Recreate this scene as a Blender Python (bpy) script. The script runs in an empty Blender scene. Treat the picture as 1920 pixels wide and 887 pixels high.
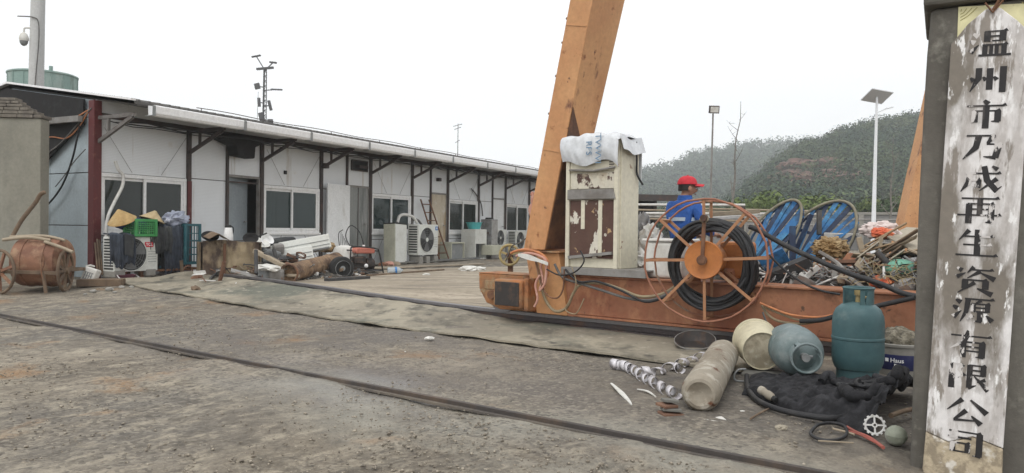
import bpy, math, random
import numpy as np
from mathutils import Vector, Matrix, Euler, noise as mnoise
random.seed(7); rng = np.random.default_rng(7)
SC = bpy.context.scene
COL = SC.collection
rad = math.radians
# ------------------------------------------------------------------ camera
FPX, CAMH = 1400.0, 1.05
cam_d = bpy.data.cameras.new('camera'); cam = bpy.data.objects.new('camera', cam_d); COL.objects.link(cam)
cam_d.sensor_width = 36.0; cam_d.lens = FPX / 1920 * 36.0
cam_d.clip_start = 0.05; cam_d.clip_end = 6000
cam.location = (0, 0, CAMH); cam.rotation_euler = (rad(90 - 0.55), rad(-0.7), 0)
SC.camera = cam
RM = np.array(Euler(cam.rotation_euler, 'XYZ').to_matrix()); CC = np.array([0, 0, CAMH])
def ray(u, v): return RM @ np.array([(u - 960) / FPX, -(v - 443.5) / FPX, -1.0])
def G(u, v, z=0.0):                    # where the sight line of a photo pixel meets the level z
    d = ray(u, v); return Vector(CC + d * ((z - CAMH) / d[2]))
def D(u, v, y):                        # where it meets the vertical plane at distance y
    d = ray(u, v); return Vector(CC + d * (y / d[1]))
def sst(a, b, x):
    t = np.clip((x - a) / (b - a), 0, 1); return t * t * (3 - 2 * t)
def gz(x, y): return float(0.14 * sst(8.6, 12.4, y))
def GG(u, v):
    z = 0.0
    for _ in range(12):
        p = G(u, v, z); z = gz(p.x, p.y)
    return p
# ------------------------------------------------------------------ mesh builder
def frame(d, up=None):
    d = Vector(d).normalized(); up = Vector(up) if up is not None else Vector((0, 0, 1))
    if abs(d.dot(up)) > .98 * up.length: up = Vector((0, 1, 0))
    x = up.cross(d).normalized(); y = d.cross(x); return x, y, d
class MB:
    def __init__(s): s.v = []; s.f = []; s.mi = []; s.c = 0
    def add(s, vs, fs):
        o = len(s.v); s.v += [tuple(p) for p in vs]
        for f in fs: s.f.append([i + o for i in f]); s.mi.append(s.c)
        return s
    def box(s, c, d, rot=None):
        M = Euler(rot).to_matrix() if rot is not None else Matrix.Identity(3)
        vs = [Vector(c) + M @ Vector((sx * d[0] / 2, sy * d[1] / 2, sz * d[2] / 2)) for sx in (-1, 1) for sy in (-1, 1) for sz in (-1, 1)]
        return s.add(vs, [(0, 1, 3, 2), (4, 6, 7, 5), (0, 4, 5, 1), (2, 3, 7, 6), (0, 2, 6, 4), (1, 5, 7, 3)])
    def bb(s, x0, x1, y0, y1, z0, z1): return s.box(((x0 + x1) / 2, (y0 + y1) / 2, (z0 + z1) / 2), (abs(x1 - x0), abs(y1 - y0), abs(z1 - z0)))
    def bar(s, p0, p1, w, h, up=None):
        p0 = Vector(p0); p1 = Vector(p1); x, y, d = frame(p1 - p0, up)
        vs = [p + x * (a * w / 2) + y * (b * h / 2) for p in (p0, p1) for a, b in ((-1, -1), (1, -1), (1, 1), (-1, 1))]
        return s.add(vs, [(3, 2, 1, 0), (4, 5, 6, 7), (0, 1, 5, 4), (1, 2, 6, 5), (2, 3, 7, 6), (3, 0, 4, 7)])
    def rings(s, rs, n, cap0=True, cap1=True, closed=False):
        o = len(s.v); m = len(rs)
        for r in rs: s.v += [tuple(p) for p in r]
        for i in range(m if closed else m - 1):
            a = o + i * n; b = o + ((i + 1) % m) * n
            for j in range(n):
                k = (j + 1) % n; s.f.append([a + j, a + k, b + k, b + j]); s.mi.append(s.c)
        if not closed:
            if cap0: s.f.append([o + j for j in reversed(range(n))]); s.mi.append(s.c)
            if cap1: s.f.append([o + (m - 1) * n + j for j in range(n)]); s.mi.append(s.c)
        return s
    def cyl(s, p0, p1, r0, r1=None, n=16, cap=True):
        r1 = r0 if r1 is None else r1; p0 = Vector(p0); p1 = Vector(p1); x, y, d = frame(p1 - p0)
        R = [[p + (x * math.cos(2 * math.pi * j / n) + y * math.sin(2 * math.pi * j / n)) * r for j in range(n)] for p, r in ((p0, r0), (p1, r1))]
        return s.rings(R, n, cap, cap)
    def tube(s, pts, r, n=8, closed=False, flat=1.0):
        pts = [Vector(p) for p in pts]; m = len(pts); R = []
        rr = r if isinstance(r, (list, tuple)) else [r] * m; px = None
        for i, p in enumerate(pts):
            t = (pts[(i + 1) % m] - pts[i - 1]) if closed else pts[min(i + 1, m - 1)] - pts[max(i - 1, 0)]
            if t.length < 1e-9: t = Vector((0, 0, 1))
            t.normalize()
            if px is None: px, _, _ = frame(t)
            px = (px - t * px.dot(t)); px = px.normalized() if px.length > 1e-6 else frame(t)[0]
            py = t.cross(px)
            R.append([p + (px * math.cos(2 * math.pi * j / n) + py * (flat * math.sin(2 * math.pi * j / n))) * rr[i] for j in range(n)])
        return s.rings(R, n, True, True, closed)
    def lathe(s, prof, n=32, p=(0, 0, 0), d=(0, 0, 1), caps=True):
        x, y, z = frame(d); p = Vector(p)
        R = [[p + z * h + (x * math.cos(2 * math.pi * j / n) + y * math.sin(2 * math.pi * j / n)) * max(r, 1e-4) for j in range(n)] for r, h in prof]
        return s.rings(R, n, caps, caps)
    def prism(s, poly, t, M=None):          # poly: (x, z) outline, thickness t along y
        M = M or Matrix.Identity(4); n = len(poly)
        vs = [M @ Vector((x, -t / 2, z)) for x, z in poly] + [M @ Vector((x, t / 2, z)) for x, z in poly]
        return s.add(vs, [list(range(n)), [2 * n - 1 - i for i in range(n)]] + [[(i + 1) % n, i, n + i, n + (i + 1) % n] for i in range(n)])
    def sheet(s, fn, nu, nv, t=0.0):
        o = len(s.v); P = [[Vector(fn(i / nu, j / nv)) for j in range(nv + 1)] for i in range(nu + 1)]
        def layer(off):
            b = len(s.v)
            for i in range(nu + 1):
                for j in range(nv + 1):
                    p = P[i][j]
                    if off:
                        a = P[min(i + 1, nu)][j] - P[max(i - 1, 0)][j]; c = P[i][min(j + 1, nv)] - P[i][max(j - 1, 0)]
                        nn = a.cross(c); nn = nn.normalized() if nn.length > 1e-9 else Vector((0, 0, 1))
                        p = p - nn * off
                    s.v.append(tuple(p))
            return b
        a = layer(0); W = nv + 1
        for i in range(nu):
            for j in range(nv): s.f.append([a + i * W + j, a + (i + 1) * W + j, a + (i + 1) * W + j + 1, a + i * W + j + 1]); s.mi.append(s.c)
        if t:
            b = layer(t)
            for i in range(nu):
                for j in range(nv): s.f.append([b + i * W + j + 1, b + (i + 1) * W + j + 1, b + (i + 1) * W + j, b + i * W + j]); s.mi.append(s.c)
            e = [i * W for i in range(nu + 1)] + [nu * W + j for j in range(1, nv + 1)] + [i * W + nv for i in range(nu - 1, -1, -1)] + [j for j in range(nv - 1, 0, -1)]
            for k in range(len(e)):
                p, q = e[k], e[(k + 1) % len(e)]; s.f.append([a + q, a + p, b + p, b + q]); s.mi.append(s.c)
        return s
    def lump(s, c, r, n=2, amp=.3, sc=1.5, seed=0, flat=1.0):
        import bmesh
        bm = bmesh.new(); bmesh.ops.create_icosphere(bm, subdivisions=n, radius=1)
        rr = r if isinstance(r, (tuple, list)) else (r, r, r); vs = []
        for v in bm.verts:
            sd = Vector((seed * 3.1, seed * 1.7, seed)); k = 1 + .55 * amp * mnoise.noise(v.co * sc + sd) + .45 * amp * (abs(mnoise.noise(v.co * sc * 1.9 + sd)) - .3) + .22 * amp * mnoise.noise(v.co * sc * 4.3 + sd)
            vs.append(Vector(c) + Vector((v.co.x * rr[0], v.co.y * rr[1], v.co.z * rr[2] * flat)) * k)
        fs = [[v.index for v in f.verts] for f in bm.faces]; bm.free(); return s.add(vs, fs)
    def moved(s, M):
        s.v = [tuple(M @ Vector(p)) for p in s.v]; return s
    def build(s, name, mat, parent=None, smooth=None, loc=None, rot=None, bevel=0, seg=2):
        me = bpy.data.meshes.new(name); me.from_pydata(s.v, [], s.f)
        for m in (mat if isinstance(mat, (list, tuple)) else [mat]): me.materials.append(m)
        if s.c or any(s.mi): me.polygons.foreach_set('material_index', s.mi)
        if smooth is not None:
            me.shade_smooth(); me.set_sharp_from_angle(angle=rad(smooth))
        me.update(); o = bpy.data.objects.new(name, me); COL.objects.link(o)
        if parent is not None: o.parent = parent
        if loc is not None: o.location = loc
        if rot is not None: o.rotation_euler = rot
        if bevel:
            b = o.modifiers.new('bevel', 'BEVEL'); b.width = bevel; b.segments = seg; b.limit_method = 'ANGLE'; b.angle_limit = rad(40)
        return o
def np_mesh(name, V, F, mat, parent=None, smooth=False):   # big meshes: V (n,3), F (m,k) arrays
    V = np.asarray(V, np.float32); F = np.asarray(F, np.int32); k = F.shape[1]
    me = bpy.data.meshes.new(name); me.vertices.add(len(V)); me.vertices.foreach_set('co', V.ravel())
    me.loops.add(F.size); me.loops.foreach_set('vertex_index', F.ravel()); me.polygons.add(len(F))
    me.polygons.foreach_set('loop_start', np.arange(0, F.size, k, dtype=np.int32)); me.update(calc_edges=True)
    for m in (mat if isinstance(mat, (list, tuple)) else [mat]): me.materials.append(m)
    if smooth: me.shade_smooth()
    o = bpy.data.objects.new(name, me); COL.objects.link(o)
    if parent is not None: o.parent = parent
    return o
def tag(o, label, cat, group=None):
    o['label'] = label; o['category'] = cat
    if group: o['group'] = group
    return o
def T(name, label, cat, loc=(0, 0, 0), rz=0.0, group=None, rot=None):
    o = bpy.data.objects.new(name, None); o.empty_display_size = .1; COL.objects.link(o)
    o.location = loc; o.rotation_euler = rot if rot is not None else (0, 0, rz); return tag(o, label, cat, group)
def kind(o, k): o['kind'] = k; return o
def dup(root, loc, rot, label=None):
    r = root.copy(); COL.objects.link(r); r.location = loc; r.rotation_euler = rot
    if label: r['label'] = label
    for ch in list(root.children):
        c = ch.copy(); COL.objects.link(c); c.parent = r
        for g in ch.children:
            d = g.copy(); COL.objects.link(d); d.parent = c
    return r
# ------------------------------------------------------------------ materials
def M(name, col, *layers, rough=.7, metal=0.0, bump=(), spec=.4, rmap=None, alpha=None, wave=None, trans=None, fine=(.9, 1.08)):
    """layers: (colour, scale, lo, hi[, detail[, stretch]]) noise patches; bump: (scale, strength, dist[, stretch])"""
    m = bpy.data.materials.new(name); m.use_nodes = True; nt = m.node_tree; N = nt.nodes; L = nt.links
    b = N['Principled BSDF']; b.inputs['Roughness'].default_value = rough; b.inputs['Metallic'].default_value = metal
    b.inputs['Specular IOR Level'].default_value = spec
    tc = N.new('ShaderNodeTexCoord').outputs['Object']; cur = None
    def nz(scale, detail=5, stretch=(1, 1, 1), k=0):
        mp = N.new('ShaderNodeMapping'); mp.inputs['Scale'].default_value = stretch; mp.inputs['Location'].default_value = (k * 3.7, k * 1.9, k * 5.1)
        L.new(tc, mp.inputs['Vector']); n = N.new('ShaderNodeTexNoise'); n.inputs['Scale'].default_value = scale
        n.inputs['Detail'].default_value = detail; n.inputs['Roughness'].default_value = .62
        L.new(mp.outputs[0], n.inputs['Vector']); return n.outputs['Fac']
    def mr(x, lo, hi, a=0., c=1.):
        r = N.new('ShaderNodeMapRange'); r.inputs['From Min'].default_value = lo; r.inputs['From Max'].default_value = hi
        r.inputs['To Min'].default_value = a; r.inputs['To Max'].default_value = c; L.new(x, r.inputs['Value']); return r.outputs[0]
    def mix(f, a, c):
        x = N.new('ShaderNodeMix'); x.data_type = 'RGBA'; L.new(f, x.inputs[0])
        for s_, val in ((x.inputs[6], a), (x.inputs[7], c)):
            if isinstance(val, tuple): s_.default_value = (*val[:3], 1)
            else: L.new(val, s_)
        return x.outputs[2]
    cur = tuple(col)
    # every surface carries a little uneven tone of its own
    fine = mr(nz(23, 4, k=9), .3, .7, *fine)
    for k, ly in enumerate(layers):
        c, sc_, lo, hi = ly[:4]; det = ly[4] if len(ly) > 4 else 6; st = ly[5] if len(ly) > 5 else (1, 1, 1)
        cur = mix(mr(nz(sc_, det, st, k + 1), lo, hi), cur, tuple(c))
    if wave:                                     # (colour, scale, axis, lo, hi)
        w = N.new('ShaderNodeTexWave'); w.bands_direction = wave[2]; w.inputs['Scale'].default_value = wave[1]; w.inputs['Distortion'].default_value = 0
        L.new(tc, w.inputs['Vector']); cur = mix(mr(w.outputs['Fac'], wave[3], wave[4]), cur, tuple(wave[0]))
    h = N.new('ShaderNodeMix'); h.data_type = 'RGBA'; h.blend_type = 'MULTIPLY'; h.inputs[0].default_value = 1
    if isinstance(cur, tuple): h.inputs[6].default_value = (*cur[:3], 1)
    else: L.new(cur, h.inputs[6])
    L.new(fine, h.inputs[7]); L.new(h.outputs[2], b.inputs['Base Color'])
    prev = None
    for k, bp in enumerate(bump):
        st = bp[3] if len(bp) > 3 else (1, 1, 1)
        bn = N.new('ShaderNodeBump'); bn.inputs['Strength'].default_value = bp[1]; bn.inputs['Distance'].default_value = bp[2]
        L.new(nz(bp[0], 6, st, k + 20), bn.inputs['Height'])
        if prev is not None: L.new(prev, bn.inputs['Normal'])
        prev = bn.outputs[0]
    if prev is not None: L.new(prev, b.inputs['Normal'])
    if rmap: L.new(mr(nz(rmap[0], 5, k=40), .35, .65, rmap[1], rmap[2]), b.inputs['Roughness'])
    if alpha is not None: b.inputs['Alpha'].default_value = alpha
    if trans is not None: b.inputs['Transmission Weight'].default_value = trans
    m['bsdf'] = b.name
    return m
RUST = (.13, .055, .028)
mt = {}
mt['concrete'] = M('concrete', (.27, .26, .235), ((.2, .19, .165), 1.2, .42, .7), ((.33, .32, .29), 6, .5, .75), rough=.9, bump=((40, .25, .01), (6, .2, .02)))
mt['pillar'] = M('pillar_render', (.125, .115, .10), ((.19, .18, .155), 1.6, .45, .65, 7, (1, 1, .5)), ((.075, .07, .06), 2.3, .5, .72, 6, (1, 1, .35)), ((.23, .22, .19), 9, .58, .72), rough=.92, bump=((55, .25, .01), (9, .25, .02)))
mt['wallpost'] = M('wall_render', (.235, .225, .185), ((.29, .28, .235), .9, .4, .7), ((.17, .165, .14), 1.7, .52, .75, 6, (1, 1, .4)), rough=.92, bump=((40, .2, .01),))
mt['panel'] = M('wall_panel', (.80, .81, .81), ((.68, .69, .68), 1.3, .48, .75, 6, (1, 1, .5)), ((.56, .55, .52), 3.2, .62, .8, 7, (1, 1, .3)), rough=.5, bump=((3, .06, .02),))
mt['panel2'] = M('end_panel', (.47, .55, .59), ((.38, .44, .47), 1.2, .45, .72), ((.30, .31, .30), 2.6, .6, .8, 7, (1, 1, .4)), rough=.5)
mt['steel_dark'] = M('dark_steel', (.055, .045, .042), ((.10, .06, .05), 5, .5, .7), rough=.65)
mt['steel_red'] = M('red_steel', (.105, .020, .020), ((.07, .02, .02), 4, .45, .7, 6, (1, 1, .3)), ((.17, .07, .05), 9, .6, .75), rough=.6)
mt['gutter'] = M('gutter_white', (.84, .84, .84), ((.74, .74, .73), 2.5, .5, .75, 6, (.3, 1, 1)), rough=.35)
mt['roof'] = M('roof_sheet', (.10, .095, .09), ((.15, .13, .11), 3, .5, .7), rough=.6)
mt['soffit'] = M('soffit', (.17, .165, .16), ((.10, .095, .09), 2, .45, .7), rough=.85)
mt['whiteframe'] = M('white_frame', (.80, .80, .79), ((.66, .65, .62), 6, .55, .75), rough=.4)
mt['glass'] = M('dark_glass', (.045, .054, .05), rough=.06, spec=.5, alpha=.72)
mt['glass_teal'] = M('tinted_glass', (.036, .056, .056), rough=.06, spec=.5, alpha=.8)
mt['curtain'] = M('curtain', (.16, .13, .12), ((.10, .08, .075), 5, .4, .6, 3, (1, 1, .1)), rough=.9)
mt['inside'] = M('room_inside', (.25, .25, .24), rough=.9)
mt['bluedoor'] = M('blue_door', (.30, .34, .36), ((.24, .27, .29), 2, .45, .7, 5, (1, 1, .4)), rough=.5)
mt['greydoor'] = M('weathered_door', (.24, .25, .24), ((.13, .14, .135), 2.2, .42, .62, 7, (2, 1, .3)), ((.34, .34, .32), 4, .55, .7, 6, (2, 1, .2)), rough=.6)
mt['rustdoor'] = M('rusty_door', (.52, .46, .36), ((.33, .23, .13), 2.2, .42, .62, 7, (1.5, 1, .4)), ((.62, .60, .56), 3, .52, .7), rough=.65)
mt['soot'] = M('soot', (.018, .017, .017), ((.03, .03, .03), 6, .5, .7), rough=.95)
mt['cable_black'] = M('black_cable', (.016, .016, .018), ((.035, .034, .034), 8, .5, .7), rough=.5)
mt['cable_grey'] = M('grey_cable', (.11, .105, .10), ((.2, .18, .16), 7, .5, .7), rough=.6)
mt['cable_white'] = M('white_hose', (.62, .61, .58), ((.45, .43, .39), 9, .5, .7), rough=.5)
mt['cable_orange'] = M('orange_cable', (.52, .20, .08), ((.35, .14, .07), 8, .5, .7), rough=.55)
mt['cable_tan'] = M('tan_cable', (.30, .24, .15), ((.2, .15, .1), 8, .5, .7), rough=.6)
mt['cable_pink'] = M('pink_rope', (.50, .26, .20), ((.6, .38, .3), 12, .5, .7), rough=.8)
mt['crane'] = M('crane_paint', (.55, .29, .13), ((.47, .22, .095), 1.3, .42, .7), ((.24, .085, .035), 7, .63, .72, 7), ((.62, .33, .16), 2.7, .55, .75, 7, (1, 1, .4)), ((.17, .07, .04), 2.6, .60, .67, 8, (1, 1, .5)), ((.13, .06, .04), 9, .66, .71, 6, (1, 1, .7)), rough=.55, bump=((3, .06, .02),))
mt['darkbrown'] = M('mottled_dark_brown', (.10, .048, .028), ((.17, .08, .04), 3, .45, .62, 8), ((.05, .028, .02), 5, .5, .64, 8), rough=.8, bump=((16, .2, .01),))
mt['crane_red'] = M('crane_beam_paint', (.345, .155, .085), ((.27, .095, .05), 1.8, .42, .66, 7), ((.44, .21, .11), 4.5, .5, .68, 7, (1, 1, .5)), (RUST, 3.6, .57, .68, 8), ((.10, .055, .035), 11, .62, .7), rough=.62, bump=((5, .08, .02),))
mt['bogie'] = M('bogie_paint', (.38, .15, .055), ((.27, .17, .09), 3, .42, .65, 7), (RUST, 4, .52, .66, 8), ((.32, .25, .15), 7, .56, .7), rough=.75, bump=((14, .2, .01),))
mt['grease'] = M('greasy_steel', (.035, .03, .028), ((.10, .06, .04), 7, .5, .68), rough=.6, bump=((20, .2, .01),))
mt['rusty'] = M('rusty_steel', (.15, .075, .045), ((.24, .12, .065), 6, .45, .65), ((.07, .04, .03), 4, .5, .7), rough=.85, bump=((30, .25, .006),))
mt['rail'] = M('rail_steel', (.10, .085, .085), ((.16, .10, .075), 3, .5, .7), rough=.5, metal=.3)
mt['railtop'] = M('rail_polished', (.26, .25, .26), rough=.32, metal=.7)
mt['cream'] = M('cream_paint', (.66, .62, .49), ((.56, .52, .41), 1.8, .45, .7), ((.25, .13, .075), 6, .66, .7, 8), rough=.55)
mt['peel'] = M('peeling_paint', (.085, .04, .032), ((.11, .06, .042), 4, .4, .7), ((.64, .60, .51), 5.2, .56, .575, 5, (1, 1, .6)), ((.45, .30, .16), 6.5, .64, .66, 6), rough=.65, bump=((5.2, .12, .01, (1, 1, .6)),))
mt['peel2'] = M('half_peeled_paint', (.60, .56, .46), ((.085, .045, .036), 4.2, .54, .56, 5, (1, 1, .7)), ((.45, .38, .28), 7, .56, .66), rough=.6)
mt['greysteel'] = M('grey_steel', (.25, .24, .225), ((.17, .155, .14), 4, .45, .65), ((.19, .11, .07), 8, .62, .72), rough=.55)
mt['sack'] = M('woven_sack', (.66, .68, .70), ((.55, .57, .60), 4, .45, .65), rough=.65, bump=((60, .15, .004), (6, .2, .02)))
mt['bluetext'] = M('faded_blue_print', (.16, .27, .40), ((.5, .55, .58), 22, .54, .62), rough=.7)
mt['hub'] = M('hub_orange', (.50, .185, .05), ((.38, .13, .04), 3, .42, .66, 7), ((.24, .10, .05), 6, .6, .72), rough=.5)
mt['ring'] = M('reel_rim_paint', (.34, .15, .09), ((.28, .12, .075), 7, .42, .6), ((.25, .22, .17), 4, .56, .7), rough=.65)
mt['spoke'] = M('spoke_paint', (.40, .20, .10), ((.32, .15, .08), 6, .45, .65), ((.36, .29, .19), 4, .56, .72), rough=.65)
mt['rubber'] = M('black_rubber', (.022, .022, .024), ((.05, .048, .045), 6, .5, .7), rough=.6)
mt['blue_cloth'] = M('blue_workwear', (.028, .10, .36), ((.04, .14, .46), 5, .45, .7), ((.015, .055, .22), 8, .55, .75), rough=.85, bump=((7, .7, .05), (16, .5, .02)))
mt['stripe'] = M('reflective_tape', (.42, .50, .58), rough=.4)
mt['skin'] = M('skin', (.36, .19, .125), ((.30, .14, .10), 14, .45, .7), rough=.55)
mt['hair'] = M('black_hair', (.014, .012, .011), rough=.6)
mt['cap'] = M('red_cap', (.55, .03, .045), ((.46, .022, .035), 8, .45, .7), rough=.75)
mt['trouser'] = M('dark_trousers', (.03, .045, .09), ((.05, .06, .09), 6, .5, .7), rough=.9)
mt['teal_lpg'] = M('teal_cylinder', (.056, .118, .128), ((.075, .145, .152), 3, .45, .7), ((.13, .19, .19), 7, .58, .74, 8), ((.10, .075, .05), 11, .69, .73, 8), rough=.5, bump=((5, .05, .02),), rmap=(5, .4, .65))
mt['grey_lpg'] = M('grey_teal_cylinder', (.20, .245, .25), ((.13, .175, .175), 3, .42, .62, 8), ((.27, .30, .29), 6, .52, .7), ((.10, .16, .12), 5, .62, .75), rough=.55, bump=((5, .06, .02),))
mt['beige_cyl'] = M('beige_cylinder', (.30, .265, .21), ((.21, .175, .13), 4, .46, .60, 9, (1, 1, .4)), ((.42, .385, .32), 9, .53, .62, 9), (RUST, 7, .62, .68, 9), rough=.75, bump=((30, .06, .004),))
mt['bucket'] = M('cream_bucket', (.58, .53, .38), ((.45, .40, .28), 4, .45, .7), ((.28, .24, .18), 6, .58, .72), rough=.6)
mt['bucketend'] = M('bucket_dirt', (.44, .39, .29), ((.28, .24, .17), 9, .42, .6), ((.52, .49, .40), 14, .55, .7), rough=.85, bump=((30, .4, .01),))
mt['foil'] = M('aluminium_strip', (.62, .60, .62), ((.30, .28, .29), 14, .48, .62), rough=.45, metal=.25)
mt['netting'] = M('black_netting', (.009, .009, .011), ((.034, .034, .038), 14, .45, .65), rough=.85, bump=((90, .5, .006), (18, .4, .02)))
mt['white'] = M('dirty_white', (.66, .65, .61), ((.52, .50, .45), 6, .5, .7), rough=.6)
mt['paper'] = M('paper', (.62, .60, .56), ((.5, .47, .42), 9, .5, .7), rough=.85)
mt['ac'] = M('appliance_shell', (.64, .65, .61), ((.55, .55, .50), 3, .48, .7), ((.38, .34, .27), 6, .66, .76), rough=.5)
mt['acyellow'] = M('yellowed_shell', (.50, .50, .40), ((.40, .40, .32), 3, .45, .7), rough=.55)
mt['grille'] = M('grille_grey', (.15, .155, .155), ((.10, .10, .10), 6, .5, .7), rough=.6)
mt['dark'] = M('dark_recess', (.025, .025, .025), rough=.8)
mt['red'] = M('red_badge', (.52, .02, .035), rough=.5)
mt['blue'] = M('blue_badge', (.03, .17, .45), rough=.5)
mt['textwhite'] = M('white_print', (.8, .8, .8), rough=.6)
mt['green'] = M('green_crate_plastic', (.045, .24, .07), ((.06, .30, .10), 5, .5, .7), rough=.5)
mt['tealcrate'] = M('teal_crate_plastic', (.025, .10, .12), ((.04, .135, .155), 5, .5, .7), rough=.5)
mt['denim'] = M('dark_jacket', (.045, .055, .075), ((.07, .08, .10), 5, .45, .7), ((.035, .038, .045), 8, .5, .7), rough=.95, bump=((24, .3, .01),))
mt['denim2'] = M('charcoal_cloth', (.04, .042, .045), ((.075, .078, .075), 5, .48, .7), rough=.95, bump=((24, .3, .01),))
mt['navy'] = M('navy_cloth', (.03, .045, .13), ((.04, .06, .18), 7, .45, .7), rough=.95)
mt['straw'] = M('woven_straw', (.47, .32, .14), ((.37, .24, .10), 12, .42, .65), ((.55, .42, .22), 6, .5, .7), rough=.8, bump=((50, .3, .006),))
mt['straw2'] = M('pale_straw', (.50, .40, .24), ((.38, .29, .16), 12, .42, .65), rough=.85, bump=((50, .3, .006),))
mt['plasticbag'] = M('clear_bag', (.34, .37, .46), ((.6, .62, .66), 9, .52, .66), ((.16, .15, .25), 7, .58, .7), rough=.3, bump=((18, .5, .02),))
mt['drum'] = M('rusty_orange_drum', (.25, .125, .075), ((.17, .08, .05), 3.5, .42, .62, 8), ((.33, .21, .13), 5, .50, .66, 8), (RUST, 3, .6, .7), rough=.75, bump=((20, .15, .006),))
mt['wood'] = M('old_wood', (.165, .115, .075), ((.10, .07, .05), 6, .42, .65, 6, (1, 1, .2)), ((.25, .19, .13), 5, .55, .7), rough=.85, bump=((30, .25, .006),))
mt['palewood'] = M('pale_wood', (.36, .30, .22), ((.26, .21, .15), 5, .42, .65, 6, (.3, 1, 1)), rough=.85, bump=((26, .25, .006),))
mt['rope'] = M('rope', (.25, .2, .14), ((.16, .13, .09), 20, .45, .6), rough=.9)
mt['brownbox'] = M('stained_sheet_metal', (.20, .15, .095), ((.36, .285, .18), 2.6, .47, .60, 8, (1, 1, .6)), ((.075, .05, .036), 3.4, .48, .58, 9, (1, 1, .6)), ((.36, .33, .28), 8, .64, .74), rough=.6, metal=.15, bump=((7, .2, .02),))
mt['logpipe'] = M('scaly_rusted_pipe', (.20, .13, .08), ((.29, .19, .11), 7, .45, .6), ((.09, .055, .04), 5, .5, .65), ((.30, .27, .22), 10, .62, .72), rough=.9, bump=((16, .6, .03),))
mt['tilecap'] = M('weathered_brick', (.19, .17, .14), ((.12, .105, .09), 6, .42, .65), ((.26, .235, .2), 9, .55, .7), rough=.95, bump=((30, .4, .01),))
mt['pole'] = M('pale_pole', (.50, .50, .49), ((.42, .42, .41), 3, .45, .7, 5, (1, 1, .2)), rough=.5)
mt['greentank'] = M('green_water_tank', (.24, .34, .31), ((.32, .40, .37), 2.2, .45, .65, 6, (1, 1, .3)), ((.17, .22, .19), 3, .55, .7, 6, (1, 1, .3)), rough=.7)
mt['belt'] = M('old_belt', (.225, .20, .155), ((.33, .295, .225), .9, .44, .62, 8, (1, .5, 1)), ((.125, .115, .09), 2.1, .50, .62, 9, (1, .6, 1)), ((.135, .138, .11), .7, .54, .66, 7), ((.40, .36, .29), 7, .58, .70, 8), ((.075, .07, .058), 5, .62, .70, 8), rough=.85, bump=((35, .2, .008), (2.2, .35, .05)))
mt['planks'] = M('dusty_planks', (.31, .265, .20), ((.42, .36, .28), 1.1, .44, .62, 8, (.25, 1.6, 1)), ((.16, .135, .105), 1.9, .50, .64, 8, (.3, 2.2, 1)), ((.24, .20, .15), 7, .5, .66, 8), rough=.85, bump=((20, .2, .01, (.2, 1, 1)),))
mt['slab'] = M('yard_slab', (.16, .155, .14), ((.23, .22, .19), 1.2, .42, .68, 7), ((.10, .10, .095), 2.2, .5, .7), rough=.85)
mt['haier'] = M('dark_blue_label', (.018, .022, .085), rough=.45)
mt['dirt'] = M('soil_debris', (.13, .115, .085), ((.26, .235, .18), 22, .48, .6), ((.06, .055, .045), 16, .52, .64), rough=.95, bump=((30, .7, .02),))
mt['gearwhite'] = M('white_plastic', (.72, .72, .70), ((.5, .49, .46), 30, .5, .66), rough=.55)
mt['greenball'] = M('grey_green_plastic', (.26, .28, .22), ((.42, .43, .38), 10, .48, .62), ((.17, .17, .12), 7, .55, .68), rough=.5, bump=((9, .25, .02),))
mt['redtwig'] = M('red_cable', (.36, .10, .075), ((.25, .075, .055), 9, .45, .65), rough=.6)
mt['scrap_a'] = M('grey_scrap', (.34, .34, .34), ((.22, .21, .20), 7, .42, .62), ((.14, .085, .06), 6, .6, .7), rough=.5, metal=.3)
mt['scrap_b'] = M('rust_scrap', (.16, .085, .055), ((.24, .14, .09), 6, .45, .65), rough=.85)
mt['scrap_c'] = M('dark_scrap', (.05, .05, .052), ((.10, .09, .08), 7, .5, .7), rough=.7)
mt['scrap_w'] = M('white_scrap', (.62, .61, .58), ((.44, .42, .38), 6, .5, .7), rough=.6)
mt['cardboard'] = M('cardboard', (.34, .25, .16), ((.26, .18, .11), 5, .45, .7), rough=.9)
mt['beigeboard'] = M('beige_board', (.36, .32, .25), ((.28, .25, .2), 4, .45, .7), rough=.8)
mt['bluepaint'] = M('blue_painted_steel', (.025, .15, .36), ((.07, .26, .45), 5, .48, .66), ((.02, .05, .10), 6, .48, .64), ((.35, .42, .48), 8, .62, .72), rough=.5)
mt['bluedark'] = M('dark_blue_steel', (.018, .03, .065), ((.03, .08, .16), 6, .5, .68), rough=.55)
mt['oliverim'] = M('dull_olive_rim', (.24, .22, .16), ((.16, .14, .10), 7, .45, .65), rough=.7)
mt['wrap'] = M('brown_packing', (.28, .18, .08), ((.42, .31, .17), 7, .48, .64), ((.13, .08, .04), 6, .52, .66), rough=.7, bump=((14, .7, .04),))
mt['orangenet'] = M('orange_red_fruit_net', (.62, .13, .06), ((.72, .26, .12), 12, .48, .62), rough=.7, bump=((20, .5, .03),))
mt['pinkwhite'] = M('pale_pink_sack', (.64, .55, .52), ((.52, .42, .38), 5, .5, .7), rough=.7)
mt['mint'] = M('mint_green_plastic', (.16, .38, .28), ((.12, .30, .22), 6, .5, .7), rough=.55)
mt['junkdirt'] = M('junk_soil', (.075, .068, .058), ((.17, .155, .13), 17, .5, .62, 8), ((.03, .028, .026), 13, .5, .6, 8), rough=.95, bump=((22, .9, .04),))
mt['drystraw'] = M('dry_straw', (.34, .29, .17), ((.25, .2, .11), 9, .45, .65), rough=.95)
mt['farwall'] = M('far_wall', (.20, .195, .19), ((.15, .148, .142), .3, .42, .66, 5, (.3, 1, 1)), ((.26, .25, .24), 1.1, .55, .72), rough=.92)
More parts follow.
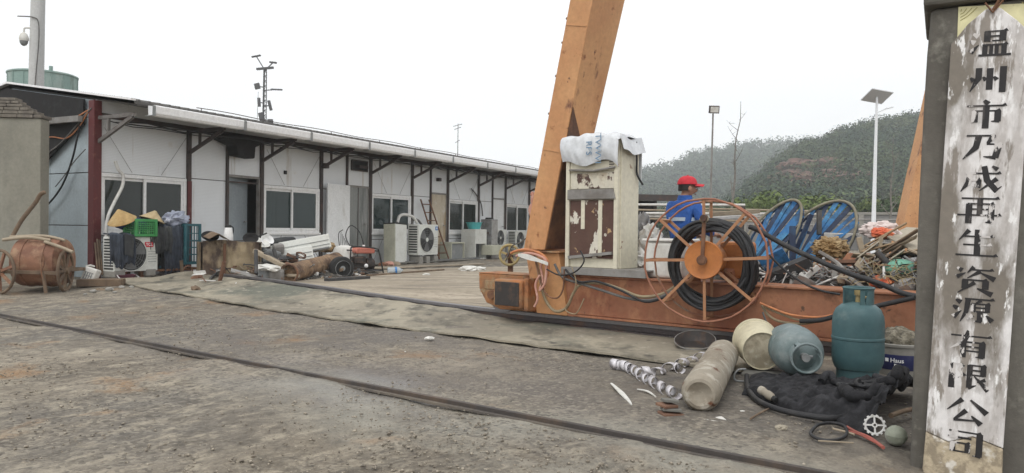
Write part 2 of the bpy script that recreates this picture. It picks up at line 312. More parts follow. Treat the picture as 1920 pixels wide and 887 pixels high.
mt['lamp'] = M('white_lamp_post', (.78, .80, .82), rough=.45)
mt['solar'] = M('solar_panel', (.55, .56, .58), rough=.4)
mt['bark'] = M('grey_bark', (.20, .185, .165), ((.13, .12, .105), 7, .45, .65), rough=.95)
mt['mast'] = M('mast_steel', (.07, .07, .072), rough=.7)
mt['soil_hill'] = M('hill_soil', (.055, .062, .038), ((.16, .085, .06), .035, .56, .66, 6), ((.035, .048, .028), .12, .45, .65), rough=.98)
mt['boardpaint'] = M('peeling_board_paint', (.74, .72, .71), ((.52, .49, .47), 9, .46, .56, 8, (1, 1, .22)), ((.27, .24, .21), 15, .525, .575, 9, (1, 1, .2)), ((.21, .185, .155), 3.5, .50, .60, 8, (1, 1, .35)), ((.82, .81, .80), 22, .60, .64, 6, (1, 1, .3)), rough=.7, bump=((13, .35, .006, (1, 1, .25)), (40, .2, .003)))
mt['boardend'] = M('flaked_board_end', (.50, .42, .30), ((.30, .25, .18), 16, .45, .56, 7), ((.66, .62, .55), 12, .54, .62), rough=.85, bump=((22, .6, .008),))
mt['letter'] = M('black_letter_paint', (.022, .020, .021), ((.09, .08, .075), 14, .56, .66, 7, (1, 1, .4)), ((.60, .57, .55), 12, .575, .588, 9, (1, 1, .35)), rough=.6)
mt['yellow'] = M('pale_yellow_board', (.74, .70, .42), ((.66, .61, .36), 6, .5, .7), ((.5, .45, .24), 18, .64, .68), rough=.65)
mt['yellowwheel'] = M('yellow_wheel', (.42, .33, .14), ((.28, .22, .11), 7, .45, .65), rough=.6)
mt['waterbottle'] = M('clear_plastic', (.55, .62, .66), rough=.15, alpha=.55)
mt['orangetank'] = M('red_orange_tank', (.52, .17, .12), ((.4, .1, .07), 7, .5, .7), rough=.45)
mt['greydull'] = M('dull_grey', (.22, .23, .23), ((.3, .3, .29), 5, .5, .7), rough=.6)
mt['tealbasin'] = M('turquoise_basin', (.10, .46, .47), rough=.4)
mt['purple'] = M('maroon_basin', (.17, .06, .09), rough=.5)
# ------------------------------------------------------------------ world and light
W = bpy.data.worlds.new('World'); SC.world = W; W.use_nodes = True
nt = W.node_tree; bg = nt.nodes['Background']; sk = nt.nodes.new('ShaderNodeTexSky'); sk.sky_type = 'NISHITA'
SUN_EL, SUN_AZ = 55.0, 200.0          # high sun behind an even cloud layer
sk.sun_disc = False; sk.sun_elevation = rad(SUN_EL); sk.sun_rotation = rad(SUN_AZ); sk.dust_density = 4; sk.air_density = 1; sk.ozone_density = 1
hs = nt.nodes.new('ShaderNodeHueSaturation'); hs.inputs['Saturation'].default_value = .12
mx = nt.nodes.new('ShaderNodeMix'); mx.data_type = 'RGBA'; mx.inputs[0].default_value = .72; mx.inputs[7].default_value = (10.2, 10.3, 10.4, 1)
nt.links.new(sk.outputs[0], hs.inputs['Color']); nt.links.new(hs.outputs[0], mx.inputs[6]); nt.links.new(mx.outputs[2], bg.inputs['Color'])
bg.inputs['Strength'].default_value = .125
sl = bpy.data.lights.new('sun', 'SUN'); so = bpy.data.objects.new('sun', sl); COL.objects.link(so)
sl.energy = .8; sl.angle = rad(22); sl.color = (1, .975, .94)
az = rad(SUN_AZ); el = rad(SUN_EL)
sdir = Vector((math.sin(az) * math.cos(el), math.cos(az) * math.cos(el), math.sin(el)))
so.rotation_euler = sdir.to_track_quat('Z', 'Y').to_euler()
SC.view_settings.view_transform = 'Standard'; SC.view_settings.look = 'None'; SC.view_settings.gamma = 1; SC.view_settings.exposure = 0.22
SC.render.engine = 'CYCLES'; SC.cycles.max_bounces = 6; SC.cycles.diffuse_bounces = 3; SC.cycles.transparent_max_bounces = 8; SC.cycles.volume_bounces = 2
# ------------------------------------------------------------------ directions of the place
A_R = -38.2                                           # the crane rail
ER = Vector((math.cos(rad(A_R)), math.sin(rad(A_R)), 0)); EP = Vector((-ER.y, ER.x, 0)); RP = Vector((-.35, 8.9, 0))
def RW(s, t, z): p = RP + ER * s + EP * t; return Vector((p.x, p.y, z))
def RL(u, v, off):                                    # sight line meets the vertical plane parallel to the rail
    d = Vector(ray(u, v)); c = Vector(CC); t = (RP + EP * off - c).dot(EP) / d.dot(EP); return c + d * t
# ------------------------------------------------------------------ ground
def ground():
    xs = np.concatenate([-np.geomspace(1500, 14, 40), np.linspace(-13.8, -5, 100)[:-1], np.linspace(-5, 3.2, 240), np.linspace(3.3, 14, 60), np.geomspace(15, 1500, 40)])
    ys = np.concatenate([-np.geomspace(300, 2, 14), np.linspace(-1, 2.4, 12), np.linspace(2.45, 9, 250), np.linspace(9.05, 20, 140), np.geomspace(20.5, 2500, 50)])
    X, Y = np.meshgrid(xs, ys, indexing='ij'); Z = 0.14 * sst(8.6, 12.4, Y)
    def wob(f, a, seed):
        r = np.random.default_rng(seed); out = np.zeros_like(X)
        for _ in range(14):
            th = r.uniform(0, 6.28); k = f * r.uniform(.6, 1.8); out += np.sin((X * math.cos(th) + Y * math.sin(th)) * k + r.uniform(0, 6.28))
        return out / 14 * a
    fade = sst(60, 15, np.hypot(X, Y))
    Z = Z + (wob(2.2, .030, 1) + wob(7, .022, 2) + wob(22, .007, 3) + wob(50, .004, 4)) * fade
    # ruts running with the traffic
    q = X * .885 - Y * .465; Z -= .012 * fade * np.maximum(0, np.sin(q * 2.1 + .6 * np.sin(Y * .5))) ** 3
    Z -= .004
    nx, ny = len(xs), len(ys); I = np.arange(nx * ny).reshape(nx, ny)
    F = np.stack([I[:-1, :-1], I[1:, :-1], I[1:, 1:], I[:-1, 1:]], -1).reshape(-1, 4)
    m = M('yard_dirt', (.20, .172, .135), rough=.9)
    n = m.node_tree; N = n.nodes; L = n.links; b = N['Principled BSDF']
    tc = N.new('ShaderNodeTexCoord').outputs['Object']
    def nz(scale, stretch, rot=0, loc=(0, 0, 0), det=7, ro=.6):
        mp = N.new('ShaderNodeMapping'); mp.vector_type = 'TEXTURE'; mp.inputs['Rotation'].default_value = (0, 0, rad(rot)); mp.inputs['Scale'].default_value = stretch; mp.inputs['Location'].default_value = loc
        L.new(tc, mp.inputs['Vector']); t = N.new('ShaderNodeTexNoise'); t.inputs['Scale'].default_value = scale; t.inputs['Detail'].default_value = det; t.inputs['Roughness'].default_value = ro
        L.new(mp.outputs[0], t.inputs['Vector']); return t.outputs['Fac']
    def mr(x, lo, hi, a=0., c=1.):
        r = N.new('ShaderNodeMapRange'); r.inputs['From Min'].default_value = lo; r.inputs['From Max'].default_value = hi; r.inputs['To Min'].default_value = a; r.inputs['To Max'].default_value = c
        L.new(x, r.inputs['Value']); return r.outputs[0]
    def mix(f, a, c):
        x = N.new('ShaderNodeMix'); x.data_type = 'RGBA'; L.new(f, x.inputs[0])
        for s_, val in ((x.inputs[6], a), (x.inputs[7], c)):
            if isinstance(val, tuple): s_.default_value = (*val, 1)
            else: L.new(val, s_)
        return x.outputs[2]
    def mul(a, c):
        x = N.new('ShaderNodeMath'); x.operation = 'MULTIPLY'; L.new(a, x.inputs[0])
        if isinstance(c, float): x.inputs[1].default_value = c
        else: L.new(c, x.inputs[1])
        return x.outputs[0]
    def spot(cx, cy, rx, ry, rot, pw):                # a soft-edged patch of ground, broken up by noise
        mp = N.new('ShaderNodeMapping'); mp.vector_type = 'TEXTURE'; mp.inputs['Location'].default_value = (cx, cy, 0); mp.inputs['Rotation'].default_value = (0, 0, rad(rot)); mp.inputs['Scale'].default_value = (rx, ry, 50)
        L.new(tc, mp.inputs['Vector']); g = N.new('ShaderNodeTexGradient'); g.gradient_type = 'SPHERICAL'; L.new(mp.outputs[0], g.inputs[0])
        return mr(g.outputs['Fac'], 0, pw)
    c = mix(mr(nz(.9, (3.2, 1, 1), 58), .46, .66), (.182, .154, .116), (.34, .292, .225))      # dry dusty streaks along the traffic
    c = mix(mr(nz(.8, (2.6, 1, 1), 62, (4, 2, 0)), .48, .68), c, (.098, .083, .066))              # compacted dark patches
    c = mix(mr(nz(.33, (1.4, 1, 1), 50, (6, 1, 0), 4), .44, .60), c, mix(mr(nz(14, (1, 1, 1), 0, (3, 3, 0), 8, .75), .44, .58), (.115, .105, .092), (.20, .18, .15)))
    c = mix(mr(nz(2.6, (2, 1, 1), 55, (1, 7, 0)), .55, .72), c, (.37, .325, .25))
    c = mix(mr(nz(7, (1.6, 1, 1), 57, (5, 5, 0), 8, .7), .50, .62, 0, .75), c, (.36, .315, .24)); c = mix(mr(nz(9, (1.5, 1, 1), 57, (2, 8, 0), 8, .7), .50, .62, 0, .7), c, (.085, .073, .058))
    c = mix(mr(nz(1.1, (1, 1, 1), 0, (9, 3, 0)), .585, .70), c, (.27, .165, .085))                 # rust stains
    damp = mul(mr(nz(1.5, (2, 1, 1), -38, (2, 2, 0)), .36, .62), spot(-1.2, 6.6, 5.5, 1.9, A_R, .5))
    damp2 = mul(mr(nz(1.3, (2, 1, 1), -38, (7, 2, 0)), .42, .62), spot(-1.3, 5.2, 3.0, .75, A_R, .6))
    c = mix(mul(damp, .8), c, (.118, .102, .088)); c = mix(mul(damp2, .75), c, (.155, .143, .138))
    c = mix(mul(mr(nz(1.6, (2, 1, 1), -38, (1, 4, 0)), .36, .56), spot(.1, 3.75, 3.2, .75, A_R, .5)), c, mix(mr(nz(6, (1, 1, 1)), .42, .62), (.225, .212, .178), (.29, .27, .225)))
    c = mix(spot(2.4, 4.6, 2.6, 1.5, A_R, .4), c, mix(mr(nz(5, (1, 1, 1)), .4, .6), (.085, .076, .066), (.15, .13, .105)))   # trodden dark soil round the bottles
    sp = N.new('ShaderNodeTexVoronoi'); sp.inputs['Scale'].default_value = 46; L.new(tc, sp.inputs['Vector'])
    sc_ = N.new('ShaderNodeSeparateColor'); L.new(sp.outputs['Color'], sc_.inputs[0])
    grav = mr(nz(.7, (1.6, 1, 1), 60, (3, 9, 0)), .38, .58)
    c = mix(mul(mr(sc_.outputs[0], .62, .95), mul(grav, .55)), c, (.33, .295, .235))
    c = mix(mul(mr(sc_.outputs[1], .7, .95), mul(grav, .7)), c, (.07, .062, .053))
    c = mix(mr(nz(60, (1, 1, 1)), .56, .75, 0, .6), c, (.08, .07, .06))
    L.new(c, b.inputs['Base Color'])
    wet = N.new('ShaderNodeMath'); wet.operation = 'MAXIMUM'; L.new(damp2, wet.inputs[0]); L.new(mul(damp, .45), wet.inputs[1])
    L.new(mr(wet.outputs[0], 0, 1, .92, .42), b.inputs['Roughness']); b.inputs['Specular IOR Level'].default_value = .45
    b1 = N.new('ShaderNodeBump'); b1.inputs['Strength'].default_value = .55; b1.inputs['Distance'].default_value = .012; L.new(nz(34, (1, 1, 1), 0, det=5), b1.inputs['Height'])
    b2 = N.new('ShaderNodeBump'); b2.inputs['Strength'].default_value = .5; b2.inputs['Distance'].default_value = .01; L.new(mr(sp.outputs['Distance'], 0, .6, 1, 0), b2.inputs['Height'])
    L.new(b1.outputs[0], b2.inputs['Normal']); L.new(b2.outputs[0], b.inputs['Normal'])
    o = np_mesh('ground', np.stack([X, Y, Z], -1).reshape(-1, 3), F, m, smooth=True); kind(o, 'structure')
ground()
def gravel():
    import bmesh
    bm = bmesh.new(); bmesh.ops.create_icosphere(bm, subdivisions=1, radius=1); base = np.array([v.co[:] for v in bm.verts]); fs = np.array([[v.index for v in f.verts] for f in bm.faces]); bm.free()
    n = 24000; r = np.random.default_rng(5)
    y = 2.4 + 7.5 * r.random(n) ** 1.9; x = (r.random(n) * 1.7 - .85) * y * .95 + r.normal(0, .2, n)
    cl = np.sin(x * 1.3 + y * .7) + np.sin(x * .6 - y * 1.9 + 1) + np.sin(2.7 * x + y * 2.2); keep = (cl + r.normal(0, .9, n)) > -.3
    side = x * .618 + y * .786                              # fewer stones on the swept strip by the gate track
    keep &= ~((side > 4.35) & (r.random(n) < .55)) & (side < 6.35); keep &= ~((x > 1.45) & (np.abs(y - 3.4) < .5))
    x, y = x[keep], y[keep]; n = len(x); s = .0025 + .0075 * r.random(n) ** 3.2
    V = base[None] * (1 + .35 * r.normal(0, 1, (n, len(base), 1)).clip(-1, 1)) * s[:, None, None] * np.stack([r.uniform(.8, 1.5, n), r.uniform(.8, 1.5, n), r.uniform(.45, .9, n)], -1)[:, None]
    a = r.uniform(0, 6.28, n); c_, s_ = np.cos(a)[:, None], np.sin(a)[:, None]
    V = np.stack([V[..., 0] * c_ - V[..., 1] * s_, V[..., 0] * s_ + V[..., 1] * c_, V[..., 2]], -1) + np.stack([x, y, 0.14 * sst(8.6, 12.4, y) - .001], -1)[:, None]
    F = (fs[None] + (np.arange(n) * len(base))[:, None, None]).reshape(-1, 3)
    g = M('gravel_stone', (.22, .19, .15), ((.38, .335, .27), 47, .48, .60, 2), ((.14, .122, .098), 38, .52, .62, 2), rough=.95)
    o = np_mesh('gravel', V.reshape(-1, 3), F, g); kind(o, 'stuff')
gravel()
# ------------------------------------------------------------------ tracks and mats
def strip(name, p0, p1, w, z0, z1, mat, seg=40, off=0.0, parent=None):
    mb = MB(); p0 = Vector(p0); p1 = Vector(p1); d = (p1 - p0).normalized(); n = Vector((-d.y, d.x, 0)); R = []
    for i in range(seg + 1):
        c = p0.lerp(p1, i / seg) + n * off; g = gz(c.x, c.y)
        R.append([(c.x + n.x * a * w / 2, c.y + n.y * a * w / 2, g + z) for a, z in ((-1, z0), (1, z0), (1, z1), (-1, z1))])
    return mb.rings(R, 4).build(name, mat, parent, bevel=.003)
g0 = GG(1590, 906); g1 = GG(-260, 527)
gt = T('gate_track', 'dark steel gate track laid across the yard dirt in the foreground', 'track')
strip('ground_plate', g0, g1, .062, -.01, .008, M('track_plate', (.10, .088, .078), ((.17, .145, .115), 3, .45, .65, 8), rough=.7), parent=gt); strip('running_bar', g0, g1, .030, .006, .032, M('track_bar', (.055, .047, .043), ((.10, .07, .05), 3, .5, .66, 8), ((.15, .125, .10), 1.1, .55, .7), rough=.6), parent=gt)
cr = T('crane_rail', 'steel crane rail running under the orange crane beam', 'rail')
ra, rb = RW(-8.6, 0, 0), RW(7.5, 0, 0)
strip('rail_foot', ra, rb, .17, -.02, .025, mt['rail'], parent=cr); strip('rail_web', ra, rb, .035, .02, .08, mt['rail'], parent=cr); strip('rail_head', ra, rb, .075, .075, .115, [mt['railtop']], parent=cr)
def beltmat():
    a = GG(205, 531); b = G(1262, 683); d = (b - a); d.z = 0; L_ = d.length; d.normalize(); n = Vector((-d.y, d.x, 0))
    def fn(u, v):
        p = a + d * (u * (L_ + .55)); rail = RP + ER * ((p - RP).dot(ER) + .3) - EP * .10
        w = (rail - p).dot(n); ragged = .010 * math.sin(u * 37) * math.sin(u * 11 + 1) + .03 * math.sin(u * 5)
        q = p + n * ((w) * v + ragged * (1 - v)); e = (1 - v) ** 6
        z = gz(q.x, q.y) + .019 + .010 * mnoise.noise(Vector((q.x * 1.3, q.y * 1.3, 3))) + .012 * mnoise.noise(Vector((q.x * 4, q.y * 4, 1)))
        z += .065 * v ** 1.5 * float(sst(.9, -.6, (q - RP).dot(ER))) + .05 * max(0, 1 - u * 26) * (.6 + .4 * math.sin(v * 9)) + .014 * e * (math.sin(u * 23) ** 2)
        return (q.x, q.y, z)
    o = MB().sheet(fn, 160, 14, .018).build('belt_mat', mt['belt'], smooth=40); tag(o, 'long worn conveyor belt mat laid flat along the near side of the crane rail', 'mat')
beltmat()
def slab():
    A = RW(-6.9, .2, 0); B = RW(4.2, .2, 0); Cc = Vector((-5.55, 13.7, 0)); Dd = Vector((3.4, 20.6, 0))
    def fn(u, v):
        q = (A.lerp(B, u)).lerp(Cc.lerp(Dd, u), v); return (q.x, q.y, gz(q.x, q.y) + .014 + .06 * (1 - v) ** 14 * float(sst(.7, -.6, (q - RP).dot(ER))) + .008 * mnoise.noise(Vector((q.x * 1.2, q.y * 1.2, 8))))
    o = MB().sheet(fn, 60, 30).build('yard_paving', mt['planks'], smooth=60); kind(o, 'structure')
slab()
# ------------------------------------------------------------------ foliage
FOL = {}
def folmat(name, a, b_, c, s=.25):
    m = M(name, a, (b_, s, .46, .6, 3), (c, s * 2.6, .5, .62, 3), (tuple(1.5 * q for q in b_), s * 5, .58, .70, 2), rough=.95, spec=.15); return m
FOL['dark'] = folmat('forest_leaves', (.040, .068, .040), (.080, .104, .048), (.022, .042, .032), .06)
FOL['far'] = folmat('far_forest_leaves', (.05, .075, .05), (.07, .095, .055), (.038, .058, .04), .03)
FOL['shrub'] = folmat('shrub_leaves', (.085, .115, .045), (.13, .15, .055), (.05, .075, .035), .9)
FOL['lime'] = folmat('lime_leaves', (.11, .15, .05), (.14, .175, .06), (.08, .12, .04), .9)
def cloud(cs, rs, k, size, seed=0, flat=.8):
    r = np.random.default_rng(seed); n = len(cs); cs = np.asarray(cs); rs = np.asarray(rs)
    d = r.normal(0, 1, (n, k, 3)); d /= np.linalg.norm(d, axis=-1, keepdims=True); d *= r.random((n, k, 1)) ** .38; d[..., 2] *= flat
    lump = 1 + .35 * np.sin(d[..., :1] * 5 + r.uniform(0, 6, (n, 1, 1))) * np.sin(d[..., 1:2] * 5 + r.uniform(0, 6, (n, 1, 1)))
    C = cs[:, None] + d * lump * rs[:, None, None]
    nn = d * 2.0 + r.normal(0, .34, (n, k, 3)) + np.array([0, 0, .25]); nn /= np.linalg.norm(nn, axis=-1, keepdims=True); a = np.cross(nn, r.normal(0, 1, (n, k, 3))); a /= np.linalg.norm(a, axis=-1, keepdims=True); b = np.cross(nn, a)
    s = size * r.uniform(.6, 1.3, (n, k, 1)) * (rs / rs.mean())[:, None, None]
    V = np.stack([C - a * s - b * s * .6, C + a * s - b * s * .5, C + a * s * .8 + b * s * .6, C - a * s * .9 + b * s * .5], 2).reshape(-1, 3)
    return V, np.arange(len(V)).reshape(-1, 4)
# ------------------------------------------------------------------ hills
def interp(t, u): return float(np.interp(u, [a for a, b in t], [b for a, b in t]))
NEAR = [(1180, 434), (1270, 418), (1330, 400), (1384, 364), (1420, 330), (1460, 294), (1503, 267), (1541, 259), (1565, 247), (1603, 236), (1635, 228), (1681, 222), (1705, 213), (1760, 206), (1900, 215), (2100, 200), (2600, 260)]
FAR = [(900, 432), (1100, 350), (1195, 322), (1240, 308), (1290, 290), (1340, 279), (1400, 267), (1480, 265), (1530, 264), (1600, 245), (1700, 230), (2000, 235), (2600, 300)]
def hill(name, tab, d0, d1, us, foot):
    rows = 34; P = []
    for u in us:
        vr = interp(tab, u); pr = D(u, vr, d1); pr.z = max(pr.z - (2.2 if d1 < 300 else 4), .2); pf = D(u, 430, d0); pf.z = foot; col = []
        for j in range(rows):
            t = j / (rows - 9)
            if t <= 1:
                q = pf.lerp(pr, t); prof = t ** .85 if d1 < 300 else t; q.z = foot + (pr.z - foot) * prof
            else: q = pf.lerp(pr, t); q.z = foot + (pr.z - foot) * (1 - (t - 1) * 1.6)
            am = (pr.z - foot) * .06 * min(t, 1) * (1 - .9 * max(0, 1 - abs(t - 1) * 6))
            q.z += am * (mnoise.noise(Vector((q.x, q.y, 0)) * (.02 if d1 < 300 else .01)) + .6 * mnoise.noise(Vector((q.x, q.y, 5)) * (.06 if d1 < 300 else .03)))
            col.append(q)
        P.append(col)
    V = np.array([[p[:] for p in c] for c in P]); nu = len(us); I = np.arange(nu * rows).reshape(nu, rows)
    F = np.stack([I[:-1, :-1], I[1:, :-1], I[1:, 1:], I[:-1, 1:]], -1).reshape(-1, 4)
    kind(np_mesh(name, V.reshape(-1, 3), F, mt['soil_hill'], smooth=True), 'structure'); return V
def woods(name, V, n, rmin, rmax, k, size, mat, seed, t1, hole=None):
    r = np.random.default_rng(seed); nu, rows = V.shape[:2]
    a = r.random(n) * (nu - 1.001); b = r.random(n) * t1; i = a.astype(int); j = b.astype(int); fu = (a - i)[:, None]; fv = (b - j)[:, None]
    p = (V[i, j] * (1 - fu) + V[i + 1, j] * fu) * (1 - fv) + (V[i, j + 1] * (1 - fu) + V[i + 1, j + 1] * fu) * fv
    rs = r.uniform(rmin, rmax, n)
    if hole:
        keep = np.array([not hole(q, rnd) for q, rnd in zip(p, r.random(n))]); p, rs = p[keep], rs[keep]
    p[:, 2] += rs * .55
    v, f = cloud(p, rs, k, size, seed); kind(np_mesh(name, v, f, mat), 'stuff')
def pix(p):
    q = RM.T @ (np.array(p) - CC); return 960 + FPX * q[0] / -q[2], 443.5 - FPX * q[1] / -q[2]
Vn = hill('near_hill', NEAR, 105, 225, list(range(1150, 2500, 14)), .3)
Vf = hill('far_hill', FAR, 260, 520, list(range(860, 2500, 20)), 1.0)
def rockhole(p, rnd):
    u, v = pix(p); d = ((u - 1530) / 62) ** 2 + ((v - 345) / 30) ** 2
    return d < 1 and rnd < .80 or (v > 330 and u > 1560 and rnd < .35)
woods('hill_woods', Vn, 6500, .9, 3.3, 100, .19, FOL['dark'], 11, 27, rockhole)
woods('far_hill_woods', Vf, 4200, 2.4, 6.8, 70, .55, FOL['far'], 12, 27)
def rock_face():
    mb = MB(); r = random.Random(14)
    for k in range(15):
        u = 1530 + r.gauss(0, 34); iu = min(max(int((u - 1150) / 14), 0), len(Vn) - 1); c = Vector(Vn[iu, r.randint(7, 13)]); sz = r.uniform(1.2, 2.8)
        mb.lump(c + Vector((r.uniform(-4, 4), 0, r.uniform(-.3, .8))), (sz * 1.7, sz, sz * .7), 3, .6, 1.8, k)
    o = mb.build('rock_outcrops', M('red_rock', (.13, .072, .055), ((.19, .11, .09), .6, .45, .62), ((.07, .05, .04), .9, .48, .62), rough=.95), smooth=30); kind(o, 'structure')
rock_face()
# flat-roofed house on the far ridge
hb = D(1452, 268, 505); h0 = T('hilltop_house', 'low pale house on the ridge of the distant hill', 'house', hb - Vector((0, 0, 3.2)), .1)
MB().bb(-7, 9, -3, 3, -2, 2.6).build('wall', mt['white'], h0); MB().bb(-7.6, 9.6, -3.5, 3.5, 2.6, 3.1).build('roof', mt['greydull'], h0)
w_ = MB(); [w_.bb(x, x + 1.6, -3.03, -2.9, .6, 1.9) for x in (-5, -1, 3, 6)]; w_.build('window', mt['glass'], h0)
# shrubs at the foot of the hill, beyond the far wall
def shrub(name, label, u, vt, dist, w, mat, seed):
    p = D(u, 430, dist); p.z = gz(0, 50); top = D(u, vt, dist).z; h = top - p.z
    t = T(name, label, 'shrub', p, 0, 'shrubs beyond the far wall'); r = np.random.default_rng(seed)
    n = 7; cs = np.stack([r.normal(0, w * .33, n), r.normal(0, w * .3, n), h * r.uniform(.4, .86, n)], -1); rs = r.uniform(.26, .42, n) * w
    v, f = cloud(cs, rs, 260, .062 * w ** .5, seed); np_mesh('foliage', v, f, mat, t)
    s = MB(); [s.tube([(0, 0, -.1), (c[0] * .3, c[1] * .3, h * .3), tuple(c)], [.05, .035, .012], 5) for c in cs[:4]]; s.build('stem', mt['bark'], t)
looks = ['bushy yellow green shrub behind the far wall', 'pale green shrub behind the far wall', 'dull green shrub behind the far wall']
sh = [(1392, 374, 52, 2.2, 0), (1418, 368, 50, 2.4, 0), (1445, 365, 47, 2.8, 1), (1472, 363, 46, 2.6, 1), (1500, 366, 46, 2.8, 1), (1528, 372, 48, 2.2, 0), (1556, 374, 50, 2.2, 2), (1584, 366, 49, 2.5, 0), (1612, 370, 52, 2.4, 2), (1655, 368, 50, 2.6, 0), (1682, 376, 47, 2.2, 2), (1705, 372, 48, 2.4, 0), (1345, 380, 60, 2.6, 2), (1315, 385, 64, 2.4, 2), (1280, 378, 66, 3, 2), (1225, 372, 62, 3, 2)]
names3 = {0: 'mid', 1: 'lime', 2: 'dull'}
for i, (u, v, d_, w, k) in enumerate(sh):
    shrub('shrub', ['yellow green shrub in the row beyond the far wall', 'bright lime green shrub beyond the far wall above the blue frames', 'dull green shrub in the row beyond the far wall'][k], u, v, d_, w, [FOL['shrub'], FOL['lime'], FOL['dark']][k], 40 + i)
def bare_tree(label, u, vb, vt, dist, seed, lean=0, n=9):
    b = D(u, 430, dist); b.z = .1; top = D(u + lean, vt, dist); r = random.Random(seed); mb = MB(); h = top.z - b.z
    t = T('bare_tree', label, 'tree', b); ax = Vector((top.x - b.x, 0, h)); w = h * .009 + .02
    pts = [ax * (i / 8) + Vector((r.uniform(-1, 1) * .012 * h, 0, 0)) * (0 < i < 8) for i in range(9)]
    MB().tube(pts, [w * (1 - .88 * i / 8) for i in range(9)], 6).build('trunk', mt['bark'], t, 60)
    for k in range(n):
        q = .32 + .62 * k / n; s_ = ax * q; a = r.uniform(0, 6.28); ln = h * r.uniform(.08, .2) * (1.15 - q * .6)
        dr = Vector((math.cos(a), math.sin(a) * .7, r.uniform(.7, 1.5))).normalized()
        p1 = s_ + dr * ln * .5; p2 = s_ + dr * ln + Vector((0, 0, ln * .12)); rr = w * (1 - .8 * q) * .55
        mb.tube([s_, p1, p2], [rr, rr * .6, rr * .25], 5)
        for _ in range(3):
            e = p1 + Vector((r.uniform(-1, 1), r.uniform(-1, 1), r.uniform(.2, 1.2))).normalized() * ln * .42; mb.tube([p1.lerp(p2, r.uniform(0, .8)), e], [rr * .4, rr * .15], 4)
    mb.build('branch', mt['bark'], t)
bare_tree('tall thin leafless tree rising against the sky beside the floodlight post', 1367, 400, 190, 42, 3, 22)
bare_tree('grey leafless tree between the solar street lamp and the leaning orange leg', 1668, 400, 255, 36, 8, 8, 13)
# ------------------------------------------------------------------ far wall, shed, lamps
def farwall():
    a = D(1330, 430, 44); b = D(2050, 430, 36); t = T('concrete_wall', 'long grey concrete wall across the back of the yard', 'wall', (0, 0, 0)); za = gz(0, 40)
    n = 9; d = (b - a); d.z = 0; pn = Vector((-d.y, d.x, 0)).normalized(); x = math.atan2(d.y, d.x); mb = MB(); cp = MB()
    for i in range(n):
        p = a.lerp(b, (i + .5) / n); L_ = d.length / n; mb.box((p.x, p.y, za + .90), (L_ - .03, .2, 2.02), (0, 0, x))
    mb.build('wall_panel', mt['farwall'], t, bevel=.02)
    c = a.lerp(b, .5); cp.box((c.x, c.y, za + 2.0), (d.length, .3, .14), (0, 0, x)).build('coping', mt['concrete'], t)
    mb = MB(); [mb.box((*(a.lerp(b, (i) / n) - pn * .12)[:2], za + .95), (.25, .14, 2.0), (0, 0, x)) for i in range(n + 1)]; mb.build('pier', mt['concrete'], t)
farwall()
def guard():
    a = D(1400, 430, 33); b = D(1800, 430, 30); t = T('road_barrier', 'grey metal road barrier with two rails in front of the far wall', 'barrier'); z = gz(0, 33)
    for h in (1.25, 1.5): MB().tube([(a.x, a.y, z + h), (b.x, b.y, z + h)], .035, 8).build('rail', mt['greysteel'], t)
    for i in range(7):
        p = a.lerp(b, i / 6); MB().bar((p.x, p.y, z - .1), (p.x, p.y, z + 1.52), .06, .06).build('post', mt['greysteel'], t)
guard()
def shed():
    a = D(1150, 430, 24); z = .14; t = T('open_shed', 'low open shed with a dark sheet roof behind the worker', 'shed', (a.x, a.y, z), .1)
    MB().box((.85, 1.3, 2.06), (3.1, 3.4, .09), (rad(3), 0, 0)).build('roof', mt['soffit'], t); MB().box((.85, -.42, 1.97), (3.1, .05, .2)).build('fascia', mt['steel_dark'], t)
    for x in (-.4, 2.2):
        for y in (-.2, 2.8): MB().bb(x - .05, x + .05, y - .05, y + .05, 0, 2.0 + (y * .05)).build('post', mt['steel_dark'], t)
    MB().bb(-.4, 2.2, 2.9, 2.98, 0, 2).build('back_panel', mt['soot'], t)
    for k, (zz, xo, yy) in enumerate(((1.72, -.2, -.62), (1.58, .1, -.66), (1.36, .5, -.7), (1.30, .2, -.78), (1.46, 1.2, -.72), (1.64, 1.8, -.70))):
        p0 = Vector((a.x + xo - .3, a.y + yy, z + zz)); p1 = p0 + Vector((4.6 + .2 * k, .25, .05 * (-1) ** k))
        o = MB().tube([(0, 0, 0), p1 - p0], .03 if k % 2 else .04, 8).build('long_pole', mt['palewood'] if k % 2 else mt['scrap_w'], loc=p0, smooth=50)
        tag(o, 'pale long pole stacked on the rack in front of the dark shed', 'pole', 'poles stacked in front of the dark shed')
    r = T('pole_rack', 'dark steel rack carrying pale long poles at the shed', 'rack', (a.x, a.y - .7, z), .05)
    for x in (.3, 2.2, 4.0):
        MB().bb(x - .04, x + .04, -.04, .04, 0, 1.74).build('upright', mt['steel_dark'], r)
        for zz in (1.26, 1.42, 1.54, 1.68): MB().bb(x - .03, x + .03, -.16, .1, zz - .05, zz - .015).build('arm', mt['steel_dark'], r)
shed()
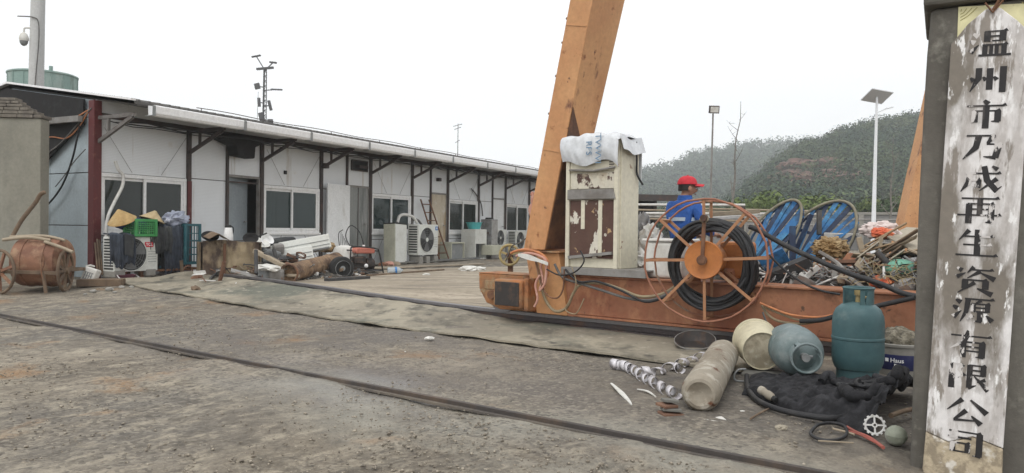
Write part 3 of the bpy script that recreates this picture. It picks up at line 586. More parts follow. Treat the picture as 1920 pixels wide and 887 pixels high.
def lamps():
    b = D(1637, 430, 30); b.z = .14; top = D(1641, 186, 30).z - b.z
    t = T('street_lamp', 'white solar street lamp with a tilted panel on top', 'street lamp', b, rot=(0, rad(.6), 0))
    MB().cyl((0, 0, 0), (0, 0, top), .095, .045, 12).build('pole', mt['lamp'], t, 40); MB().cyl((0, 0, 0), (0, 0, .06), .2, .2, 12).build('base_plate', mt['lamp'], t)
    MB().box((0, 0, top + .12), (.95, .75, .05), (rad(-28), rad(6), rad(10))).build('solar_panel', mt['solar'], t, bevel=.008); MB().bar((0, 0, top - .05), (0, .03, top + .12), .06, .06).build('bracket', mt['lamp'], t)
    MB().tube([(0, 0, top - .55), (.22, -.05, top - .44), (.34, -.08, top - .38)], .022, 8).build('arm', mt['lamp'], t, 60); MB().box((.46, -.1, top - .35), (.3, .13, .05), (0, rad(-14), rad(-12))).build('lamp_head', mt['lamp'], t, bevel=.015)
    b = D(1330, 430, 27); b.z = .14; top = D(1336, 213, 27).z - b.z
    t = T('floodlight_post', 'slim grey post topped by a square floodlight', 'floodlight', b, rot=(0, rad(.8), 0))
    MB().cyl((0, 0, 0), (0, 0, top), .045, .03, 10).build('pole', mt['greysteel'], t, 40)
    MB().box((.02, -.05, top + .14), (.36, .12, .27), (rad(12), 0, 0)).build('housing', mt['steel_dark'], t, bevel=.01); MB().box((.02, -.118, top + .125), (.29, .012, .2), (rad(12), 0, 0)).build('lens', mt['white'], t)
lamps()
def masts():
    b = D(492, 430, 75); b.z = 0; top = D(490, 130, 75).z; t = T('telecom_mast', 'thin dark telecom mast bristling with antennas beyond the white building', 'mast', b, rot=(0, rad(.4), 0))
    m = MB(); w = .3
    for k in range(3):
        a = k * 2.094; m.tube([(w * math.cos(a), w * math.sin(a), 0), (w * .5 * math.cos(a), w * .5 * math.sin(a), top)], .05, 5)
    n = 34
    for i in range(n):
        for k in range(3):
            a, c = k * 2.094, (k + 1) * 2.094; f0, f1 = 1 - .5 * i / n, 1 - .5 * (i + 1) / n
            m.tube([(w * f0 * math.cos(a), w * f0 * math.sin(a), top * i / n), (w * f1 * math.cos(c), w * f1 * math.sin(c), top * (i + 1) / n)], .028, 4)
    m.build('tower', mt['mast'], t)
    for (dx, dz, sx, sz) in ((0, .1, 1.7, .16), (-.9, 1.3, .9, .1), (.8, .7, .7, .12), (-.75, -1.7, .5, .45), (1.2, -2.0, 1.1, .1), (-.55, -3.3, .25, .7), (.55, -3.6, .25, .8), (.6, -5.2, .5, .35), (.5, -6.2, .22, .7), (-.5, -6.8, .4, .2), (-.35, -8.2, .3, .2), (0, -5.8, .5, 2.4), (.05, -9, .4, 2.0)):
        mb = MB().box((dx, 0, top + dz), (sx, .25, sz * 1.25), (0, random.uniform(-.3, .3), 0)); mb.bar((0, 0, top + min(dz, 0) - .1), (dx, 0, top + dz), .09, .09, (0, 1, 0)); mb.build('antenna', mt['mast'], t)
    b = D(856, 430, 60); b.z = 0; top = D(857, 232, 60).z; t = T('roof_antenna', 'slender aerial with crossbars beyond the far end of the roof', 'antenna', b)
    MB().tube([(0, 0, 0), (.03, 0, top)], [.05, .03], 6).build('pole', mt['greydull'], t)
    for dz, l in ((-.1, .6), (-.35, .45), (-1.4, .3)): MB().bar((-l * .6, 0, top + dz - .12), (l * .6, 0, top + dz + .08), .05, .05, (0, 1, 0)).build('crossbar', mt['greydull'], t)
    b = D(474, 430, 70); b.z = 0; top = D(482, 172, 70).z
    o = MB().tube([(0, 0, 0), (.4, 0, top)], [.05, .02], 5).build('whip_aerial', mt['greydull'], loc=b); tag(o, 'hair thin leaning aerial left of the telecom mast', 'antenna')
masts()

def haze():
    m = bpy.data.materials.new('haze_air'); m.use_nodes = True; n = m.node_tree; n.nodes.remove(n.nodes['Principled BSDF']); v = n.nodes.new('ShaderNodeVolumePrincipled')
    v.inputs['Color'].default_value = (.93, .97, 1.0, 1); v.inputs['Density'].default_value = HAZE; n.links.new(v.outputs[0], n.nodes['Material Output'].inputs['Volume'])
    o = MB().bb(-420, 640, -60, 660, -1.2, 118).build('haze', m); kind(o, 'stuff')
HAZE = .0010
haze()
# ------------------------------------------------------------------ prefabricated site building
BO = Vector((-7.02, 12.6, .14)); BZ = rad(62.3); BMAT = Matrix.Translation(BO) @ Matrix.Rotation(BZ, 4, 'Z')
def BW(x, y, z=0.0): return BMAT @ Vector((x, y, z))
def BL(u, v, yoff):                                   # sight line meets the plane y = yoff of the building, in its own coordinates
    d = Vector(ray(u, v)); c = Vector(CC); n = BMAT.to_3x3() @ Vector((0, 1, 0)); p0 = BW(0, yoff)
    t = (p0 - c).dot(n) / d.dot(n); return BMAT.inverted() @ (c + d * t)
BAY, MOD, NB = 3.64, 1.82, 5; LEN = BAY * NB; EAVE = 2.72; SL = .155; DEP = 5.0
def zr(y): return EAVE + .205 + SL * ((y + 1.0) if y < 2.5 else (3.5 - (y - 2.5)))
bd = T('site_building', 'long single storey white prefabricated building with dark posts and white gutter', 'building', BO, BZ)
wl = MB()
for k in range(NB):
    x = k * BAY; g = .012
    wl.bb(x + g, x + MOD - g, 0, .06, 0, .60); wl.bb(x + g, x + MOD - g, 0, .06, .615, .755); wl.bb(x + g, x + MOD - g, 0, .06, 1.80, EAVE)
    wl.bb(x + g, x + .05, 0, .06, .755, 1.80); wl.bb(x + MOD - .05, x + MOD - g, 0, .06, .755, 1.80)
    p = x + MOD
    for z0, z1 in ((0, .6), (.615, 1.80), (1.815, EAVE)): wl.bb(p + g, p + MOD / 2 - g, 0, .06, z0, z1)
    wl.bb(p + MOD / 2 + g, p + MOD - g, 0, .06, 1.95, EAVE)
wallmat = M('ribbed_wall_panel', (.76, .785, .80), ((.68, .70, .71), .8, .48, .76, 4, (1, 1, .5)), ((.46, .44, .40), 2.6, .60, .78, 8, (1, 1, .25)), ((.60, .57, .5), 1.7, .62, .78, 7), ((.50, .47, .42), 6, .63, .72, 6, (1, 1, .07)), rough=.5, wave=((.66, .67, .68), 11.5, 'Z', .80, .97), fine=(.985, 1.01))
wl.build('front_wall', wallmat, bd, bevel=.004)
wl = MB(); wl.bb(0, LEN, .005, .055, EAVE + .082, zr(.03) - .075); wl.build('frieze_panel', wallmat, bd)
bw = MB(); bw.bb(0, LEN, DEP - .06, DEP, 0, zr(DEP) - .075); bw.bb(LEN - .06, LEN, .07, DEP - .07, 0, EAVE + .5); bw.bb(.07, LEN - .07, .1, DEP - .1, .0, .03); bw.build('back_wall', mt['inside'], bd)
ew = MB()
for y0, y1 in ((.07, 1.3), (1.312, 2.55), (2.562, 3.8), (3.812, 5.0)):
    for z0, z1 in ((0, .88), (.895, 1.78), (1.795, EAVE)): ew.bb(0, .06, y0, y1, z0, z1)
ew.prism([(.07, EAVE + .012), (5, EAVE + .012), (5, zr(5) - .08), (2.5, zr(2.5) - .08), (.07, zr(.07) - .08)], .05, Matrix.Translation((.035, 0, 0)) @ Matrix.Rotation(rad(90), 4, 'Z'))
ew.build('end_wall', mt['panel2'], bd, bevel=.004)
# floor beam and ring beams seen between the panels
fb = MB(); fb.bb(.02, LEN, .01, .05, .6, .615); fb.bb(.02, LEN, .015, .05, 1.79, 1.82); fb.bb(0, LEN, -.02, .07, -.16, -.002); fb.bb(.015, .05, .05, DEP, .87, .90); fb.bb(.015, .05, .05, DEP, 1.77, 1.80); fb.bb(0, LEN, -.012, .07, EAVE + .002, EAVE + .08)
fb.build('ring_beam', mt['steel_dark'], bd)
# posts
def post(x, w, mat, z1=EAVE): return MB().bb(x - w / 2, x + w / 2, -.05, .068, -.1, z1).build('post', mat, bd, bevel=.006)
for k in range(NB + 1):
    x = k * BAY
    if k == 0: MB().bb(-.09, .05, -.07, .09, -.12, EAVE + .27).build('corner_post', mt['steel_red'], bd, bevel=.008)
    else: post(x, .085, mt['steel_dark'])
    if k < NB:
        post(x + MOD, .085, mt['steel_dark']); post(x + MOD * 1.5, .05, mt['steel_dark'])
MB().bb(MOD - .046, MOD + .046, -.056, -.046, -.1, 1.75).build('post_paint', mt['steel_red'], bd)
mt['bracket'] = M('bracket_steel', (.15, .14, .13), ((.10, .085, .075), 6, .45, .65), rough=.6)
# eaves brackets
for i in range(NB * 2 + 1):
    x = i * MOD; b = MB(); b.bar((x, -.06, EAVE - .02), (x, -.98, EAVE - .02), .05, .06, (0, 0, 1)); b.bar((x, -.06, EAVE - .42), (x, -.93, EAVE - .05), .05, .06); b.bar((x, -.32, EAVE - .32), (x, -.32, EAVE - .05), .04, .04)
    b.build('eaves_bracket', mt['bracket'] if i == 0 else mt['steel_dark'], bd)
# roof: ribbed sheet with a real thickness
rf = MB(); nr = int(LEN / .19)
def roofside(y0, y1):
    pr = []
    for i in range(nr + 1):
        x = -.02 + i * .19
        for dx, dz in ((0, 0), (.06, 0), (.075, .03), (.105, .03), (.12, 0)): pr.append((x + dx, dz))
    o = len(rf.v); n = len(pr)
    for y in (y0, y1):
        for dz in (-.05, 0):
            rf.v += [(x, y, zr(y) + (z if dz == 0 else -.05)) for x, z in pr]
    for i in range(n - 1):
        for a, b in ((1, 3), (2, 0), (0, 1), (3, 2)): rf.f.append([o + a * n + i, o + a * n + i + 1, o + b * n + i + 1, o + b * n + i]); rf.mi.append(0)
roofside(-1.0, 2.5); roofside(2.5, 5.4); rf.build('roof', mt['roof'], bd)
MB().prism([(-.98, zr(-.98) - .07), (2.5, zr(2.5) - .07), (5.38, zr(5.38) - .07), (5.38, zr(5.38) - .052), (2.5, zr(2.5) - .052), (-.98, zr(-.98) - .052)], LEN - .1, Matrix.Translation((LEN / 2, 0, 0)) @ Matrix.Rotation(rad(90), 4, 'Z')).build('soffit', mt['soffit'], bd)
rk = MB()
for ya, yb in ((-1.02, 2.5), (2.5, 5.42)): rk.bar((-.05, ya, zr(ya) + .015), (-.05, yb, zr(yb) + .015), .09, .035, (0, 0, 1))
rk.build('rake_trim', mt['gutter'], bd)
# gutter in lengths with collars
js = [.22, 2.14, 3.9, 5.8, 7.6, 9.4, 11.3, 13.1, 15.0, 16.8, LEN]
gp = [(-1.14, EAVE + .16), (-1.16, EAVE + .145), (-1.15, EAVE + .03), (-1.12, EAVE - .01), (-1.0, EAVE - .01), (-.985, EAVE + .16), (-1.0, EAVE + .16), (-1.015, EAVE + .005), (-1.11, EAVE + .005), (-1.135, EAVE + .04), (-1.145, EAVE + .145)]
for a, b in zip(js[:-1], js[1:]):
    MB().prism([(-y, z) for y, z in gp], b - a - .03, Matrix.Translation(((a + b) / 2, 0, 0)) @ Matrix.Rotation(rad(-90), 4, 'Z')).build('gutter', mt['gutter'], bd)
for j in js[:-1]:
    MB().prism([(-y, z) for y, z in [(-1.172, EAVE + .15), (-1.168, EAVE - .022), (-.99, EAVE - .022), (-.99, EAVE - .008), (-1.155, EAVE - .008), (-1.16, EAVE + .15)]], .055, Matrix.Translation((j, 0, 0)) @ Matrix.Rotation(rad(-90), 4, 'Z')).build('gutter_collar', mt['greydull'], bd)
wr = MB(); wr.tube([(1.2 + i * .4, -.98, EAVE + .27 + .012 * math.sin(i)) for i in range(40)], .008, 5)
for i in range(9): wr.tube([(1.3 + i * 1.7, -.98, EAVE + .18), (1.3 + i * 1.7, -.98, EAVE + .275)], .008, 5)
wr.build('roof_wire', mt['steel_dark'], bd)
# windows
for k in range(NB):
    x = k * BAY + .05; x1 = k * BAY + MOD - .05; z0, z1 = .765, 1.79
    w = MB().bb(x, x1, -.03, .07, z0, z0 + .065); w.bb(x, x1, -.03, .07, z1 - .065, z1); w.bb(x, x + .065, -.03, .07, z0 + .065, z1 - .065); w.bb(x1 - .065, x1, -.03, .07, z0 + .065, z1 - .065)
    wf = w.build('window', mt['whiteframe'], bd, bevel=.005)
    mid = (x + x1) / 2
    for a, b, yy in ((x + .066, mid + .03, .03), (mid - .03, x1 - .066, -.005)):
        s = MB().bb(a, b, yy - .015, yy + .015, z0 + .066, z0 + .115); s.bb(a, b, yy - .015, yy + .015, z1 - .115, z1 - .066); s.bb(a, a + .05, yy - .015, yy + .015, z0 + .115, z1 - .115); s.bb(b - .05, b, yy - .015, yy + .015, z0 + .115, z1 - .115)
        s.build('sash', mt['whiteframe'], wf, bevel=.004)
        MB().bb(a + .048, b - .048, yy - .003, yy + .003, z0 + .113, z1 - .113).build('pane', mt['glass_teal' if k in (1, 2) else 'glass'], wf)
    MB().bb(x - .02, x1 + .02, -.055, -.031, z0 - .035, z0 + .012).build('sill', mt['whiteframe'], wf, bevel=.005)
    if k == 0: MB().sheet(lambda u, v: (mid + .1 + u * .6, .16 + .05 * math.sin(u * 5 + v * 4), z0 + .03 + v * (.75 - .55 * u)), 10, 8).build('plastic_film', mt['greydull'], wf, smooth=60)
    if k in (1, 2): MB().sheet(lambda u, v: (x + .06 + u * .5, .15 + .02 * math.sin(u * 30), z0 + .02 + v * (z1 - z0 - .04)), 40, 2).build('curtain', mt['grille'], wf, smooth=60); MB().bb(x + .7, x1 - .2, .2, .4, z0 - .1, z0 + .22).build('shelf_box', mt['greydull'], wf)
    if k >= 3:
        o = MB().sheet(lambda u, v: (x + .05 + u * (x1 - x - .1), .14 + .02 * math.sin(u * 52), z0 + .02 + v * (z1 - z0 - .04)), 90, 2).build('curtain', mt['curtain'], wf, smooth=60)
# braces: thin rods crossing the panels
for k in range(NB):
    x = k * BAY
    for a, b in (((x + .1, -.058, 2.55), (x + .62, -.058, 1.82)), ((x + 1.72, -.058, 2.55), (x + 1.2, -.058, 1.82)), ((x + .55, -.058, .72), (x + .1, -.058, .05)), ((x + 1.25, -.058, .72), (x + 1.72, -.058, .05))): MB().tube([a, b], .005, 5).build('brace_rod', mt['scrap_a'], bd)
# doors
def leaf(x, y, ang, mat, name='door', z1=1.93, w=.80, handle=True):
    d = MB().bb(0, w, -.02, .02, .02, z1).build(name, mat, bd, loc=(x, y, 0), rot=(0, 0, ang), bevel=.004)
    if handle:
        h = MB().bar((w - .08, -.06, 1.0), (w - .19, -.06, 1.0), .02, .02); h.bar((w - .08, -.02, 1.0), (w - .08, -.065, 1.0), .02, .02); h.build('handle', mt['greysteel'], d)
    return d
def frame_(k):
    a, b = k * BAY + MOD * 1.5 + .026, (k + 1) * BAY - .044; f = MB(); f.bb(a, b, -.02, .06, 1.90, 1.945); f.bb(a, a + .03, -.02, .06, 0, 1.9); f.bb(b - .03, b, -.02, .06, 0, 1.9); f.build('door_frame', mt['greysteel'], bd)
for k in range(NB): frame_(k)
X = lambda k: k * BAY + MOD * 1.5
leaf(X(0) + .06, .05, rad(17), mt['bluedoor'], w=.74)
leaf(X(1) + .06, .02, 0, mt['greydoor'], w=.78); leaf(X(1) + .02, -.085, rad(180 + 4), mt['panel'], w=.86)
dk = MB().bb(X(1) + .44, X(1) + .455, -.012, -.002, .05, 1.9).build('door_seam', mt['steel_dark'], bd)
leaf(X(2) + .06, .02, 0, mt['rustdoor'], w=.78); leaf(X(3) + .06, .02, 0, mt['panel'], w=.78); leaf(X(4) + .06, .02, 0, mt['bluedoor'], w=.78)
# burnt extractor hood over the first door, fan box over the second, lamp over the third
h = MB(); h.prism([(-.62, 2.68), (.34, 2.68), (.40, 2.60), (.20, 2.52), (.18, 2.28), (-.26, 2.31), (-.30, 2.50), (-.66, 2.6)], .30, Matrix.Translation((X(0) + .22, -.22, 0)))
h.build('burnt_hood', mt['soot'], bd, bevel=.03)
f = MB().bb(X(1) + .16, X(1) + .74, -.03, -.004, 2.33, 2.56).build('vent_opening', mt['dark'], bd)
v = MB(); v.bb(X(1) + .14, X(1) + .76, -.055, -.028, 2.31, 2.335); v.bb(X(1) + .14, X(1) + .76, -.055, -.028, 2.555, 2.58); v.bb(X(1) + .14, X(1) + .165, -.055, -.028, 2.335, 2.555); v.bb(X(1) + .735, X(1) + .76, -.055, -.028, 2.335, 2.555); v.bb(X(1) + .3, X(1) + .64, -.16, -.03, 2.38, 2.45); v.build('vent_frame', mt['steel_dark'], f)
MB().bb(X(2) + .30, X(2) + .42, -.12, -.004, 2.28, 2.38).build('wall_lamp', mt['steel_dark'], bd, bevel=.01)
MB().bb(MOD + .02 + BAY - .02, MOD + BAY + .12, -.16, -.05, 2.28, 2.4).build('junction_box', mt['steel_dark'], bd, bevel=.01)
MB().bb(4.29, 4.36, -.03, 0, 2.06, 2.14).build('pipe_hole', mt['dark'], bd)
# under-eaves cables
for k in range(3):
    p = [(.1 + i * .45, -.15 - .2 * k, EAVE - .06 - .05 * abs(math.sin(i * 1.3 + k))) for i in range(int(LEN / .45))]; MB().tube(p, .009 + .003 * k, 5).build('eaves_cable', mt['cable_black'], bd)
# things fixed to the building or hanging from it
def cable(name, label, pts, r, mat, cat='cable', group=None, n=8, sub=6):
    P_ = [Vector(p) for p in pts]; Q = []
    for i in range(len(P_) - 1):
        p0, p1, p2, p3 = P_[max(i - 1, 0)], P_[i], P_[i + 1], P_[min(i + 2, len(P_) - 1)]
        for j in range(sub):
            t = j / sub; Q.append(.5 * ((2 * p1) + (p2 - p0) * t + (2 * p0 - 5 * p1 + 4 * p2 - p3) * t * t + (3 * p1 - p0 - 3 * p2 + p3) * t ** 3))
    Q.append(P_[-1]); b = Q[0].copy()
    o = MB().tube([q - b for q in Q], r, n).build(name, mat, loc=b, smooth=60); return tag(o, label, cat, group)
def cr_pts(pts, sub=6):
    P_ = [Vector(p) for p in pts]; Q = []
    for i in range(len(P_) - 1):
        p0, p1, p2, p3 = P_[max(i - 1, 0)], P_[i], P_[i + 1], P_[min(i + 2, len(P_) - 1)]
        for j in range(sub):
            t = j / sub; Q.append(.5 * ((2 * p1) + (p2 - p0) * t + (2 * p0 - 5 * p1 + 4 * p2 - p3) * t * t + (3 * p1 - p0 - 3 * p2 + p3) * t ** 3))
    return Q + [P_[-1]]
cable('drain_hose', 'white corrugated hose hanging down the first window past the straw hat', [BW(*BL(u, v, -.12)) for u, v in ((216, 302), (222, 318), (231, 330), (229, 350), (215, 378), (203, 405), (199, 430), (200, 455))], .028, mt['cable_white'], 'hose')
cable('hose_stub', 'thin grey bent pipe on the wall beside the fourth window', [BW(*BL(u, v, -.06)) for u, v in ((884, 354), (893, 365), (902, 382), (905, 405))], .02, mt['cable_grey'], 'pipe')
for lab, nm, pts, r, mk in (
    ('thin orange wire stretched from the plaster pillar to the red corner post', 'wire', ((76, 229), (100, 231), (130, 226), (165, 207)), .012, 'cable_orange'),
    ('orange wire sagging low across the dark gable sheet', 'wire', ((76, 258), (100, 257), (125, 259), (148, 238), (168, 205)), .011, 'cable_orange'),
    ('grey cable running diagonally down the end wall from the red corner post', 'cable', ((172, 203), (160, 215), (140, 240), (110, 272), (75, 296)), .014, 'cable_grey'),
    ('black cable hanging in a long curve down the end wall', 'cable', ((150, 232), (144, 262), (135, 300), (118, 345), (95, 378), (74, 396)), .016, 'cable_black'),
    ('slack grey lead beside the long black cable on the end wall', 'cable', ((160, 280), (140, 302), (120, 330), (104, 350)), .008, 'cable_grey')):
    P_ = []
    for u, v in pts:
        d = Vector(ray(u, v)); c = Vector(CC); n_ = BMAT.to_3x3() @ Vector((1, 0, 0)); p0 = BW(-.09, 0); P_.append(c + d * ((p0 - c).dot(n_) / d.dot(n_)))
    cable(nm, lab, P_, r, mt[mk])
def gsheet():
    o = MB().prism([(.25, zr(.25) - .09), (2.5, zr(2.5) - .09), (4.2, zr(4.2) - .09), (4.2, 2.0), (2.4, 2.05), (1.4, 1.95), (.9, 2.25), (.25, 2.6)], .04, Matrix.Rotation(rad(90), 4, 'Z')).build('black_sheet', mt['soot'], loc=BW(-.06, 0), rot=(0, 0, BZ)); tag(o, 'black sooty sheet covering the top of the bluish end wall', 'sheet')
    o = MB().bar((0, .2, 0), (0, 4.0, .02), .08, .1).build('steel_beam', mt['greysteel'], loc=BW(-.16, 0, 2.68), rot=(0, 0, BZ)); tag(o, 'grey steel beam crossing above the black sheet on the end wall', 'beam')
gsheet()
# left plaster wall end with stepped brick cap
def leftwall():
    p = D(75, 455, 11.75); z0 = gz(p.x, p.y); h = D(75, 216, 11.75).z; t = T('plaster_wall', 'grey plastered wall end with a stepped brick cap at the left edge', 'wall', (p.x, p.y, z0 - .05), rad(2))
    MB().bb(-2.6, 0, 0, .24, 0, h - z0).build('plaster', mt['wallpost'], t, bevel=.012)
    zz = h - z0
    for i, (w, hh) in enumerate(((.02, .06), (-.10, .06), (-.20, .055), (-.30, .055), (-.36, .05), (-.42, .05))):
        m = MB(); x = w; k = 0
        while x > -2.6:
            l = .235 if (k or i % 2) else .12; m.bb(x - l, x, -.03 + .012 * i + random.uniform(-.006, .006), .27 - .008 * i, zz + .004, zz + hh - .006); x -= l + .009; k += 1
        m.build('brick_course', mt['tilecap'], t, bevel=.006); zz += hh
leftwall()
def pole():
    b = D(61, 430, 18); b.z = .1; t = T('camera_pole', 'tall pale round pole rising behind the roof with a dome camera', 'pole', b, rot=(0, rad(.9), 0))
    MB().cyl((0, 0, 0), (0, 0, 9.5), .185, .135, 24).build('pole_shaft', mt['pole'], t, 40)
    c = [Vector((.06, -.17, 3.9)), Vector((.1, -.165, 4.6)), Vector((.135, -.15, 5.3)), Vector((.12, -.16, 5.75)), Vector((.0, -.18, 5.86)), Vector((-.35, -.2, 5.87))]
    MB().tube(cr_pts(c), .014, 6).build('pole_cable', mt['cable_grey'], t, 60)
    z = D(46, 75, 18).z - .1; a = MB(); a.tube(cr_pts([(-.1, -.1, z + .26), (-.2, -.12, z + .26), (-.235, -.13, z + .22), (-.235, -.13, z + .12)]), .022, 8); arm = a.build('camera_arm', mt['white'], t, 60)
    cm = MB().lathe([(.03, .14), (.07, .11), (.10, .03), (.105, -.02), (.09, -.06)], 18, (-.235, -.13, z)).build('camera_body', mt['white'], t, 40); MB().lathe([(.088, -.06), (.085, -.10), (.06, -.15), (.02, -.175)], 18, (-.235, -.13, z)).build('camera_dome', mt['greydull'], cm, 60)
pole()
def tank():
    b = D(79, 430, 22); b.z = .1; zt = D(79, 141, 22).z - .1; t = T('water_tank', 'faded green round water tank on steel legs behind the roof', 'tank', b)
    o = MB().lathe([(.0, zt - 1.25), (.86, zt - 1.25), (.88, zt - 1.2), (.885, zt - .05), (.91, zt - .04), (.91, zt), (.86, zt + .02), (0, zt + .06)], 40).build('tank_shell', mt['greentank'], t, 40)
    for k in range(16):
        a = k * math.pi / 8; MB().bar((.89 * math.cos(a), .89 * math.sin(a), zt - 1.2), (.89 * math.cos(a), .89 * math.sin(a), zt - .05), .02, .02).build('rib', mt['greentank'], o)
    for k in range(4):
        a = k * math.pi / 2 + .5; MB().bar((.75 * math.cos(a), .75 * math.sin(a), -.1), (.75 * math.cos(a), .75 * math.sin(a), zt - 1.25), .1, .1).build('leg', mt['greysteel'], t)
    for x in (.12, .6): MB().cyl((x, -.6, zt), (x, -.6, zt + .14), .05, .05, 10).build('vent_pipe', mt['greentank'], t)
tank()
# ------------------------------------------------------------------ gantry crane (frame: x along the rail, y away from the camera side)
CZ = rad(A_R); CMAT = Matrix.Translation(RP) @ Matrix.Rotation(CZ, 4, 'Z'); CINV = CMAT.inverted()
def CL(u, v, off): return CINV @ RL(u, v, off)       # sight line to the plane y = off, crane coordinates
crn = T('gantry_crane', 'rusty orange gantry crane with a leaning box leg and a long ground beam', 'crane', RP, CZ)
# end beam with flanges and stiffeners
b = MB(); b.bb(1.0, 8.0, -.15, .15, .16, .56); beam = b.build('ground_beam', mt['crane_red'], crn, bevel=.008)
b = MB(); b.bb(1.0, 8.0, -.19, .19, .562, .582); b.bb(1.0, 8.0, -.18, .18, .135, .158); b.build('beam_flange', mt['crane_red'], beam, bevel=.004)
# bogie at the left end
b = MB(); b.prism([(.10, .535), (.98, .535), (.98, .14), (.42, .14), (.22, .20), (.11, .36)], .36); b.build('bogie_box', mt['bogie'], crn, bevel=.012)
b = MB(); b.bb(.10, .98, -.182, .182, .537, .546); b.bb(.2, .44, -.19, -.178, .36, .46); b.bb(.02, .11, -.05, .05, .30, .345); b.build('bogie_cover', mt['bogie'], crn, bevel=.006)
MB().cyl((.33, -.18, .30), (.33, -.235, .30), .055, .05, 20).build('axle_cap', mt['rusty'], crn, 40)
MB().lathe([(.03, -.05), (.20, -.05), (.20, -.03), (.17, -.025), (.17, .025), (.20, .03), (.20, .05), (.03, .05)], 36, (.36, 0, .285), (0, 1, 0)).build('wheel', mt['railtop'], crn, 40)
mo = MB().bb(.50, .90, -.40, -.20, .185, .50).build('motor_housing', mt['bogie'], crn, bevel=.03, seg=3)
MB().bb(.535, .87, -.412, -.398, .215, .475).build('cover_plate', mt['grease'], mo, bevel=.02, seg=3); MB().bb(.90, .955, -.36, -.19, .165, .52).build('motor_flange', mt['bogie'], mo, bevel=.01)
# leg foot and leg
b = MB(); b.prism([(.80, .80), (1.24, .80), (1.36, .14), (.96, .14), (.86, .5)], .40); b.build('leg_foot', mt['crane'], crn, bevel=.006)
MB().bb(.72, 1.27, -.235, .42, .802, .822).build('foot_flange', mt['bogie'], crn, bevel=.004)
def legpiece(name, x0, x1, z0, z1, w0, w1, y0, d0, d1):
    R = [[(x, y, z) for x, y in ((xx - w / 2, y0), (xx + w / 2, y0), (xx + w / 2, y0 + d), (xx - w / 2, y0 + d))] for xx, z, w, d in ((x0, z0, w0, d0), (x1, z1, w1, d1))]
    return MB().rings(R, 4).build(name, mt['crane'], crn, bevel=.008)
dz = .218
lg = legpiece('leg', .91, .91 + dz * 7.2, .83, 8.0, .285, .30, -.2, .46, .86)
for z in (1.9, 3.2, 4.6): x = .91 + dz * (z - .83); MB().box((x, -.203, z), (.26, .008, .012), (0, rad(12), 0)).build('weld_strap', mt['crane'], lg)
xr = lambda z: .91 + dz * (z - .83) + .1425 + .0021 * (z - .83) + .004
b = MB(); zs = [(.84, -.19), (2.35, -.19), (2.05, .06), (1.95, .16), (.84, .24)]; V0 = [(xr(z), y, z) for z, y in zs]; b.add(V0 + [(x + .006, y, z) for x, y, z in V0], [[4, 3, 2, 1, 0], [5, 6, 7, 8, 9]] + [[i, (i + 1) % 5, 5 + (i + 1) % 5, 5 + i] for i in range(5)]); b.build('dark_brown_overlay', mt['darkbrown'], lg)  # thin dark brown overlay covering the lower right face of the leg
m_ = MB(); [m_.cyl((.91 + dz * (z - .83) - .15, -.12, z), (.91 + dz * (z - .83) - .20, -.12, z + .02), .014, n=6) for z in (2.3, 2.7, 3.05, 3.3)]; m_.build('step_bolt', mt['rusty'], lg)
MB().box((.91 + dz * 2.45 - .2, .0, 3.3), (.05, .1, .09)).build('limit_switch', mt['steel_dark'], lg, bevel=.01)
# the far leg of the same crane and the girder high above, out of the frame
fa = CINV @ D(1702, 432, 18); ft = CINV @ D(1750, 215, 18); k_ = (8.0 - fa.z) / (ft.z - fa.z); ftop = fa.lerp(ft, k_); k0 = (.5 - fa.z) / (ft.z - fa.z); fb_ = fa.lerp(ft, k0)
b = MB(); b.bar(fb_, ftop, .46, .40, (CINV.to_3x3() @ Vector((0, 1, 0)))); b.build('far_leg', mt['crane'], crn, bevel=.01)
MB().bb(fb_.x - 2, fb_.x + 2, fb_.y - .2, fb_.y + .2, .16, .56).build('far_ground_beam', mt['crane_red'], crn)
top = Vector((.91 + dz * 7.2, .2, 8.3)); t2 = Vector((ftop.x, ftop.y, 8.3)); MB().bar(top - (t2 - top) * .1, t2 + (t2 - top) * .1, .6, .7).build('girder', mt['crane'], crn)
# channel the cabinet stands on
b = MB(); b.bb(1.30, 2.30, -.24, -.225, .585, .66); b.bb(1.30, 2.30, -.225, .22, .645, .66); b.bb(1.30, 2.30, -.225, -.15, .584, .597); b.build('cabinet_channel', mt['greysteel'], crn, bevel=.003)
# electric cabinet
cb = T('electrical_cabinet', 'tall cream electrical cabinet with peeling brown doors standing on the crane beam', 'cabinet', RW(1.33, -.2, .662), CZ)
Hc, Wc, Dc = 1.33, .63, .40
b = MB(); b.bb(0, Wc, .02, Dc, 0, Hc); b.build('shell', mt['cream'], cb, bevel=.006)
b = MB(); b.bb(.05, Wc - .05, .004, .019, .10, .70); b.build('door', mt['peel'], cb); b = MB(); b.bb(.05, Wc - .05, .004, .019, .82, .98); b.build('upper_door', mt['peel2'], cb)
b = MB(); b.bb(0, .045, -.012, .019, 0, Hc); b.bb(Wc - .045, Wc, -.012, .019, 0, Hc); b.bb(.047, Wc - .047, .0, .019, 1.0, 1.1); b.bb(.047, Wc - .047, -.004, .019, 1.11, Hc); b.build('front_frame', mt['cream'], cb, bevel=.004)
b = MB(); b.prism([(.03, .71), (Wc - .02, .71), (Wc - .05, .81), (.03, .81)], .03, Matrix.Translation((0, -.012, 0))); b.build('cross_strip', mt['greysteel'], cb, bevel=.003)
b = MB(); b.bar((.05, -.008, .10), (Wc - .06, -.008, .16), .05, .03, (0, 0, 1)); b.build('loose_angle', mt['greysteel'], cb)
b = MB(); b.bb(.19, .235, -.004, .003, .40, .70); b.bb(.40, .445, -.004, .003, .12, .70); b.build('strap', mt['cream'], cb)
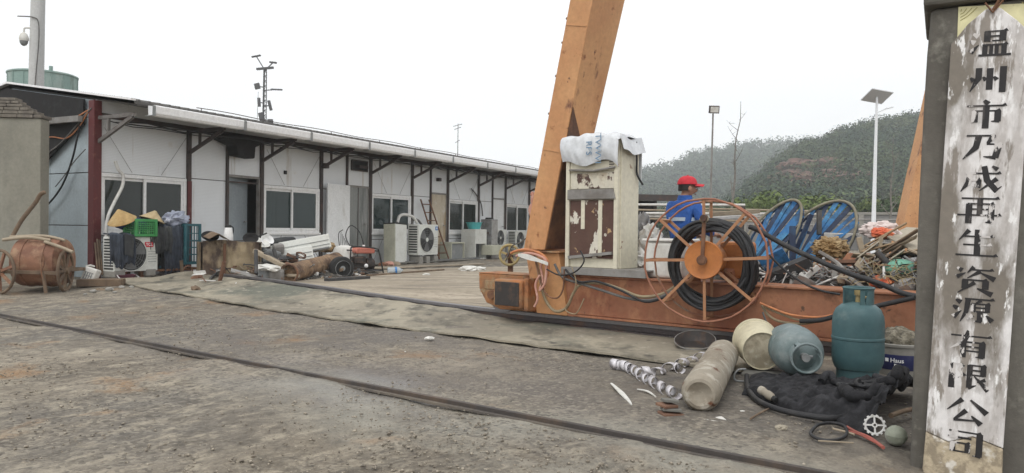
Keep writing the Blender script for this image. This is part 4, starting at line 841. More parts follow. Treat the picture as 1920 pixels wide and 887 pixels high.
MB().tube([(.05, -.02, 1.02), (.35, -.024, 1.0), (Wc - .03, -.02, 1.03)], .012, 8).build('lock_bar', mt['greysteel'], cb)
b = MB(); [b.bb(.52, .60, -.002, .0035, z, z + .012) for z in (1.03, 1.055, 1.08)]; b.build('louvre', mt['steel_dark'], cb)
b = MB(); b.prism([(Wc + .0, -.0), (Wc + .012, 0), (Wc + .012, Hc), (Wc + .0, Hc)], Dc - .04, Matrix.Translation((0, .22, 0))); b.build('side_panel', mt['cream'], cb, bevel=.004)
MB().tube(cr_pts([(Wc + .03, .30, Hc - .02), (Wc + .04, .30, Hc - .2), (Wc + .03, .33, Hc - .35), (Wc + .06, .4, Hc - .46)]), .012, 6).build('tie_strap', mt['cable_black'], cb, 60)
# woven sack draped over the top
def sack():
    p = RW(1.33, -.2, .662 + Hc)
    def fn(u, v):
        # u across the front, v from the front hem over the top to the back hem
        s = v * 1.12; x = -.045 + u * (Wc + .075)
        if s < .27: y = -.035 - .03 * math.sin(v * 12); z = .02 - (.27 - s)
        elif s < .71: y = -.03 + (s - .27); z = .03 + .02 * math.sin((s - .27) * 7)
        else: y = .43; z = .02 - (s - .71)
        sd = max(0, u - .86) / .14; z += -.03 * sd ** 2 + (.028 * (1 - abs(2 * u - 1)) if .2 < s < .74 else 0)
        fold = .012 * math.sin(u * 21 + v * 9) * math.sin(v * 14 + u * 4) + .012 * mnoise.noise(Vector((u * 5, v * 6, 2)))
        if s < .27: y -= abs(fold) * 1.2; z += .03 * math.sin(u * 9 + 1) * (1 - s / .27); x += .03 * (1 - s / .27) * (.6 - u)
        else: z += fold
        return (x, y, z)
    t = T('woven_sack', 'pale woven plastic sack draped over the cabinet top with faded blue print', 'sack', p, CZ)
    MB().sheet(fn, 40, 44, .006).build('sack_cloth', mt['sack'], t, smooth=50)
    b = MB()
    def fn2(u, v): return (Wc + .02 + .05 * v + .01 * math.sin(u * 9), -.02 + u * .44, .035 - v * .16 - .04 * math.sin(u * 3.1) ** 2)
    b.sheet(fn2, 16, 8, .005).build('sack_flap', mt['sack'], t, smooth=50)
    return t
sk_ = sack()
def text_mb(s, size, thick=.002, bold=0.0):
    c = bpy.data.curves.new('txt', 'FONT'); c.body = s; c.size = size; c.extrude = thick / 2; c.align_x = 'CENTER'; c.align_y = 'CENTER'; c.offset = bold; c.resolution_u = 3
    o = bpy.data.objects.new('txt', c); COL.objects.link(o); dg = bpy.context.evaluated_depsgraph_get(); dg.update()
    me = bpy.data.meshes.new_from_object(o.evaluated_get(dg)); mb = MB(); mb.add([v.co[:] for v in me.vertices], [list(p.vertices) for p in me.polygons])
    bpy.data.objects.remove(o); bpy.data.curves.remove(c); bpy.data.meshes.remove(me); return mb
def wrapz(mb, R):                                    # bend lettering lying in x-z round a drum of radius R whose axis is z
    mb.v = [(math.sin(x / R) * (R - y), -math.cos(x / R) * (R - y), z) for x, y, z in mb.v]; return mb
UP = Matrix.Rotation(rad(90), 4, 'X')                # text plane x-y -> x-z facing -y
for s, x, z, sz in (('TVWVI', .43, -.11, .10), ('RPS', .32, -.10, .095)):
    q = text_mb(s, sz, .002).moved(Matrix.Translation((x, -.078, z)) @ UP @ Matrix.Rotation(rad(-90 if s != 'PP 50' else -80), 4, 'Z')); q.build('faded_print', mt['bluetext'], sk_)
# ------------------------------------------------------------------ cable reel
rc = RL(1323, 487, -.46); RR = .545
re_ = T('cable_reel', 'large rusty orange spoked cable reel hung in front of the crane beam', 'reel', (rc.x, rc.y, rc.z), rad(A_R + 11))
def rim(y, r, name, seed):
    rr = random.Random(seed); pts = [(r * math.cos(a) * (1 + rr.uniform(-.012, .012)), y + rr.uniform(-.008, .008), r * math.sin(a) * (1 + rr.uniform(-.012, .012))) for a in [k * math.pi / 20 for k in range(40)]]
    MB().tube(pts, .0095, 8, True).build(name, mt['ring'], re_, 50)
rim(-.06, RR, 'front_rim', 1); rim(.24, RR * .985, 'rear_rim', 2)
for k in range(8):
    a = rad(k * 45 + 4 + random.uniform(-3, 3)); c_, s_ = math.cos(a), math.sin(a)
    for y, nm in ((-.06, 'spoke'), (.24, 'rear_spoke')):
        b = MB(); b.bar((.12 * c_, y, .12 * s_), ((RR - .01) * c_, y, (RR - .01) * s_), .012, .034, (0, 1, 0)) if False else b.bar((.12 * c_, y, .12 * s_), ((RR - .01) * c_, y, (RR - .01) * s_), .026, .010, (0, 1, 0)); b.build(nm, mt['spoke'], re_, bevel=.002)
    MB().bar(((RR - .02) * c_, -.06, (RR - .02) * s_), ((RR - .02) * c_, .24, (RR - .02) * s_), .03, .014, (c_, 0, s_)).build('cross_bar', mt['spoke'], re_)
MB().lathe([(.03, .0), (.12, .012), (.165, .0), (.172, .02), (.165, .032), (.15, .03), (.15, .30), (.03, .30)], 40, (0, -.10, 0), (0, 1, 0)).build('hub_drum', mt['hub'], re_, 35)
MB().cyl((0, -.17, 0), (0, .42, 0), .03, .03, 16).build('axle', mt['rusty'], re_, 40)
b = MB(); b.bar((0, -.13, .01), (.015, -.14, .37), .03, .022, (0, 1, 0)); b.cyl((.0, -.16, .0), (0, -.11, 0), .045, .04, 14); b.cyl((.015, -.18, .37), (.015, -.10, .37), .03, .03, 12); b.build('crank_arm', mt['rusty'], re_, 40)
MB().tube([(.015 + .035 * math.cos(a), -.15 + .01 * math.sin(3 * a), .36 + .028 * math.sin(a)) for a in [k * .5 for k in range(26)]], .007, 6).build('rope_knot', mt['rope'], re_, 60)
b = MB(); b.bar((.15, .28, -.1), (.18, .45, -.38), .08, .06); b.bar((-.15, .28, -.1), (-.18, .45, -.38), .08, .06); b.bar((0, .3, 0), (0, .46, 0), .2, .16); b.build('reel_bracket', mt['crane_red'], re_)
MB().bb(.05, .34, .33, .62, -.18, .16).build('gear_motor', mt['hub'], re_, bevel=.03)
rg = random.Random(4)
for k in range(15):
    r0 = .315 + .085 * rg.random(); y0 = .015 + .19 * rg.random(); ph = rg.uniform(0, 6.28); pts = []
    sag = .035 + .02 * rg.random()
    for i in range(48):
        a = i * 2 * math.pi / 48; rr = r0 * (1 + .03 * math.sin(2 * a + ph) + .015 * math.sin(5 * a + ph)); pts.append((rr * math.cos(a) * .97 + .03, y0 + .03 * math.sin(3 * a + ph), rr * math.sin(a) - sag + (.0)))
    MB().tube(pts, .015 + .004 * (k % 3), 8, True).build('wound_cable', mt['rubber'], re_, 60)
# ------------------------------------------------------------------ hoses and wires on the crane
def CP(pts, off): return [RL(u, v, off) for u, v in pts]
cable('black_hose', 'long black hose sloping down across the scrap heap from the reel to the gate pillar', CP(((1405, 425), (1424, 433), (1470, 459), (1530, 487), (1590, 512), (1650, 532), (1690, 549), (1720, 556)), -.30), .022, mt['rubber'], 'hose')
cable('thin_hose', 'thin dark lead crossing the heap low beside the long black hose', CP(((1442, 478), (1470, 505), (1505, 530), (1540, 545), (1575, 552)), -.25), .010, mt['rubber'], 'cable')
hs_ = [(((1003, 478), (1012, 520), (1022, 560), (1040, 583), (1062, 577), (1075, 550), (1090, 533), (1125, 531), (1160, 541), (1200, 556), (1240, 552), (1268, 536)), .016, 'cable_tan', 'tan hose looping below the leg foot and along the orange beam'),
       (((1040, 495), (1055, 520), (1090, 532), (1130, 545), (1180, 560), (1225, 562), (1262, 545)), .014, 'cable_grey', 'grey cable sagging along the face of the orange beam'),
       (((1060, 505), (1085, 528), (1120, 528), (1165, 545), (1210, 566), (1250, 556)), .012, 'cable_black', 'black cable sagging along the face of the orange beam'),
       (((1000, 470), (1008, 505), (1018, 540), (1030, 556), (1046, 558), (1056, 540), (1058, 505)), .009, 'rusty', 'brown wire hanging in a loop beside the leg foot'),
       (((1072, 500), (1080, 530), (1070, 560), (1060, 580), (1080, 588), (1095, 560)), .006, 'cable_tan', 'thin tan wire dangling under the cabinet channel'),
       (((1025, 505), (1050, 516), (1078, 510), (1095, 490), (1088, 470)), .008, 'cable_black', 'black wire tangled round the end of the cabinet channel')]
for i, (p, r, m_, lab) in enumerate(hs_): cable('beam_cable', lab, CP(p, -.27 - .025 * i), r, mt[m_], 'cable', 'cables hung along the crane beam')
cable('orange_hose', 'orange cable bent over the flange at the foot of the crane leg', CP(((958, 475), (966, 471), (985, 468), (1008, 473), (1022, 482), (1028, 496), (1026, 520)), -.34), .014, mt['cable_orange'])
cable('orange_hose', 'second faded orange hose lying under the bright one on the leg flange', CP(((968, 480), (990, 475), (1012, 480), (1024, 492), (1022, 530), (1012, 545)), -.36), .015, mt['cable_pink'])
o = MB().sheet(lambda u, v: tuple(RL(972 + 56 * u, 478 + 17 * u ** 1.3 + (v - .5) * (8 * math.sin(min(1, u * 1.3 + .15) * 2.6) + 2), -.385)), 18, 4, .01).build('torn_cloth', mt['white'], smooth=60); tag(o, 'torn white plastic strip snagged on the flange of the crane leg', 'strip')
for i, (u0, v0) in enumerate(((1010, 486), (1000, 520))):
    cable('pink_wire', ['pinkish wires bunched and hanging down the leg foot', 'pale pink wires hanging lower on the leg foot'][i], CP(((u0 + 12, v0 - 4), (u0 + 4, v0 + 14), (u0 + 8, v0 + 40), (u0 + 2, v0 + 55)), -.33 - .03 * i), .013, mt['cable_pink'])
b = MB()
for k in range(4): b.tube(cr_pts([Vector((.02 * k - .03, .015 * (k % 2), .17)), Vector((.05 - .02 * k, 0, .08)), Vector((-.05 + .025 * k, .02, -.03)), Vector((.02 - .015 * k, 0, -.16)), Vector((-.02, .01, -.2))]), .028, 8)
q = RL(998, 388, .40); o = b.build('rope_bundle', mt['cable_pink'], loc=q, smooth=60); o.scale = (.62, .62, 1.0); tag(o, 'pinkish rope bundle hanging on the left side of the crane leg', 'rope')
# guide pulley on a bracket behind the bogie
pc = RL(955, 478, .55); py = T('pulley_wheel', 'small yellow spoked pulley wheel mounted behind the crane bogie', 'pulley', pc, rad(A_R + 20)); pr = .125
MB().tube([(pr * math.cos(a), 0, pr * math.sin(a)) for a in [k * math.pi / 16 for k in range(32)]], .017, 8, True).build('rim', mt['yellowwheel'], py, 60)
for k in range(5): MB().bar((0, 0, 0), (pr * math.cos(k * 1.2566 + .3), 0, pr * math.sin(k * 1.2566 + .3)), .025, .012, (0, 1, 0)).build('spoke', mt['yellowwheel'], py)
MB().cyl((0, -.04, 0), (0, .04, 0), .03, .03, 14).build('hub', mt['rusty'], py, 40)
b = MB(); zb = pc.z - .14; b.bar((0, .05, 0), (0, .06, -zb), .06, .04); b.bb(-.15, .15, .0, .12, -zb - .14, -zb); b.build('stand', mt['rusty'], py)
cable('wire_rope', 'thin steel rope running from the yellow pulley up to the crane leg', [RL(948, 490, .5), RL(960, 462, .5), RL(975, 455, .4), RL(990, 444, .1)], .008, mt['cable_grey'])
# white container on the beam behind the reel
wc = RL(1257, 522, .10); wb = T('white_tub', 'dirty white plastic tub sitting on the crane beam behind the reel', 'tub', (wc.x, wc.y, .585), CZ)
MB().prism([(-.19, 0), (.19, 0), (.215, .36), (-.215, .36)], .34).build('tub_body', mt['white'], wb, bevel=.03, seg=3); b = MB(); b.bb(-.23, .23, -.185, .185, .362, .39); b.build('lid', mt['white'], wb, bevel=.01)
# ------------------------------------------------------------------ worker
def skin_obj(name, J, E, mat, parent, root, sub=2):
    ks = list(J); me = bpy.data.meshes.new(name); me.from_pydata([J[k][0] for k in ks], [(ks.index(a), ks.index(b)) for a, b in E], []); me.materials.append(mat)
    o = bpy.data.objects.new(name, me); COL.objects.link(o); o.parent = parent; o.modifiers.new('skin', 'SKIN').use_smooth_shade = True
    d = me.skin_vertices[0].data
    for i, k in enumerate(ks): r = J[k][1]; d[i].radius = r if isinstance(r, tuple) else (r, r); d[i].use_root = (k == root)
    s = o.modifiers.new('sub', 'SUBSURF'); s.levels = sub; s.render_levels = sub; return o
hp = D(1289, 352, 8.35); zg = gz(hp.x, hp.y)
man = T('person', 'worker in red cap and blue work jacket standing behind the cable reel', 'person', (hp.x - .035, hp.y, zg + .0), rad(-58))
J = {'pel': ((0, 0, .93), (.125, .10)), 'sp': ((0, -.01, 1.06), (.12, .09)), 'ch': ((0, -.01, 1.26), (.145, .10)), 'nb': ((0, 0, 1.40), (.065, .06)), 'nk': ((0, .015, 1.455), .05), 'h0': ((.01, .04, 1.485), (.062, .075)), 'h1': ((.012, .04, 1.55), (.075, .092)), 'h2': ((.012, .035, 1.62), (.066, .08)), 'nose': ((.055, .147, 1.515), .012)}
E = [('pel', 'sp'), ('sp', 'ch'), ('ch', 'nb'), ('nb', 'nk'), ('nk', 'h0'), ('h0', 'h1'), ('h1', 'h2'), ('h1', 'nose')]
JK = {'pel': ((0, 0, .84), (.175, .135)), 'sp': ((0, -.01, 1.04), (.165, .125)), 'ch': ((0, -.015, 1.24), (.175, .125)), 'up': ((0, -.005, 1.36), (.12, .09)), 'col': ((.0, .008, 1.425), (.07, .066))}
EK = [('pel', 'sp'), ('sp', 'ch'), ('ch', 'up'), ('up', 'col')]
TR = {'pel': ((0, 0, .92), (.15, .115))}; ET = []
for s, n in ((-1, 'l'), (1, 'r')):
    J |= {n + 'sh': ((s * .17, -.005, 1.36), .055), n + 'el': ((s * .24, .06, 1.10), .04), n + 'wr': ((s * .17, .28, 1.02), .028), n + 'pm': ((s * .155, .34, 1.02), (.03, .018))}
    E += [('ch', n + 'sh'), (n + 'sh', n + 'el'), (n + 'el', n + 'wr'), (n + 'wr', n + 'pm')]
    for i in range(4):
        bx = s * (.155 + (i - 1.5) * .02); J |= {f'{n}f{i}a': ((bx, .375, 1.018), .010), f'{n}f{i}b': ((bx, .405 - .004 * abs(i - 1.5), 1.0), .009), f'{n}f{i}c': ((bx, .412 - .006 * abs(i - 1.5), .975), .008)}
        E += [(n + 'pm', f'{n}f{i}a'), (f'{n}f{i}a', f'{n}f{i}b'), (f'{n}f{i}b', f'{n}f{i}c')]
    J |= {n + 't0': ((s * .115, .345, 1.01), .011), n + 't1': ((s * .10, .375, 1.0), .009)}; E += [(n + 'pm', n + 't0'), (n + 't0', n + 't1')]
    J |= {n + 'hip': ((s * .09, 0, .86), .085), n + 'kn': ((s * .10, .01, .48), .055), n + 'an': ((s * .10, -.02, .09), .038), n + 'toe': ((s * .11, .13, .035), .03)}
    E += [('pel', n + 'hip'), (n + 'hip', n + 'kn'), (n + 'kn', n + 'an'), (n + 'an', n + 'toe')]
    JK |= {n + 'sh': ((s * .185, -.005, 1.335), .078), n + 'el': ((s * .25, .06, 1.10), .064), n + 'wr': ((s * .178, .26, 1.025), .046)}
    EK += [('ch', n + 'sh'), (n + 'sh', n + 'el'), (n + 'el', n + 'wr')]
    TR |= {n + 'hip': ((s * .095, 0, .82), .10), n + 'kn': ((s * .105, .01, .46), .078), n + 'an': ((s * .105, -.015, .12), .07)}
    ET += [('pel', n + 'hip'), (n + 'hip', n + 'kn'), (n + 'kn', n + 'an')]
skin_obj('body', J, E, mt['skin'], man, 'pel')
jk = skin_obj('jacket', JK, EK, mt['blue_cloth'], man, 'pel'); skin_obj('trousers', TR, ET, mt['trouser'], man, 'pel')
MB().sheet(lambda u, v: ((.068 + .012 * (1 - v)) * math.sin(u * 6.28), .012 + (.066 + .012 * (1 - v)) * math.cos(u * 6.28), 1.40 + .05 * v), 24, 3, .008).build('collar', mt['blue_cloth'], jk, smooth=60)
def band(z, h, rx, ry, nm): MB().sheet(lambda u, v: (rx * math.sin(u * 6.28) , -.013 + ry * math.cos(u * 6.28), z + h * v), 40, 2, .004).build(nm, mt['stripe'], jk, smooth=60)
band(1.165, .04, .178, .131, 'reflective_stripe')
for s in (-1, 1): MB().tube([Vector((s * .188, -.003, 1.325)).lerp(Vector((s * .25, .06, 1.10)), k) for k in (.62, .80)], [.071, .069], 16).build('sleeve_stripe', mt['stripe'], jk, 60)
for s in (-1, 1):
    MB().lathe([(.03, -.13), (.048, -.1), (.05, 0), (.046, .1), (.03, .14)], 16, (s * .108, .04, .05), (s * .06, 1, 0)).build('shoe', mt['soot'], man, 60)
hd = T('head', 'x', 'x'); bpy.data.objects.remove(hd)
# hair, ears, eyes, cap: turned a little further right than the shoulders
HM = Matrix.Translation((.012, .038, 1.56)) @ Matrix.Rotation(rad(-24), 4, 'Z')
def hpart(mb, nm, mat, parent=man, sm=60): return mb.moved(HM).build(nm, mat, parent, sm)
hpart(MB().sheet(lambda u, v: (.078 * math.cos(rad(180 + 180 * u)) * (1 + .02 * math.sin(u * 60)), .094 * math.sin(rad(180 + 180 * u)) * .98 - .004, .02 - .075 * v), 24, 4, .008), 'hair', mt['hair'])
for s in (-1, 1):
    hpart(MB().lump((s * .083, -.005, -.035), (.012, .022, .033), 2, .2), 'ear', mt['skin'])
    hpart(MB().lump((s * .033, .088, -.028), (.012, .008, .009), 1, 0), 'eye', mt['textwhite'])
hpart(MB().lump((0, .090, -.095), (.024, .008, .007), 1, .1), 'mouth', M('lips', (.25, .09, .075), rough=.5)); hpart(MB().lump((0, .092, -.05), (.015, .022, .022), 2, .15), 'nose', mt['skin'])
def capfn(u, v):
    a = u * 2 * math.pi; e = v * math.pi / 2; k = 1 + .02 * math.cos(6 * a) * math.sin(e)
    return (.093 * math.cos(a) * math.cos(e) ** .8 * k, -.004 + .113 * math.sin(a) * math.cos(e) ** .8 * k, .015 + .098 * math.sin(e))
cp = hpart(MB().sheet(capfn, 32, 10, .004), 'cap', mt['cap'])
hpart(MB().sheet(lambda u, v: ((u - .5) * .15 * (1 - .35 * v ** 2), .09 + .105 * v * math.sqrt(max(0, 1 - (2 * u - 1) ** 2 * .55)) - .035 * (1 - v) * (2 * u - 1) ** 2, .03 - .010 * v - .03 * (2 * u - 1) ** 2), 14, 8, .005), 'cap_brim', mt['cap'], cp); hpart(MB().lump((0, 0, .115), (.012, .012, .008), 1, 0), 'cap_button', mt['cap'], cp)
# ------------------------------------------------------------------ gate pillar and name board
pb = G(1706, 868, 0.0); PZ = rad(-30); PMAT = Matrix.Translation(pb) @ Matrix.Rotation(PZ, 4, 'Z'); PINV = PMAT.inverted()
def PL(u, v, off):
    d = Vector(ray(u, v)); c = Vector(CC); n = PMAT.to_3x3() @ Vector((0, 1, 0)); p0 = PMAT @ Vector((0, off, 0)); t = (p0 - c).dot(n) / d.dot(n); return PINV @ (c + d * t)
gp_ = T('gate_pillar', 'dark grey rendered gate pillar at the right edge carrying the name board', 'pillar', pb, PZ)
xt = PL(1746, 18, 0); zt_ = PL(1740, 17, 0).z
MB().prism([(0, -.1), (.85, -.1), (.85, zt_)] + [(q.x, min(q.z, zt_)) for q in [PL(a_, b_, 0) for a_, b_ in ((1746, 17), (1738, 105), (1731, 220), (1722, 400), (1715, 620))]], .6, Matrix.Translation((0, .3, 0))).build('shaft', mt['pillar'], gp_, bevel=.02, seg=3)
MB().bb(xt.x - .03, .9, -.05, .66, zt_ + .002, zt_ + .16).build('cap_slab', mt['pillar'], gp_, bevel=.015)
c0 = PL(1803, 900, -.05); c1 = PL(1862, 12, -.05); ax = (c1 - c0); ax.y = 0; LB = ax.length; th = math.atan2(ax.x, ax.z)
sb = T('name_board', 'weathered white painted wooden name board with black characters fixed to the gate pillar', 'sign', PMAT @ Vector((c0.x, -.035, c0.z)), rot=(0, th, PZ))
hw = .148
sh_ = LB - .125
board = MB().prism([(-hw, .19), (-.06, .16), (.03, .20), (hw * .97, .17), (hw, sh_ - .01), (hw * .62, sh_ + .055), (.03, LB - .012), (0, LB), (-.03, LB - .015), (-hw * .6, sh_ + .055), (-hw, sh_ - .03)], .045).build('board', mt['boardpaint'], sb, bevel=.004)
MB().prism([(-hw * 1.03, .02), (-hw * .9, -.06), (hw * .9, -.06), (hw, .03), (hw * .97, .168), (.03, .198), (-.06, .158), (-hw, .188)], .045).build('board_end', mt['boardend'], sb, bevel=.008)
y0 = PL(1797, 62, -.008); y1 = PL(1797, 13, -.008); y2 = PL(1965, 4, -.008)
o = MB().prism([(y0.x - .004, y0.z - .03), (y2.x, y0.z), (y2.x, y2.z), (y1.x, y1.z)], .006).build('yellow_backing', mt['yellow'], loc=PMAT @ Vector((0, -.006, 0)), rot=(0, 0, PZ)); tag(o, 'pale yellow sheet with lacy corners behind the pointed top of the name board', 'backing sheet')
for sx, bx in ((1, y1.x), (-1, y2.x - .02)):
    lc = MB()
    for k in range(4):
        a = .012 + .02 * k; lc.tube([(bx + sx * a, -.004, y1.z - .012), (bx + sx * (a * .5 + .004), -.004, y1.z - .018 - a * .35), (bx + sx * .008, -.004, y1.z - .012 - a * .7)], .0016, 4)
    lc.build('lace_pattern', M('lace_print', (.42, .38, .16), rough=.7), o)
hk = MB(); hk.tube(cr_pts([(0, -.03, LB - .02), (.02, -.05, LB + .03), (-.02, -.04, LB + .06), (.01, -.02, LB + .03)]), .006, 6); hk.tube([(-.03, -.025, LB + .015), (.0, -.03, LB - .03), (.035, -.025, LB + .02)], .005, 6); hk.build('hanging_wire', mt['rusty'], sb, 60)
# brush-cut characters, each stroke a ribbon with its own swelling
WD, TN = 15, 4.5
def H(x0, y, x1): return [('s', [(x0, y, TN), (x1 - 6, y, TN)]), ('t', [(x1 - 14, y + 1), (x1 - 5, y + 9), (x1, y - 2)])]
def Vv(x, y1, y0, w=WD): return [('s', [(x, y1, w), (x, y0, w)])]
def S(*p): return [('s', list(p))]
def hook(x, y): return S((x + 4, y + 2, 9), (x - 14, y + 1, 2))
SHUI = S((10, 86, 6), (22, 76, 14)) + S((4, 62, 6), (15, 53, 14)) + S((6, 20, 14), (24, 46, 2))
CH = [SHUI + Vv(42, 92, 56) + H(36, 91, 88) + Vv(76, 92, 56) + S((46, 74, TN), (70, 74, TN)) + S((46, 58, TN), (70, 58, TN)) + Vv(38, 44, 10, 12) + Vv(52, 42, 10, 9) + Vv(64, 42, 10, 9) + Vv(80, 44, 10, 12) + H(32, 44, 90) + S((24, 8, TN + 1), (96, 8, TN + 1)),
      S((10, 58, 5), (18, 46, 13)) + S((28, 92, WD), (28, 55, WD), (10, 8, 2)) + S((38, 60, 5), (45, 48, 12)) + Vv(53, 90, 14) + S((62, 60, 5), (69, 48, 12)) + Vv(82, 95, 4),
      S((44, 99, 8), (54, 86, 14)) + H(6, 80, 96) + Vv(25, 62, 22) + H(20, 62, 84) + Vv(76, 62, 24) + hook(76, 24) + Vv(50, 80, 0),
      H(10, 88, 76) + S((38, 88, WD), (32, 46, WD), (4, 4, 2)) + S((70, 88, 14), (58, 60, 7)) + H(56, 58, 92) + S((84, 58, WD), (76, 10, WD)) + S((78, 10, 11), (50, 14, 2)),
      H(14, 70, 94) + S((24, 70, WD), (20, 36, 13), (4, 4, 2)) + H(24, 46, 50) + S((44, 46, 11), (43, 22, 11)) + hook(44, 22) + S((54, 96, 13), (62, 46, WD), (84, 10, WD), (95, 26, 2)) + S((84, 52, 12), (46, 8, 2)) + S((72, 96, 5), (84, 84, 12)),
      H(8, 91, 94) + Vv(26, 72, 2) + H(22, 72, 84) + Vv(76, 72, 6) + hook(76, 6) + Vv(50, 91, 32, 13) + S((30, 53, TN), (70, 53, TN)) + H(0, 32, 100),
      S((30, 94, 12), (8, 58, 2)) + H(20, 72, 88) + Vv(50, 97, 4) + H(18, 42, 84) + H(2, 5, 98),
      S((8, 92, 5), (20, 82, 13)) + S((8, 58, 12), (28, 74, 2)) + S((46, 97, 11), (32, 74, 2)) + H(42, 86, 92) + S((62, 82, 12), (32, 54, 2)) + S((62, 76, 3), (94, 54, 14)) + Vv(28, 48, 16) + H(22, 48, 80) + Vv(74, 48, 16) + S((50, 40, 11), (12, -2, 2)) + S((56, 18, 4), (90, -2, 15)),
      SHUI + H(30, 91, 98) + S((38, 91, 13), (35, 44, 11), (22, 4, 2)) + S((68, 88, 10), (56, 78, 3)) + Vv(50, 74, 45, 12) + H(46, 74, 90) + Vv(82, 74, 45, 12) + S((54, 60, TN), (78, 60, TN)) + S((50, 46, TN), (84, 46, TN)) + Vv(66, 45, 10, 13) + hook(66, 9) + S((50, 32, 11), (38, 12, 2)) + S((80, 34, 4), (94, 14, 14)),
      H(4, 80, 98) + S((46, 99, 13), (34, 58, 12), (4, 30, 2)) + Vv(34, 58, 0, 13) + H(30, 58, 84) + Vv(76, 58, 4) + hook(76, 4) + S((40, 41, TN), (70, 41, TN)) + S((40, 25, TN), (70, 25, TN)),
      Vv(12, 92, 0) + S((12, 91, TN), (36, 91, TN)) + S((36, 91, 12), (26, 70, 5), (40, 52, 11), (26, 40, 2)) + Vv(52, 92, 6, 13) + H(50, 91, 90) + Vv(82, 92, 54, 13) + S((56, 73, TN), (78, 73, TN)) + S((52, 55, TN), (84, 55, TN)) + S((50, 6, 11), (68, 18, 2)) + S((88, 42, 10), (70, 30, 3)) + S((62, 52, 3), (96, 4, 15)),
      S((40, 94, 13), (6, 48, 2)) + S((58, 94, 5), (96, 50, 15)) + S((50, 54, 13), (24, 16, 6)) + S((22, 14, 7), (76, 20, 4)) + S((62, 36, 4), (84, 8, 15)),
      H(14, 90, 90) + Vv(84, 90, 6) + hook(84, 6) + S((12, 68, TN + 1), (66, 68, TN + 1)) + Vv(24, 48, 14, 13) + H(20, 48, 66) + Vv(58, 48, 14, 13) + S((26, 16, TN), (58, 16, TN))]
CHV = [82, 150, 215, 275, 336, 394, 455, 524, 581, 645, 704, 770, 829]
lt = MB(); yy = 0
for ci, (ch, v_) in enumerate(zip(CH, CHV)):
    p = PL(1862 - (v_ - 12) * .0664 - 4, v_, -.05); zc = (Vector((p.x, 0, p.z)) - Vector((c0.x, 0, c0.z))).dot(Vector((ax.x, 0, ax.z)).normalized())
    wz = .122 if ci not in (7, 8, 9, 10, 11, 12) else .118; wx = .165
    for k_, q in ch:
        yy += 1; yo = -.0235 - .00035 * (yy % 9)
        if k_ == 't': lt.add([((x / 100 - .5) * wx, yo, zc + (y / 100 - .5) * wz) for x, y in q], [(0, 2, 1)]); continue
        pts = [((x / 100 - .5) * wx, (y / 100 - .5) * wz, w / 100 * wx * .5) for x, y, w in q]; L_, R_ = [], []
        for i, (x, z, w) in enumerate(pts):
            a = pts[max(i - 1, 0)]; b_ = pts[min(i + 1, len(pts) - 1)]; dx, dz_ = b_[0] - a[0], b_[1] - a[1]; l = math.hypot(dx, dz_) or 1
            L_.append((x - dz_ / l * w, yo, zc + z + dx / l * w)); R_.append((x + dz_ / l * w, yo, zc + z - dx / l * w))
        n = len(pts); lt.add(L_ + R_, [(i, n + i, n + i + 1, i + 1) for i in range(n - 1)])
lt.build('lettering', mt['letter'], sb)
# ------------------------------------------------------------------ bottles, bucket and litter by the pillar
def lpg(name, label, mat, loc, rot, open_dir):
    t = T(name, label, 'gas bottle', loc, rot=rot); R0 = .170
    MB().lathe([(.0, .075), (.10, .062), (.15, .085), (.166, .13), (R0, .17), (R0, .285), (R0 + .004, .29), (R0 + .004, .302), (R0, .307), (R0, .41), (.164, .455), (.145, .50), (.11, .53), (.05, .545), (0, .548)], 48).build('vessel', mat, t, 35)
    MB().lathe([(.128, 0), (.138, 0), (.138, .075), (.142, .105), (.132, .105), (.128, .075)], 40, caps=False).build('foot_ring', mat, t, 40)
    def col(u, v):
        a = open_dir + rad(62) + u * rad(236); e = min(u, 1 - u) / .07; top = .128 * (1 if e > 1 else .35 + .65 * math.sin(e * math.pi / 2))
        return (.100 * math.cos(a), .100 * math.sin(a), .522 + top * v)
    MB().sheet(col, 60, 8, .006).build('collar', mat, t, smooth=50)
    MB().tube([(.099 * math.cos(a), .099 * math.sin(a), .646) for a in [k * math.pi / 20 for k in range(40)]], .0085, 8, True).build('collar_rim', mat, t, 60)
    for q in (-48, 48): a = open_dir + rad(q); MB().bar((.097 * math.cos(a), .097 * math.sin(a), .515), (.097 * math.cos(a), .097 * math.sin(a), .645), .03, .006, (math.cos(a), math.sin(a), 0)).build('collar_stay', mat, t)
    v = MB(); v.cyl((0, 0, .54), (0, 0, .60), .022, .018, 12); v.cyl((0, 0, .595), (0, 0, .635), .028, .028, 12); v.cyl((0, 0, .58), (.055, 0, .58), .013, .011, 10); v.build('valve', mt['yellowwheel'] if mat is mt['teal_lpg'] else mt['greydull'], t, 40); return t
lp = G(1606, 716, .03); lpg('gas_bottle', 'teal green gas bottle standing upright beside the gate pillar', mt['teal_lpg'], (lp.x + .06, lp.y + .12, .022), (0, 0, rad(-20)), rad(232))
ly = G(1506, 714, .03)
d_ = Vector((-.14, -1, -.02)).normalized(); tl = d_.to_track_quat('Z', 'Y').to_euler()
lpg('gas_bottle', 'grey green gas bottle lying on its side with its collar facing out', mt['grey_lpg'], Vector((ly.x, ly.y, .20)) - d_ * .56, tl, rad(70))
